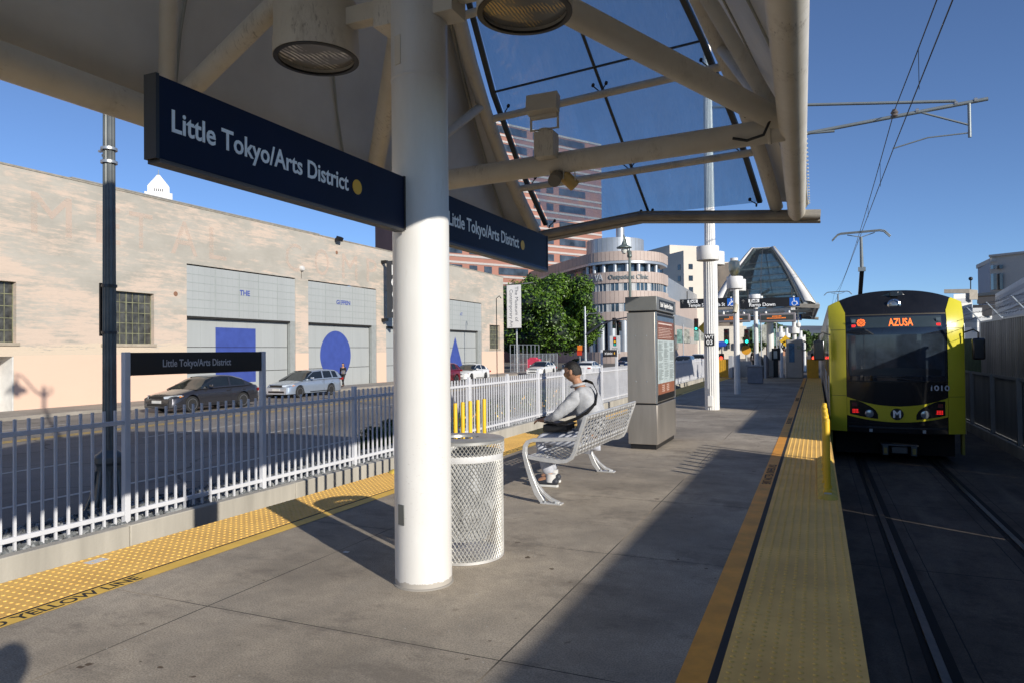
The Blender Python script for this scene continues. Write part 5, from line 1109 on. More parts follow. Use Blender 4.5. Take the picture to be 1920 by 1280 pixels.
    if detail:
        zt = K['top'][2][1]
        b = MB().box(-.42, .42, -half-.006, -half+.05, zt-.14, zt-.03).box(-.55, .55, -half-.004, -half+.06, .30, .40); b.B('grille', mTrim, T, local=True)
        MB().box(-.26, .26, -half-.02, -half, .42, .53).B('licence_plate', mPlate, T, local=True)
        for sx in (-1, 1):
            zf = zt-.07; b = MB().prism([(sx*.46, -half+.0, zf-.06), (sx*.80*Wd, -half+.16, zf-.06), (sx*.985*Wd, -half+.50, zf+.01), (sx*.95*Wd, -half+.48, zf+.07), (sx*.75*Wd, -half+.13, zf+.06), (sx*.46, -half-.01, zf+.03)], (0, -.035, 0)); b.B('headlight', mHL, T, local=True)
            MB().obox((sx*Wd*.955, -half+.46, zf), (.012, 0, 0), (0, .10, 0), (0, 0, .035)).B('indicator', mIndic, T, local=True)
            MB().obox((sx*Wd*.80, half-.05, K['top'][-2][1]-.05), (.16, 0, 0), (-sx*.0, .05, 0), (0, 0, .07)).B('taillight', mTL, T, local=True)
            MB().obox((sx*(Wd+.08), K['gl'][0]-half-.12, K['top'][5][1]+.08), (.09, .02, 0), (0, .05, 0), (0, 0, .055)).B('mirror', paint, T, local=True, bevel=.02)
        MB().box(-.26, .26, half-.01, half+.015, .62 if kind != 'sedan' else .7, .83).B('rear_plate', mPlate, T, local=True)
        for sx in (-1, 1):
            b = MB()
            for ys_ in K['gl'][1:2]: b.box(sx*(Wd*.99)-.004, sx*(Wd*.99)+.004, ys_-half, ys_-half+.012, .35, .95)
            b.bar((sx*(Wd+.002), K['gl'][0]-half-.2, .30), (sx*(Wd+.002), K['gl'][2]-half-.3, .30), .01, .05); b.B('door_line', mTrim, T, local=True)
            for yy in (K['gl'][1]-.22, K['gl'][2]-.2): MB().box(sx*(Wd*.985), sx*(Wd*.985+.03), yy-half, yy-half+.16, .80, .835).B('door_handle', paint, T, local=True)
    return T
pGrey = M('dark grey car paint', (0.050, 0.050, 0.058), .25, .55, var=.05, coat=.8); pSil = M('silver blue car paint', (0.36, 0.42, 0.50), .28, .5, var=.05, coat=.8); pRed = M('dark red car paint', (0.22, 0.012, 0.02), .25, .3, var=.05, coat=.8)
pWh = M('white car paint', (0.72, 0.72, 0.70), .3, .0, var=.03, coat=.8); pBk = M('black car paint', (0.012, 0.012, 0.015), .2, .2, var=.05, coat=.8); pBl = M('navy car paint', (0.02, 0.04, 0.10), .22, .4, var=.05, coat=.8)
car('sedan', pGrey, 'dark grey sedan driving past, seen through the near fence sign', -26.15, 23.9, 0, 1.06)
car('wagon', pSil, 'silver blue estate car with roof rails behind the dark sedan', -28.15, 33.2, 0, 1.04)
def on(px, py, X, z=-1.0):
    d = _r3*((px-960)/F_PX) + _u3*((640-py)/F_PX) + _f2; t = X/d.x; return (V((0, 0, CH)) + d*t).y
yr = on(869, 715, -26.5); car('suv', pRed, 'dark red hatchback on the street just right of the white column', -27.5, yr-2.3, 0, 1.0)
ya = on(874, 715, -27.2); car('sedan', pWh, 'white sedan parked in front of the warehouse corner, facing the camera', -28.2, ya+2.7, 0, 1.0)
yw = on(1015, 700, -26); car('sedan', pWh, 'white sedan partly behind the seated man\'s head, left side', -27, yw+2.6, 0, 1.0)
yw = on(1092, 695, -22); car('sedan', pWh, 'white sedan seen from behind, right of the seated man\'s head', -22.2, yw+3, pi, 1.0)
yw = on(1062, 690, -30); car('sedan', pBl, 'navy sedan behind the seated man, near the signal mast', -31, yw+8, -.5, 1.0)
yw = on(1135, 690, -24); car('suv', pBl, 'dark blue car right of the small fence sign', -25.5, yw+16, 0, 1.0)
car('sedan', pBk, 'black car just left of the kiosk edge', -21, on(1158, 690, -21)+12, pi, 1.0)
car('bigsuv', pBk, 'black large off road car seen from behind, right of the kiosk', -12.9, on(1294, 694, -12.3)+1.5, pi, 1.0)
car('sedan', pWh, 'white sedan from behind, in front of the black off road car', -12.0, on(1276, 697, -11.4)-1.0, pi, 1.0)
car('sedan', pBl, 'blue car at the kiosk edge, partly hidden', -12.2, on(1262, 705, -11.4)-3.5, pi, .95)
car('sedan', pSil, 'silver car behind the white sedan, right of the kiosk', -15.6, on(1274, 690, -15)+2, pi, 1.0)
car('sedan', pBk, 'dark sedan beyond the silver car right of the kiosk', -18.5, on(1278, 680, -18)+9, pi, 1.0)
car('suv', pWh, 'white van roof showing beyond the black off road car', -15.5, on(1308, 690, -14)+12, pi, 1.15)

# ================= FAR BUILDINGS =================
def offset_poly(P, d):
    out = []; n = len(P)
    for i in range(n):
        a, b_, c = V(P[i-1]), V(P[i]), V(P[(i+1) % n]); e0 = (b_-a).normalized(); e1 = (c-b_).normalized()
        n0, n1 = V((e0.y, -e0.x)), V((e1.y, -e1.x)); m_ = (n0+n1)
        if m_.length < 1e-4: m_ = n0
        m_.normalize(); out.append(b_ - m_*d/max(.3, m_.dot(n0)))
    return out
def bandb(T, name, P, z0, z1, mat, inset=0, caps=True, pparent=None):
    Q = offset_poly(P, inset) if inset else [V(p) for p in P]
    return MB().prism([(q[0], q[1], z0) for q in Q], (0, 0, z1-z0)).B(name, mat, pparent or T, ang=25)
def mullions(T, P, z0, z1, sp, w, mat, idx, inset, name='mullions'):
    Q = offset_poly(P, inset); b = MB()
    for i in idx:
        a, c = Q[i], Q[(i+1) % len(Q)]; d = c-a; L_ = d.length; n = max(1, int(L_/sp)); d.normalize(); nn = V((d.y, -d.x))
        for k in range(n+1):
            p = a+d*(L_*k/n); th_ = .03 if w < .1 else .09; b.obox((p.x, p.y, (z0+z1)/2), (d.x*w/2, d.y*w/2, 0), (nn.x*th_, nn.y*th_, 0), (0, 0, (z1-z0)/2))
    return b.B(name, mat, T, smooth=False) if T else b
mPink = M('pink stone cladding', (0.46, 0.37, 0.32), .6, var=.10, scale=.35); mBand = M('grey metal band', (0.42, 0.44, 0.46), .35, .5, var=.12, scale=.4); mClWin = M('clinic window', (0.06, 0.10, 0.14), .08, var=.9, scale=.22, spec=.8); mMul = M('pale mullion', (0.42, 0.43, 0.44), .5)
Dv = 140.0
def zv(py): return 1.5+(664.0-py)*Dv/1300
cc = atd(1168, 640, Dv+9); cx, cy = cc.x, cc.y
T = thing('round_corner_clinic', 'pinkish banded clinic building with a rounded steel corner tower', 'building', (cx, cy, -1))
dl = V((-.686, .728)); R0 = 9.0
def foot(R, off=0):
    P = []; a0 = atan2(-dl.x*1, dl.y)     # outward normal of the left wing = (-.728,-.686)
    aL = atan2(-.686, -.728); aR = 0.0
    aL = aL if aL < 0 else aL-2*pi
    for k in range(25): a = aR + (aL-aR)*k/24; P.append((cx+R*cos(a), cy+R*sin(a)))
    P.append((P[-1][0]+dl.x*75, P[-1][1]+dl.y*75)); P.append((P[-1][0]+22, P[-1][1]+20)); P.append((cx+R, on(1254, 640, cx+R)))
    return P[::-1]
FP = foot(R0); N_ = len(FP)
cyl = foot(R0*.73)
lv = [(690, 666, 'pink'), (666, 607, 'open'), (607, 591, 'pink'), (591, 575, 'win'), (575, 552, 'pink'), (552, 537, 'win'), (537, 516, 'pink'), (516, 500, 'rec'), (500, 495, 'met'), (495, 477, 'pink')]
for y0, y1, k in lv:
    z0, z1 = zv(y0), zv(y1)
    if k == 'pink': mb_ = mullions(None, FP, z0+.02, z1-.02, 1.9, .05, None, range(N_-1), 0); mb_.m = [1]*len(mb_.f); mb_.prism([(q[0], q[1], z0) for q in FP], (0, 0, z1-z0), 0); mb_.B('stone_band', [mPink, M('stone joint', (0.36, 0.28, 0.24), .8)], T, ang=25)
    if k == 'met': bandb(T, 'metal_band', FP, z0, z1, mBand, .1)
    if k == 'win':
        w = bandb(T, 'window_band', FP, z0, z1, mClWin, .35); mullions(w, FP, z0, z1, 2.1, .16, mMul, range(N_-1), .30); 
        b = MB(); Q = offset_poly(FP, .28)
        for i in (1, 4, 7, 10, 13, 16, 20):
            a, c = Q[i], Q[(i+1) % N_]; b = MB(); b.prism([(a.x, a.y, z0), (c.x, c.y, z0), (c.x, c.y, z1), (a.x, a.y, z1)], (.05, .05, 0)).B('blind_panel', M('pale blind', (0.45, 0.46, 0.46), .6), w, smooth=False)

    if k == 'rec':
        bandb(T, 'window_band', FP, z0, z1, mClWin, 1.6)
        for i in range(3, 26, 3): a = FP[i % N_]; MB().tube((a[0]+(cx-a[0])*.10, a[1]+(cy-a[1])*.10, z0), (a[0]+(cx-a[0])*.10, a[1]+(cy-a[1])*.10, z1), .42, n=12).B('round_pier', mBand, T)
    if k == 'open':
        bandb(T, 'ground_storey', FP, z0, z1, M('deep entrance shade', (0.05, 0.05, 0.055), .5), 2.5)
        for i in range(2, 27, 3): a = FP[i % N_]; MB().tube((a[0]+(cx-a[0])*.12, a[1]+(cy-a[1])*.12, z0), (a[0]+(cx-a[0])*.12, a[1]+(cy-a[1])*.12, z1), .95, n=16).B('round_pier', mBand, T)
tw = [(cx-1.5+6.1*cos(2*pi*k/36), cy+6.1*sin(2*pi*k/36)) for k in range(36)][::-1]
bandb(T, 'steel_drum', tw, zv(477.5), zv(446), mBand); mullions(T, tw, zv(477), zv(446), 1.0, .05, M('drum seam', (0.25, 0.27, 0.28), .5), range(36), 0); bandb(T, 'drum_rim', tw, zv(463), zv(462), M('drum seam', (0.25, 0.27, 0.28)), -.05)
p_ = atd(1163, 446, Dv+9); MB().tube((p_.x, p_.y, zv(446)), (p_.x, p_.y, zv(420)), .9, n=16).B('flue', mBand, T)
# lettering on the curved band
def curvetext(s, px0, z, size, wid, name='lettering', mat=None):
    o = text(s, name, mat or M('clinic letters', (0.16, 0.19, 0.2), .4), size, (0, 0, 0), (1, 0, 0), (0, 1, 0), None, off=.02, depth=.05, fit=wid)
    a0 = px0
    for v in o.data.vertices:
        a = a0 + v.co.x/R0; h = v.co.y; r_ = R0+.12+v.co.z
        v.co = V((cx+r_*cos(a)-wloc(T).x, cy+r_*sin(a)-wloc(T).y, z+h-wloc(T).z))
    o.parent = T; return o
va = atan2(-cy, -cx)
curvetext('Outpatient Clinic', va-.30, zv(530), 1.35, 8.2); curvetext('VA', va-.66, zv(531.5), 1.9, 2.0, 'emblem_lettering', M('clinic emblem', (0.55, 0.58, 0.6), .4))
# second clinic block towards the street, lower, then a long low wing
T = thing('long_clinic_wing', 'long pink and grey clinic wing running away behind the white pole', 'building', (cx+12, cy+60, -1))
a_, c_ = atd(1253, 640, Dv+55), atd(1330, 640, Dv+170)
def slab(T, name, px0, D0, px1, D1, py0, py1, mat, th, dn=0.0):
    p, q = atd(px0, 640, D0), atd(px1, 640, D1); d = (q-p).normalized(); nn = V((-d.y, d.x, 0)); zz = lambda py: 1.5+(663-py)*D0/1300
    return MB().prism([V((p.x, p.y, zz(py1)))-nn*dn, V((q.x, q.y, zz(py1)))-nn*dn, V((q.x, q.y, zz(py0)))-nn*dn, V((p.x, p.y, zz(py0)))-nn*dn], nn*th).B(name, mat, T, smooth=False)
for y0, y1, m_ in ((522, 560, mBand), (560, 590, mPink), (590, 612, mBand), (612, 632, mPink), (632, 648, mClWin), (648, 690, mPink)): slab(T, 'facade_band', 1246, Dv+52, 1345, Dv+200, y0, y1, m_, 30)
for px, D_ in ((1263, Dv+66), (1283, Dv+92), (1307, Dv+128)): slab(T, 'window', px, D_, px+8, D_+12, 640, 662, mClWin, 2, .3)
# hospital blocks
mHos = M('cream hospital wall', (0.60, 0.54, 0.46), .8, var=.07, scale=.1)
def hblock(label, pxc, D, wl, wr, ytop, rot=math.atan2(.73, .69)-pi/2, wins_=True, name='hospital_block'):
    p = atd(pxc, 640, D); zt = 1.5+(662-ytop)*D/1300; T = thing(name, label, 'building', (p.x, p.y, -1), group='cream hospital blocks beyond the clinic')
    e1 = V((.73, .69, 0)); e2 = V((-.69, .73, 0)); c = V((p.x, p.y, -1))     # corner nearest the camera; right face along e1, left face along e2
    MB().prism([c, c+e1*wr, c+e1*wr+e2*wl, c+e2*wl], (0, 0, zt+1)).B('wall', mHos, T, smooth=False)
    if wins_:
        k = 0; z = zt-6
        while z > 4 and k < 9:
            for f, L_, nrm in ((e1, wr, V((.69, -.73, 0))), (e2, wl, V((-.73, -.69, 0)))):
                s = 3.0
                while s < L_-3:
                    if int(s/6) % 2 == 0: q = c+f*s+nrm*.06; MB().obox((q.x, q.y, z), f*.9, nrm*.08, (0, 0, 1.0)).B('window', mWin, T, smooth=False)
                    s += 4.2
            z -= 4.4; k += 1
    return T
hblock('tall cream hospital block with a shaded left face beside the clinic tower', 1284, 262, 36, 10, 476)
hblock('cream rooftop block of the hospital, left of the tall white pole', 1258, 275, 20, 22, 465, wins_=False)
hblock('cream hospital wing with paired windows behind the white pole', 1336, 280, 22, 13, 497)
hblock('cream hospital tower just right of the tall white pole', 1381, 270, 36, 3, 497)
# brick tower
mBr = M('red brick tower', (0.33, 0.155, 0.115), .8, var=.12, scale=.15); mStr = M('pale stone stripe', (0.42, 0.39, 0.37), .8)
A_, B_ = atd(790, 640, 158), atd(1131, 640, 190); d = (B_-A_).normalized(); nn = V((-d.y, d.x, 0)); L_ = (B_-A_).length
T = thing('brick_tower', 'large red brick office tower with pale stripes behind the tree', 'building', (A_.x, A_.y, -1))
MB().prism([(A_.x, A_.y, -1), (B_.x, B_.y, -1), (B_.x, B_.y, 58), (A_.x, A_.y, 58)], nn*25).B('wall', mBr, T, smooth=False)
z = 2.5; k = 0
while z < 56:
    for off in (0, 1.5):
        b = MB(); b.prism([V((A_.x, A_.y, z+2.4-off*1.9))-nn*.15, V((B_.x, B_.y, z+2.4-off*1.9))-nn*.15, V((B_.x, B_.y, z+2.9-off*1.9))-nn*.15, V((A_.x, A_.y, z+2.9-off*1.9))-nn*.15], nn*.3); b.B('stone_stripe', mStr, T, smooth=False)
    s = 2.0; j = 0
    while s < L_-4:
        w = (9, 2.2, 2.2)[j % 3]
        p = A_+d*s-nn*.05; q = A_+d*min(L_-1, s+w)-nn*.05
        f = MB().prism([(p.x, p.y, z+.35), (q.x, q.y, z+.35), (q.x, q.y, z+2.1), (p.x, p.y, z+2.1)], nn*.1-nn*.15).B('window_strip', M('tower window', (0.05, 0.065, 0.085), .12, var=.8, scale=.3), T, smooth=False)
        s += w+2.0; j += 1
    z += 4.4; k += 1
# city hall tip far behind the warehouse
D = 620; p = atd(298, 640, D); kz = D/1300; hz_ = 30*kz
T = thing('stepped_tower_top', 'white stepped pyramid tower top showing above the warehouse roof', 'tower', (p.x, p.y, -1), atan2(p.y, p.x)-pi/2)
mCH = M('white tower stone', (0.74, 0.71, 0.67), .7, var=.05); zc = lambda y: 2.5+(667-y)*D/1300
MB().box(-11, 11, -11, 11, 0, zc(366)).B('tower_shaft', mCH, T, local=True, smooth=False)
MB().box(-8.7, 8.7, -8.7, 8.7, zc(366), zc(353)).B('tower_crown', mCH, T, local=True, smooth=False)
b = MB()
for k in range(8): w = 8.2*(1-k/8.8); b.box(-w, w, -w, w, zc(353)+k*1.45, zc(353)+k*1.45+.9).box(-w+.5, w-.5, -w+.5, w-.5, zc(353)+k*1.45+.9, zc(353)+k*1.45+1.45)
b.B('stepped_roof', mCH, T, local=True, smooth=False); MB().tube((0, 0, zc(328)), (0, 0, zc(318)), .3).sphere((0, 0, zc(328)), .9).B('spire', mArm, T, local=True)
for k in range(5): MB().box(-3.5+k*1.6, -2.9+k*1.6, -8.9, -8.7, zc(363), zc(358)).B('vent_slot', mWin, T, local=True, smooth=False)
# ================= TREES =================
def tree(px, py_base, D, px0, px1, pyt, pyb, label, n, seed, leaf=.24, mats=None, trunks=3, group='street trees', name='broad_tree'):
    c = atd((px0+px1)/2, 640, D); k = D/1300; rx = (px1-px0)/2*k; zt = 1.5+(663-pyt)*k; zb = 1.5+(663-pyb)*k
    T = thing(name, label, 'tree', (c.x, c.y, -1), group=group); rr = random.Random(seed)
    cl = []
    rz_ = (zt-zb)/2; cz = (zt+zb)/2
    for i in range(95):
        th = rr.uniform(0, 2*pi); u = rr.uniform(-1, 1); r = rr.uniform(.55, .93)
        sq = sqrt(max(0, 1-u*u)); lx = rx*r*sq*cos(th); ly = rx*r*sq*sin(th); lz = cz+rz_*r*(abs(u)**.8)*(1 if u > 0 else -1)
        cl.append((V((c.x+lx, c.y+ly, lz)), rr.uniform(.16, .30)*rx))
    def f(r):
        q, s = cl[r.randrange(len(cl))]; v = V((r.gauss(0, 1), r.gauss(0, 1), r.gauss(0, 1))).normalized(); return q + v*s*r.uniform(.75, 1.05), v
    cl += [(q+V((rr.gauss(0, 1), rr.gauss(0, 1), rr.gauss(0, .8)))*rx*.10, s*.55) for q, s in cl[:len(cl)//2]]
    leaves('crown', f, n, leaf, mats or [gA, gB], rnd=random.Random(seed+1), parent=T)
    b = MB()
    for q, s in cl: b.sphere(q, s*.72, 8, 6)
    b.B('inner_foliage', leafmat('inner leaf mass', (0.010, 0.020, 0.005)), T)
    for k_ in range(trunks):
        x = c.x+rr.uniform(-.5, .5)*rx*.9 if trunks > 1 else c.x; y = c.y+rr.uniform(-.3, .3)*rx; b = MB()
        b.path([(x, y, -1), (x+rr.uniform(-.2, .2), y, 1.0), (x+rr.uniform(-.4, .4), y, zb+.5)], [.42, .30, .24], 8)
        for j in range(5): a = rr.uniform(0, 6.28); b.path([(x, y, rr.uniform(.8, 1.8)), (x+1.3*cos(a), y+1.3*sin(a), zb+.3), (x+2.8*cos(a), y+2.8*sin(a), zb+3)], [.17, .12, .05], 6)
        b.B('trunk', M('pale bark', (0.30, 0.26, 0.2), .9, var=.4, scale=3), T)
    return T
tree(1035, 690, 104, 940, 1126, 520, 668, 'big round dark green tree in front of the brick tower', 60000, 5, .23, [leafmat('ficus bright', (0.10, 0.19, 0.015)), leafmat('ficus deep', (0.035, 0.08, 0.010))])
tree(985, 690, 120, 930, 1000, 590, 668, 'lower dark tree half hidden by the museum banner', 9000, 8, .25, trunks=1)
for i, (p0, p1, yt_, yb_, D, sd) in enumerate(((1428, 1470, 612, 660, 150, 1), (1462, 1500, 622, 665, 170, 2), (1395, 1435, 625, 668, 140, 3))):
    tree(0, 0, D, p0, p1, yt_, yb_, ('bushy street tree beyond the ticket machine', 'small tree under the far canopy, right side', 'small tree beyond the far rubbish box')[i], 5000, sd+20, .3, trunks=1)
# ================= PEOPLE =================
mSkin = M('warm skin', (0.42, 0.22, 0.13), .5, var=.06, scale=20); mHair = M('black hair', (0.010, 0.008, 0.007), .5, var=.4, scale=60, bump=.5, bscale=300)
def skin(name, pts, edges, mat, parent, root, sub=2, fold=0):
    import bmesh
    bm = bmesh.new(); ly = bm.verts.layers.skin.verify(); idx = {}
    off = wloc(parent) if parent else V((0, 0, 0))
    for k, p in pts.items():
        v = bm.verts.new(V(p[:3])-off); idx[k] = v; sv = v[ly]; r = p[3]; sv.radius = (r, r) if not isinstance(r, tuple) else r; sv.use_root = (k == root)
    for a, c in edges: bm.edges.new((idx[a], idx[c]))
    me = bpy.data.meshes.new(name); bm.to_mesh(me); bm.free(); me.materials.append(mat)
    o = bpy.data.objects.new(name, me); COL.objects.link(o); o.parent = parent
    m_ = o.modifiers.new('skin', 'SKIN'); m_.use_smooth_shade = True; s_ = o.modifiers.new('sub', 'SUBSURF'); s_.levels = sub; s_.render_levels = sub
    if fold:
        tx = bpy.data.textures.get('folds') or bpy.data.textures.new('folds', 'CLOUDS'); tx.noise_scale = .09; d_ = o.modifiers.new('folds', 'DISPLACE'); d_.texture = tx; d_.strength = fold; d_.mid_level = .5
    return o
def head(T, c, f, mat, hair=True, k=1.0, long_=False):
    """c centre of the skull, f unit vector the face looks along"""
    c, f = V(c), V(f).normalized(); up = (V((0, 0, 1))-f*f.z).normalized(); s = f.cross(up); b = MB(); n, m_ = 20, 14; vs = []
    for i in range(m_+1):
        t = pi*i/m_
        for j in range(n):
            a = 2*pi*j/n; x, y, z = sin(t)*cos(a), sin(t)*sin(a), cos(t)
            jaw = 1-.22*max(0, -z)*(1 if x > -.2 else .6)
            px, py, pz = x*.097*jaw+(.010 if z < -.3 and x > 0 else 0), y*.077*jaw, z*.118
            if x > .85 and -.35 < z < .05: px += .020*(1-abs(y)*2.5) if abs(y) < .4 else 0          # nose
            if x > .8 and abs(y) > .25 and abs(z-.08) < .16: px -= .006                                    # eye sockets
            vs.append(c + (f*px + s*py + up*pz)*k)
    b.add(vs, [(i*n+j, i*n+(j+1) % n, (i+1)*n+(j+1) % n, (i+1)*n+j) for i in range(m_) for j in range(n)])
    h = b.B('head', mat, T)
    for sg in (-1, 1):
        e = MB().sphere(c+(s*.080*sg-up*.008-f*.005)*k, .019*k, 10, 8, sz=1.7, sy=.7); e.B('ear', mat, h)
        MB().sphere(c+(s*.030*sg+f*.086+up*.008)*k, .009*k, 8, 6).B('eye', mWin, h)
    MB().obox(c+(f*.096-up*.055)*k, s*.02*k, f*.003, up*.003).B('mouth', M('lips', (0.25, 0.08, 0.06), .5), h)
    if hair:
        b = MB(); vs = []; fs = []; n, m_ = 36, 22; U = []
        for i in range(m_+1):
            t = pi*.72*i/m_
            for j in range(n):
                a = 2*pi*j/n; x, y, z = sin(t)*cos(a), sin(t)*sin(a), cos(t); U.append((x, y, z)); q = 1+.012*sin(17*a+9*t)
                vs.append(c + (f*(x*.1015-.002) + s*y*.0815 + up*z*.1225)*k*q)
        ok = lambda v: v[2] > (-.52 if v[0] < -.35 else -.52+.98*min(1, (v[0]+.35)/.75))
        for i in range(m_):
            for j in range(n):
                F4 = (i*n+j, i*n+(j+1) % n, (i+1)*n+(j+1) % n, (i+1)*n+j)
                if all(ok(U[q]) for q in F4): fs.append(F4)
        b.add(vs, fs).B('hair', mHair, T)
        if long_: MB().path([c-f*.03*k+up*.05*k, c-f*.085*k-up*.06*k, c-f*.10*k-up*.22*k], [.08*k, .085*k, .03*k], 10).B('long_hair', mHair, T)
    return h
def hand(pts, ed, wrist, key, palm, fdir, thumb):
    """adds palm and five unequal fingers to a skin graph"""
    w = V(pts[wrist][:3]); palm, fdir, thumb = V(palm).normalized(), V(fdir).normalized(), V(thumb).normalized()
    pc = w + fdir*.055; pts[key+'p'] = (*pc, .026); ed.append((wrist, key+'p'))
    for i, (l, sp) in enumerate(((.062, -.027), (.074, -.009), (.070, .010), (.054, .027))):
        b0 = pc+fdir*.035+thumb*-sp; b1 = b0+(fdir*.8-palm*.0+palm*.35).normalized()*l*.55; b2 = b1+(fdir*.4+palm*.8).normalized()*l*.5
        for q, p, r in (('a', b0, .010), ('b', b1, .009), ('c', b2, .007)): pts[f'{key}{i}{q}'] = (*p, r)
        ed += [(key+'p', f'{key}{i}a'), (f'{key}{i}a', f'{key}{i}b'), (f'{key}{i}b', f'{key}{i}c')]
    t0 = pc+thumb*.034-fdir*.012; t1 = t0+(thumb*.5+fdir*.8).normalized()*.032
    pts[key+'ta'] = (*t0, .012); pts[key+'tb'] = (*t1, .009); ed += [(key+'p', key+'ta'), (key+'ta', key+'tb')]
# seated man
T = thing('person', 'seated man in grey long sleeved shirt with black shoulder strap, looking down', 'person', (-2.4, 7.35, 0))
mShirt = M('heather grey shirt', (0.42, 0.43, 0.45), .9, var=.14, scale=30, bump=.15, bscale=120); mTrou = M('light blue grey trousers', (0.46, 0.48, 0.54), .85, var=.12, scale=15, bump=.2, bscale=30)
P = dict(pel=(-2.31, 7.36, .54, .125), sp1=(-2.285, 7.36, .68, .125), sp2=(-2.285, 7.36, .82, .13), ch=(-2.335, 7.36, .98, .125), nb=(-2.41, 7.36, 1.10, .065), nk=(-2.445, 7.36, 1.165, .052), hd=(-2.475, 7.36, 1.24, .05),
 sl=(-2.375, 7.20, 1.01, .050), el=(-2.60, 7.10, .80, .043), wl=(-2.785, 7.235, .735, .026), sr=(-2.36, 7.53, 1.01, .050), er=(-2.56, 7.625, .82, .043), wr=(-2.775, 7.46, .745, .026),
 hl=(-2.35, 7.26, .525, .088), kl=(-2.85, 7.22, .535, .060), al=(-2.72, 7.225, .12, .040), hr=(-2.35, 7.46, .525, .088), kr=(-2.86, 7.50, .54, .060), ar=(-2.79, 7.50, .12, .040))
E_ = [('pel', 'sp1'), ('sp1', 'sp2'), ('sp2', 'ch'), ('ch', 'nb'), ('nb', 'nk'), ('nk', 'hd'), ('ch', 'sl'), ('sl', 'el'), ('el', 'wl'), ('ch', 'sr'), ('sr', 'er'), ('er', 'wr'), ('pel', 'hl'), ('hl', 'kl'), ('kl', 'al'), ('pel', 'hr'), ('hr', 'kr'), ('kr', 'ar')]
Pb = dict(P); Eb = list(E_)
hand(Pb, Eb, 'wl', 'L', (0, 0, -1), (-1, .25, .0), (0, 1, .2)); hand(Pb, Eb, 'wr', 'R', (0, 0, -1), (-1, -.15, .05), (0, -1, .2))
for k, s in (('al', 'tl'), ('ar', 'tr')): a = Pb[k]; Pb[s] = (a[0]-.15, a[1]-.01, .05, .035); Eb.append((k, s))
skin('body', Pb, Eb, mSkin, T, 'pel')
sh = {k: (v[0], v[1], v[2], v[3]*1.14+.010) for k, v in P.items() if k in ('pel', 'sp1', 'sp2', 'ch', 'sl', 'el', 'sr', 'er', 'wl', 'wr')}
sh['nb'] = (-2.40, 7.36, 1.10, .105); sh['pel'] = (-2.30, 7.36, .56, .165); sh['sp1'] = (-2.285, 7.36, .69, .175); sh['sp2'] = (-2.285, 7.36, .83, .182); sh['ch'] = (-2.33, 7.36, .98, .180); sh['sl'] = (-2.375, 7.19, 1.02, .094); sh['sr'] = (-2.355, 7.54, 1.02, .094); sh['el'] = (-2.60, 7.095, .795, .058); sh['er'] = (-2.56, 7.63, .815, .058); sh['wl'] = (-2.77, 7.225, .735, .036); sh['wr'] = (-2.765, 7.468, .745, .036)
skin('shirt', sh, [('pel', 'sp1'), ('sp1', 'sp2'), ('sp2', 'ch'), ('ch', 'nb'), ('ch', 'sl'), ('sl', 'el'), ('el', 'wl'), ('ch', 'sr'), ('sr', 'er'), ('er', 'wr')], mShirt, T, 'pel', 3, .030)
MB().path([(-2.43+.075*cos(a), 7.36+.078*sin(a), 1.125+.02*cos(a)) for a in [2*pi*k/16 for k in range(17)]], .016, 6, caps=False).B('collar', mShirt, T)
tr_ = {k: (v[0], v[1], v[2], v[3]*1.12+.012) for k, v in P.items() if k in ('pel', 'hl', 'kl', 'al', 'hr', 'kr', 'ar')}; tr_['pel'] = (-2.31, 7.36, .53, .135); tr_['al'] = (-2.725, 7.225, .125, .070); tr_['ar'] = (-2.795, 7.50, .125, .070)
skin('trousers', tr_, [('pel', 'hl'), ('hl', 'kl'), ('kl', 'al'), ('pel', 'hr'), ('hr', 'kr'), ('kr', 'ar')], mTrou, T, 'pel', 3, .026)
for ax_, ay_ in ((-2.72, 7.225), (-2.79, 7.50)):
    s_ = MB().path([(ax_+.088, ay_, .055), (ax_+.07, ay_, .062), (ax_+.02, ay_, .068), (ax_-.05, ay_, .060), (ax_-.12, ay_, .052), (ax_-.19, ay_-.004, .046), (ax_-.232, ay_-.006, .040)], [.022, .040, .046, .046, .044, .038, .016], 16).B('shoe', M('dark navy trainer', (0.035, 0.04, 0.055), .6, var=.3), T)
    MB().prism([(ax_+.085, ay_-.03, .004), (ax_+.095, ay_, .004), (ax_+.085, ay_+.03, .004), (ax_-.06, ay_+.042, .004), (ax_-.19, ay_+.038, .004), (ax_-.235, ay_, .004), (ax_-.19, ay_-.042, .004), (ax_-.06, ay_-.042, .004)], (0, 0, .026)).B('shoe_sole', M('white sole', (0.62, 0.62, 0.6), .7), s_, bevel=.006)
    MB().tube((ax_, ay_, .06), (ax_+.005, ay_, .15), .056, .056, n=16).B('sock', M('pale sock', (0.6, 0.6, 0.6), .9), T)
head(T, (-2.492, 7.36, 1.275), (-1, .05, -.30), mSkin)
mLea = M('black strap webbing', (0.012, 0.012, 0.013), .45, var=.2)
st_ = [(-2.45, 7.50, 1.13), (-2.38, 7.50, 1.17), (-2.285, 7.44, 1.145), (-2.205, 7.34, 1.05), (-2.185, 7.215, .94), (-2.255, 7.13, .845), (-2.38, 7.10, .775), (-2.50, 7.105, .73), (-2.60, 7.12, .70)]
b = MB()
for p, q in zip(st_, st_[1:]): b.bar(p, q, .007, .044, up=(0, -.6, .6))
b.B('shoulder_strap', mLea, T)
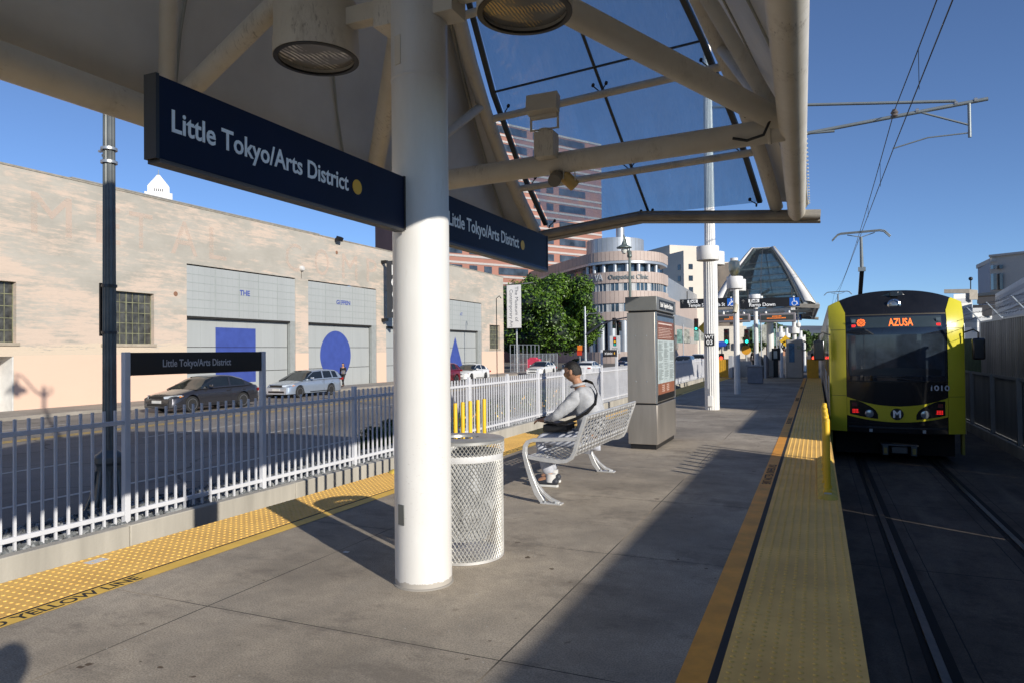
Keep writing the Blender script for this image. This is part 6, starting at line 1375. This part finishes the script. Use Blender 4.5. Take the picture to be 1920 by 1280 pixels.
tb = thing('shoulder_bag', 'black shoulder bag resting on the seated man\'s lap', 'bag', (-2.62, 7.2, .65)); MB().obox((-2.63, 7.27, .665), (.15, 0, .01), (0, .12, 0), (0, 0, .045)).B('bag_body', mLea, tb, bevel=.02); MB().obox((-2.60, 7.24, .715), (.15, 0, -.01), (0, .13, 0), (0, 0, .008)).B('bag_flap', mLea, tb, bevel=.006)
tb = thing('phone', 'dark phone held in the seated man\'s hands', 'phone', (-2.87, 7.35, .74)); MB().obox((-2.875, 7.345, .755), (.035, 0, .012), (0, .065, 0), (.002, 0, -.005)).B('phone_body', mTrim, tb, bevel=.004); MB().obox((-2.8725, 7.345, .7605), (.031, 0, .0105), (0, .06, 0), (.0003, 0, -.0006)).B('screen', mWin, tb)
# standing / walking people
def walker(label, x, y, z, rz, top, legs, skinm=mSkin, stride=.28, h=1.66, bag=False, long_=False, grp=None):
    T = thing('person', label, 'person', (x, y, z), 0, grp); c, s = cos(rz), sin(rz)      # faces (c, s)
    k = h/1.75
    def w(f, l, u): return (x+(c*f-s*l)*k, y+(s*f+c*l)*k, z+u*k)
    P = dict(pel=(*w(0, 0, .95), .115*k), sp=(*w(.0, 0, 1.15), .105*k), ch=(*w(.01, 0, 1.33), .12*k), nb=(*w(.0, 0, 1.47), .055*k), hd=(*w(.02, 0, 1.58), .05*k),
      sl=(*w(0, .19, 1.40), .055*k), el=(*w(.02, .25, 1.12), .040*k), wl=(*w(.20, .17, 1.05), .028*k), sr=(*w(0, -.19, 1.40), .055*k), er=(*w(-.06, -.25, 1.12), .040*k), wr=(*w(.08, -.22, .88), .028*k),
      hl=(*w(0, .09, .90), .085*k), kl=(*w(stride*.55, .09, .50), .058*k), al=(*w(stride*.9, .09, .09), .036*k), tl=(*w(stride*.9+.16, .10, .035), .030*k), hr=(*w(0, -.09, .90), .085*k), kr=(*w(-stride*.25, -.09, .49), .058*k), ar=(*w(-stride, -.09, .12), .036*k), tr=(*w(-stride+.15, -.10, .04), .030*k))
    E = [('pel', 'sp'), ('sp', 'ch'), ('ch', 'nb'), ('nb', 'hd'), ('ch', 'sl'), ('sl', 'el'), ('el', 'wl'), ('ch', 'sr'), ('sr', 'er'), ('er', 'wr'), ('pel', 'hl'), ('hl', 'kl'), ('kl', 'al'), ('al', 'tl'), ('pel', 'hr'), ('hr', 'kr'), ('kr', 'ar'), ('ar', 'tr')]
    Pb, Eb = dict(P), list(E); hand(Pb, Eb, 'wl', 'L', (0, 0, -1), (c*.9, s*.9, .1), (s, -c, .3)); hand(Pb, Eb, 'wr', 'R', (-s, c, 0), (c*.3, s*.3, -1), (c, s, 0))
    skin('body', Pb, Eb, skinm, T, 'pel', 1)
    g = lambda q, f: (*P[q][:3], P[q][3]*f+.008)
    skin('jacket', {q: g(q, 1.15) for q in ('pel', 'sp', 'ch', 'sl', 'el', 'wl', 'sr', 'er', 'wr')}, [e for e in E if e[0] in ('pel', 'sp', 'ch', 'sl', 'el', 'sr', 'er') and e[1] in ('sp', 'ch', 'sl', 'el', 'wl', 'sr', 'er', 'wr')], top, T, 'pel', 1)
    skin('trousers', {q: g(q, 1.1) for q in ('pel', 'hl', 'kl', 'al', 'hr', 'kr', 'ar')}, [e for e in E if e[0] in ('pel', 'hl', 'kl', 'hr', 'kr') and e[1] in ('hl', 'kl', 'al', 'hr', 'kr', 'ar')], legs, T, 'pel', 1)
    for a, t in (('al', 'tl'), ('ar', 'tr')): MB().path([V(P[a][:3])+V((-c*.05, -s*.05, -.035)), V(P[a][:3])+V((0, 0, -.03)), V(P[t][:3]), V(P[t][:3])+V((c*.05, s*.05, -.008))], [.03*k, .045*k, .040*k, .02*k], 10).B('shoe', mTrim, T)
    head(T, w(.02, 0, 1.635), (c, s, 0), skinm, True, k, long_)
    if bag: MB().obox(w(.2, .12, 1.08), (c*.1, s*.1, 0), (-s*.12, c*.12, 0), (0, 0, .14)).B('handbag', M('grey handbag', (0.15, 0.15, 0.16), .6), T, bevel=.03)
    return T
mBlkC = M('black clothing', (0.012, 0.012, 0.014), .8, var=.3, scale=20)
walker('woman in black walking past the blue circle, hand near her face', -31.1, 40.7, -.85, -pi/2+.2, mBlkC, mBlkC, bag=True, long_=True, h=1.68, stride=.3)
walker('person in dark hooded jacket standing beyond the far rubbish box', -3.35, 43.8, -.1, -pi/2, M('dark brown jacket', (0.03, 0.022, 0.018), .8), mBlkC, stride=.05, h=1.7)
walker('distant pedestrian in dark clothes beyond the platform ramp', -3.9, 60, -.9, 2.2, mBlkC, mBlkC, stride=.25)
walker('photographer standing behind the camera, casting a shadow on the platform', .09, -.08, 0, pi/2+.41, M('navy coat', (0.03, 0.035, 0.05), .8), mBlkC, stride=.06, h=1.74)

# ================= FAR PLATFORM =================
def light_pole(y, label, ball, cam_=False):
    T = thing('light_pole', label, 'pole', (-2.46, y, 0), group='white platform poles'); x = -2.46
    fluted(x, y, 0, 3.6 if not ball else 3.9, .105, .095, 12, .05).B('pole_shaft', mWhite, T, ang=10)
    for s in (-1, 1): MB().lathe([(0, .40), (.255, .40), (.262, .38), (.262, .02), (.25, 0), (.23, .04), (0, .04)], (x+.02, y+s*.52, 3.50), 32).B('drum_light', mWhite, T)
    MB().box(x-.04, x+.05, y-.13, y-.095, .15, .36).B('junction_box', mWhite, T, bevel=.008)
    if ball:
        MB().lathe([(.0, 0), (.09, .02), (.15, .12), (.19, .30), (.17, .50), (.12, .54)], (x-.03, y-.12, 3.95), 20).B('globe', glass_mat('smoky globe', (0.55, 0.52, 0.42), .4), T)
        MB().lathe([(.06, 0), (.10, .04), (.14, .18), (.0, .2)], (x-.03, y-.12, 3.97), 16).B('globe_base', M('amber reflector', (0.45, 0.35, 0.12), .4), T); MB().lathe([(.13, 0), (.13, .09), (0, .10)], (x-.03, y-.12, 4.48), 16).B('globe_cap', mWhite, T)
    if cam_: MB().tube((x+.02, y-.18, 3.0), (x-.02, y-.30, 2.72), .075, n=16).bar((x, y-.1, 3.05), (x, y-.2, 2.98), .04, .04).B('speaker', M('cream speaker', (0.5, 0.45, 0.32), .5), T)
    return T
light_pole(24.55, 'white square pole with twin drum lights and a globe lamp on top', True, True)
light_pole(32.9, 'white pole with twin drum lights behind the far grey rubbish box', False)
def hang_sign(label, x0, x1, y, z0, z1, parts):
    T = thing('hanging_sign', label, 'sign', ((x0+x1)/2, y, z0), group='black hanging wayfinding signs')
    b = MB().box(x0, x1, y, y+.10, z0, z1).B('sign_board', mBlack, T, bevel=.006); Y = y-.002; h = z1-z0
    for k, s, px, sz, w in parts:
        if k == 't': text(s, 'lettering', mTxt, sz, (px, Y, z0+h*.13), (1, 0, 0), (0, 0, 1), b, off=.003, depth=.001, fit=w)
        if k == 'exit':
            MB().box(px, px+.42, Y-.001, Y+.001, z0+h*.56, z0+h*.92).B('exit_plate', mTxt, b); text('Exit', 'lettering', mBlack, .16, (px+.06, Y-.003, z0+h*.62), (1, 0, 0), (0, 0, 1), b, off=.004, depth=.001, fit=.30)
        if k == 'arrow': MB().bar((px, Y, z0+h*.5), (px, Y, z0+h*.88), .022, .002, up=(1, 0, 0)).bar((px-.05, Y, z0+h*.72), (px, Y, z0+h*.9), .022, .003, up=(0, 0, 1)).bar((px+.05, Y, z0+h*.72), (px, Y, z0+h*.9), .022, .003, up=(0, 0, 1)).B('arrow', mTxt, b)
        if k == 'wheel':
            q = MB().box(px, px+.36, Y-.002, Y, z0+h*.08, z0+h*.92).B('access_panel', M('access blue', (0.01, 0.12, 0.55), .4), b)
            c_ = MB(); cx_, cz_ = px+.18, z0+h*.34
            for i in range(12): a = radians(100+i*22); a2 = radians(100+(i+1)*22); c_.bar((cx_+.09*cos(a), Y-.003, cz_+.09*sin(a)), (cx_+.09*cos(a2), Y-.003, cz_+.09*sin(a2)), .002, .022)
            c_.bar((cx_-.02, Y-.003, cz_+.20), (cx_, Y-.003, cz_+.07), .002, .03).bar((cx_, Y-.003, cz_+.07), (cx_+.08, Y-.003, cz_+.07), .002, .03).bar((cx_+.08, Y-.003, cz_+.07), (cx_+.12, Y-.003, cz_-.05), .002, .03).sphere((cx_-.02, Y-.003, cz_+.26), .03, 8, 6, sy=.1)
            if s == 'slash': c_.bar((px+.34, Y-.004, z0+h*.88), (px+.03, Y-.004, z0+h*.12), .002, .03)
            c_.B('access_symbol', mTxt, q)
    for xx in (x0+.3, x1-.3): MB().tube((xx, y+.05, z1), (xx, y+.05, z1+.35), .02, n=8).B('hanger', mBlack, T)
SY = 30.0
hang_sign('black overhead sign to Temple St, left of the two, partly behind the pole', -5.30, -2.98, SY, 3.26, 3.64, [('arrow', '', -5.18, 0, 0), ('exit', '', -4.98, 0, 0), ('t', 'Temple St/Alameda St', -4.95, .19, 1.50), ('wheel', 'slash', -3.36, 0, 0)])
hang_sign('black overhead Ramp Down sign, right of the two, wheelchair symbol at its end', -2.84, -.57, SY, 3.19, 3.57, [('arrow', '', -2.72, 0, 0), ('exit', '', -2.52, 0, 0), ('t', 'Ramp Down', -2.50, .20, 1.0), ('wheel', '', -.95, 0, 0)])
SB = 41.5
hang_sign('lower black sign under the far canopy behind the message board', -2.9, -.70, SB, 3.08-.02, 3.38, [('t', 'Ramp Down', -1.9, .2, .9), ('wheel', '', -1.1, 0, 0)])
T = thing('sign_beam', 'white beam under the two black overhead signs', 'beam', (-2.3, SY+.4, 3.1)); MB().box(-4.2, -.75, SY+.30, SY+.42, 3.06, 3.16).B('beam_bar', mWhite, T)
for xx in (-3.9, -1.1): MB().box(xx-.05, xx+.05, SY+.3, SY+.42, 2.95, 3.06).B('beam_bracket', mWhite, T)
mMB = M('mauve grey casing', (0.21, 0.19, 0.20), .5); mLedS = M('small orange led', (0.9, 0.22, 0.02), .5, emit=.8)
for x0, x1, z0, z1, lb in ((-3.79, -2.48, 2.62, 2.96, 'grey electronic message board left of the white pole, orange text'), (-2.12, -.73, 2.58, 2.95, 'grey electronic message board right of the far poles, orange text')):
    T = thing('message_board', lb, 'display', ((x0+x1)/2, SY+.2, z0), group='electronic message boards')
    MB().box(x0, x1, SY+.1, SY+.4, z0, z1).B('casing', mMB, T, bevel=.03); MB().box(x0+.08, x1-.08, SY+.085, SY+.099, z0+.09, z1-.08).B('screen', M('dull screen', (0.05, 0.055, 0.05), .4), T)
    b = MB(); rr = random.Random(int(-x0*10))
    for zz, n_, s0 in ((z1-.15, 7, .5), (z1-.225, 14, .3)):
        for i in range(n_): b.box(x0+s0+i*.052, x0+s0+i*.052+.034, SY+.080, SY+.084, zz, zz+.03+.012*rr.random())
    b.B('led_text', mLedS, T)
    for xx in (x0+.25, x1-.25): MB().lathe([(.05, 0), (.04, .10), (.025, .14)], (xx, SY+.25, z1), 10).B('hanger', mWhite, T)
# far grey rubbish box
T = thing('rubbish_box', 'dark grey square rubbish box beside the far poles', 'litter bin', (-2.46, 32.2, 0)); MB().box(-2.78, -2.15, 32.0, 32.5, .02, .74).B('box_body', M('dull blue grey metal', (0.20, 0.21, 0.24), .5, .3, var=.2), T, bevel=.01); MB().prism([(-2.83, 31.95, .75), (-2.11, 31.95, .75), (-2.11, 31.95, .79), (-2.83, 31.95, .83)], (0, .6, 0)).B('box_lid', M('lid grey', (0.28, 0.29, 0.32), .5, .3), T)
# yellow end panels
mYP = M('yellow ribbed panel', (0.62, 0.36, 0.03), .6, var=.12, scale=6)
for x0, x1, y, lb in ((-.44, .10, 38.0, 'yellow ribbed end panel at the right platform edge beside the train'), (-4.95, -4.32, 38.6, 'yellow ribbed end panel at the left platform edge')):
    T = thing('end_panel', lb, 'barrier', ((x0+x1)/2, y, 0), group='yellow end panels'); b = MB().box(x0, x1, y, y+.04, .03, .98)
    for k in range(6): xx = x0+(x1-x0)*(k+.5)/6; b.box(xx-.008, xx+.008, y-.012, y, .05, .96)
    b.B('panel_sheet', mYP, T)
# ramp walls, ticket machine, phone
mRW = M('grey ramp wall paint', (0.36, 0.38, 0.42), .6, var=.1)
T = thing('ramp_wall', 'grey sloped side walls of the exit ramp at the platform end', 'wall', (-3.2, 39.5, 0))
for x0, x1, y0, y1, z in ((-4.28, -4.10, 38.5, 44, 1.18), (-2.75, -2.65, 38.6, 44, 1.15), (-2.5, -2.38, 38.2, 44, 1.22)): MB().prism([(x0, y0, 0), (x0, y1, -.8), (x0, y1, z-.7), (x0, y0+.4, z), (x0, y0, z)], (x1-x0, 0, 0)).B('ramp_side', mRW, T, smooth=False)
b = MB().box(-4.10, -3.3, 40.5, 40.6, 0, .85).box(-3.2, -2.76, 41.2, 41.3, 0, .85); b.B('ramp_panel', mRW, T, smooth=False)
T = thing('ticket_machine', 'grey ticket machine kiosk with round side hoops under the far canopy', 'ticket machine', (-.95, 38.6, 0))
MB().box(-1.42, -.62, 38.4, 39.1, 0, 1.98).B('machine_body', M('warm grey cabinet', (0.33, 0.32, 0.31), .5, .2, var=.1), T, bevel=.05); MB().box(-1.28, -1.02, 38.385, 38.40, .82, 1.78).B('machine_panel', M('panel blue', (0.05, 0.14, 0.28), .4, var=.5, scale=8), T); MB().box(-.90, -.70, 38.385, 38.40, 1.5, 1.66).B('machine_screen', mWin, T)
for s, x in ((-1, -1.44), (1, -.60)): MB().path([(x, 38.6, 1.9), (x+s*.14, 38.6, 1.82), (x+s*.20, 38.6, 1.62), (x+s*.12, 38.6, 1.44), (x, 38.6, 1.4)], .035, 8).B('side_hoop', mBlack, T)
T = thing('telephone_stand', 'black telephone stand left of the ticket machine', 'telephone', (-2.0, 40, 0)); MB().box(-2.12, -1.88, 39.9, 40.1, 0, .9).B('stand_post', mBlack, T); MB().box(-2.2, -1.78, 39.8, 40.15, .9, 1.55).B('phone_box', mTrim, T, bevel=.02); MB().box(-2.1, -1.92, 39.79, 39.80, 1.0, 1.4).B('key_panel', mGalv, T)
for (x, y, z, lb) in ((-1.95, 52, 2.05, 'yellow diamond warning sign beyond the telephone stand'), (-6.6, 46.0, 2.9, 'yellow diamond warning sign just right of the white catenary pole')):
    T = thing('warning_sign', lb, 'sign', (x, y, 0), group='yellow diamond signs'); MB().prism([(x-.4, y, z), (x, y, z-.4), (x+.4, y, z), (x, y, z+.4)], (0, .02, 0)).B('sign_plate', M('warning yellow', (0.8, 0.48, 0.02), .5), T); MB().tube((x, y+.05, -1), (x, y+.05, z), .04, n=8).B('sign_post', mGalv, T)
# signal lights, poles, banners, street signs
mSig = M('signal black', (0.01, 0.01, 0.01), .6)
def signal(p, col, label, s=1.0, rz=0.0, group='traffic signals'):
    T = thing('traffic_signal', label, 'traffic signal', (p.x, p.y, p.z), group=group)
    MB().box(p.x-.18*s, p.x+.18*s, p.y, p.y+.25*s, p.z-.55*s, p.z+.55*s).B('signal_housing', mSig, T, bevel=.02)
    for k, (c, nm) in enumerate((((0.9, .03, .02), 'r'), ((.9, .5, .02), 'y'), ((.02, .75, .5), 'g'))):
        on_ = nm == col; m_ = M('lamp %s %d' % (nm, on_), c if on_ else tuple(v*.06 for v in c), .4, var=0, emit=2.5 if on_ else 0)
        MB().lathe([(0, -.01), (.11*s, -.01), (.11*s, .02)], (p.x, p.y-.005, p.z+(.35-.35*k)*s), 14, ax='y').B('signal_lamp', m_, T)
        MB().path([(p.x+.13*s*cos(a), p.y-.08*s, p.z+(.35-.35*k)*s+.13*s*sin(a)) for a in [radians(-20+22*i) for i in range(11)]], .02*s, 4).B('visor', mSig, T)
    return T
signal(at(1305, 609, 70), 'g', 'green traffic signal left of the tall white pole', 1.1); signal(at(1362, 631, 52), 'g', 'green traffic signal right of the tall white pole', 1.0); signal(at(1400, 631, 54), 'g', 'green traffic signal between the two white poles', 1.0)
for px, py, Y, lb in ((1352, 671, 44, 'red signal lamp low beside the left yellow end panel'), (1526, 671, 43, 'red signal lamp low beside the train')):
    p = at(px, py, Y); T = thing('track_signal', lb, 'rail signal', (p.x, p.y, -.9), group='red track signals'); MB().box(p.x-.16, p.x+.16, p.y, p.y+.2, p.z-.75, p.z+.28).B('signal_housing', mSig, T, bevel=.03); MB().tube((p.x, p.y+.1, -.99), (p.x, p.y+.1, p.z-.7), .05).B('signal_post', mSig, T)
    MB().lathe([(0, -.02), (.10, -.02), (.10, .02)], (p.x, p.y-.005, p.z), 16, ax='y').B('signal_lamp', M('bright red lamp', (1, .04, .02), .4, var=0, emit=5), T)
# mast arm signal at the corner
T = thing('signal_mast', 'galvanised signal mast with dark arm and lamp in front of the clinic', 'signal mast', (0, 0, 0)); p = at(1098, 690, 92); T.location = (p.x, p.y, -1)
MB().tube((p.x, p.y, -1), (p.x, p.y, at(1098, 575, 92).z), .22, .14).B('mast_post', mGalv, T)
a1, a2, a3 = at(1098, 628, 92), at(1150, 600, 92), at(1172, 596, 92); MB().path([a1, a1.lerp(a2, .5)+V((0, 0, .3)), a2, a3+V((1.5, 0, .2))], [.16, .13, .10, .08], 8).B('mast_arm', M('slate arm', (0.04, 0.045, 0.06), .5), T)
l1 = at(1110, 588, 92); MB().path([(p.x, p.y, l1.z-.6), (p.x+.5, p.y, l1.z), l1+V((.9, 0, 0))], .06, 6).lathe([(0, .12), (.2, .1), (.28, 0), (0, -.04)], l1+V((1.3, 0, 0)), 12).B('mast_lamp', mGalv, T)
signal(at(1151, 606, 92), 'x', 'dark signal head hanging on the mast arm left of the kiosk', 1.3)
signal(at(1162, 612, 90), 'x', 'dark signal head close to the kiosk edge', 1.1)
p = at(1153, 646, 60); T = thing('photo_enforced_sign', 'white photo enforced sign with three signal discs, left of the kiosk', 'sign', (p.x, p.y, p.z))
hw_, hh = .48, .78; b = MB().box(p.x-hw_, p.x+hw_, p.y, p.y+.04, p.z-hh, p.z+hh).B('sign_plate', M('sign white', (0.62, 0.62, 0.62), .5), T, bevel=.03)
MB().box(p.x-.15, p.x+.13, p.y-.01, p.y, p.z-.12, p.z+.68).B('signal_panel', mSig, b)
for k, c in enumerate(((.75, .02, .02), (.8, .45, .01), (.0, .42, .36))): MB().lathe([(0, -.02), (.10, -.02), (.10, 0)], (p.x-.01, p.y-.01, p.z+.54-.27*k), 14, ax='y').B('signal_disc', M('disc%d' % k, c, .5, var=0), b)
text('PHOTO', 'lettering', mSig, .2, (p.x-.02, p.y-.003, p.z-.40), (1, 0, 0), (0, 0, 1), b, align='CENTER', fit=.5); text('ENFORCED', 'lettering', mSig, .2, (p.x-.02, p.y-.003, p.z-.66), (1, 0, 0), (0, 0, 1), b, align='CENTER', fit=.8)
MB().tube((p.x, p.y+.08, -1), (p.x, p.y+.08, p.z+hh), .05).B('sign_post', mGalv, T)
# work signs, red plastic barrier, wire fence beyond the warehouse
for px, py, c, lb in ((1087, 652, (.85, .22, .02), 'orange work sign plate right of the tree, upper'), (1086, 661, (.6, .04, .01), 'red orange work sign plate right of the tree, lower')):
    p = at(px, py, 88); T = thing('work_sign', lb, 'sign', tuple(p), group='orange work signs'); MB().box(p.x-.33, p.x+.33, p.y+.01*(py-652), p.y+.05+.01*(py-652), p.z-.33, p.z+.33).B('sign_plate', M('work%d' % py, c, .6), T)
T = thing('sign_post', 'thin post carrying the orange work signs', 'post', (p.x, p.y+.3, -1)); MB().tube((p.x, p.y+.3, -1), (p.x, p.y+.3, 2.4), .05).B('post_tube', mGalv, T)
p = at(999, 686, 84); T = thing('water_barrier', 'pinkish red plastic barrier behind the wire fence', 'barrier', (p.x, p.y, -1)); MB().prism([(p.x-1.1, p.y, -1), (p.x+1.1, p.y, -1), (p.x+.95, p.y, .55), (p.x+.55, p.y, .55), (p.x+.5, p.y, .75), (p.x-.5, p.y, .75), (p.x-.55, p.y, .55), (p.x-.9, p.y, .55)], (0, .6, 0)).B('barrier_shell', M('pink red plastic', (0.60, 0.05, 0.10), .5), T, bevel=.06)
T = thing('wire_fence', 'galvanised wire mesh fence between the warehouse corner and the tree', 'fence', (-36, 80, -1)); b = MB(); f0, f1 = at(957, 690, 80), at(1045, 690, 92); f0.z = f1.z = -1
for k in range(13):
    q = f0.lerp(f1, k/12); hgt = 3.4 if k < 8 else 2.2; MB().tube(q, q+V((0, 0, hgt)), .05, n=8).B('fence_post', mGalv, T)
for z in (0, .9, 2.2): b.bar(f0+V((0, 0, z)), f1+V((0, 0, z)), .05, .05)
b.bar(f0+V((0, 0, 3.4)), f0.lerp(f1, 7/12)+V((0, 0, 3.4)), .05, .05); b.B('fence_rail', mGalv, T)
b = MB(); 
for k in range(120): q = f0.lerp(f1, k/119); b.bar(q, q+V((0, 0, 2.2)), .014, .014)
for k in range(18): b.bar(f0+V((0, 0, .12*k)), f1+V((0, 0, .12*k)), .012, .012)
b.B('wire_mesh', mGalv, T, smooth=False)
T = thing('pole_banner_post', 'slim steel street pole against the warehouse corner', 'pole', (-31.5, 72.5, -1)); MB().tube((-31.4, 73.0, -1), (-31.4, 73.0, 8.8), .09).path([(-31.4, 73, 8.7), (-31.0, 73, 9.2), (-29.4, 73, 9.3)], .05, 6).B('pole_tube', mGalv, T)
p = at(932, 690, 60); T = thing('thin_lamp_pole', 'thin dark pole standing before the far end of the warehouse', 'pole', (p.x, p.y, -1)); zt = at(932, 560, 60).z; MB().path([(p.x, p.y, -1), (p.x, p.y, zt), (p.x+.3, p.y, zt+.25), (p.x+.5, p.y, zt)], .045, 6).B('pole_tube', mSig, T)
# banners on poles beyond, yellow ball lamp, small far clutter along the street
for i, (px, py, Y) in enumerate(((1281, 630, 100), (1312, 628, 112), (1427, 625, 80), (1456, 632, 85))):
    p = at(px, py, Y); T = thing('street_banner', ('pair of green and white street banners right of the kiosk', 'pair of street banners just left of the tall white pole', 'pair of street banners left of the far canopy column', 'pair of street banners right of the far canopy column')[i], 'banner', (p.x, p.y, -1), group='street pole banners')
    MB().tube((p.x, p.y, -1), (p.x, p.y, p.z+1.6), .07).B('banner_pole', mGalv, T)
    for s in (-1, 1): MB().box(p.x+s*.5-.38, p.x+s*.5+.38, p.y-.02, p.y, p.z-.95, p.z+.95).B('banner_cloth', M('banner print %d' % s, (0.25, 0.42, 0.36) if s < 0 else (0.5, 0.5, 0.42), .8, var=.7, scale=2.2), T)
T = thing('crossing_gong', 'round yellow board beside the second white pole', 'sign', tuple(at(1398, 656, 48))); p = at(1399, 656, 48); MB().lathe([(0, -.02), (.30, -.02), (.30, .02), (0, .02)], (p.x, p.y, p.z), 24, ax='y').B('round_board', M('crossing yellow', (0.75, 0.36, 0.03), .5), T); MB().tube((p.x, p.y+.05, -1), (p.x, p.y+.05, p.z), .06).B('board_post', mGalv, T)
p = at(1353, 645, 50); T = thing('street_name_sign', 'blue oval street name sign right of the tall white pole', 'sign', tuple(p)); 
b = MB(); b.prism([(p.x+.36*cos(2*pi*k/20), p.y, p.z+.20*sin(2*pi*k/20)) for k in range(20)], (0, .03, 0)).B('oval_plate', M('street sign blue', (0.03, 0.10, 0.50), .4), T)
MB().tube((p.x, p.y+.05, -1), (p.x, p.y+.05, p.z), .04).B('sign_post', mGalv, T)
p = at(1497, 609, 38); T = thing('security_camera', 'white dome security camera hanging under the far canopy edge', 'camera', tuple(p)); MB().tube(p, p+V((0, 0, 1.0)), .04).lathe([(.09, .1), (.12, 0), (.10, -.1), (0, -.16)], p, 14).B('camera_dome', mWhite, T)
for i, (px, y0, Y) in enumerate(((1464, 612, 62), (1475, 615, 70), (1501, 620, 60), (1508, 628, 85), (1489, 600, 50))):
    p = at(px, y0, Y); T = thing('light_pole', ('distant white pole right of the far canopy column', 'distant white pole above the telephone stand', 'distant white pole left of the train mirror', 'far slim pole beside the train', 'white pole behind the ticket machine')[i], 'pole', (p.x, p.y, -1), group='white platform poles')
    MB().tube((p.x, p.y, -1), (p.x, p.y, p.z), .14).B('pole_shaft', mWhite, T)
    if i != 3: MB().lathe([(0, .4), (.33, .4), (.33, 0), (0, 0)], (p.x, p.y, p.z-.9), 20).B('drum_light', mWhite, T)
# far street backdrop: low buildings beyond the intersection
for i, (p0, p1, yt_, D, c) in enumerate(((1345, 1400, 612, 190, (0.55, 0.50, 0.42)), (1400, 1436, 640, 230, (0.5, 0.46, 0.4)), (1436, 1476, 634, 260, (0.40, 0.20, 0.12)), (1476, 1545, 646, 300, (0.5, 0.34, 0.24)))):
    q = atd(p0, 640, D); T = thing('low_building', ('low cream building beyond the crossing, behind the second white pole', 'pale low building behind the far rubbish box', 'brownish low building behind the far canopy column', 'orange roofed low building near the train')[i], 'building', (q.x, q.y, -1), group='low buildings beyond the crossing')
    b = MB(); facade_px(b, p0, p1, D, D, yt_, 720, 10); b.B('wall', M('low wall %d' % i, c, .85, var=.15), T, smooth=False)
    for k in range(4): b = MB(); px = p0+(p1-p0)*(k+.3)/4; facade_px(b, px, px+(p1-p0)*.1, D*.995, D*.995, max(yt_+6, 642), max(yt_+12, 654), .5); b.B('window', mWin, T, smooth=False)
for i, (p0, p1, yt_, D) in enumerate(((1500, 1522, 628, 240), (1520, 1545, 632, 260), (1478, 1500, 634, 250), (1405, 1425, 634, 200))):
    tree(0, 0, D, p0, p1, yt_, 668, ('distant tree left of the train, below the hills', 'distant tree touching the train nose', 'distant tree beyond the ticket machine', 'distant tree behind the second white pole')[i], 2500, sd+40+i, .5, trunks=1)
# litter and tape on the platform
tag(MB().box(-4.88, -4.79, 3.36, 3.50, .0085, .0095).B('tape_scrap', M('white tape', (0.7, 0.7, 0.68), .7)), 'scrap of white tape on the left tactile strip', 'tape')
tag(MB().box(-3.30, -3.26, 4.30, 4.33, .001, .004).B('paper_scrap', M('white tape', (0.7, 0.7, 0.68))), 'tiny paper scrap in the column shadow on the platform', 'litter')
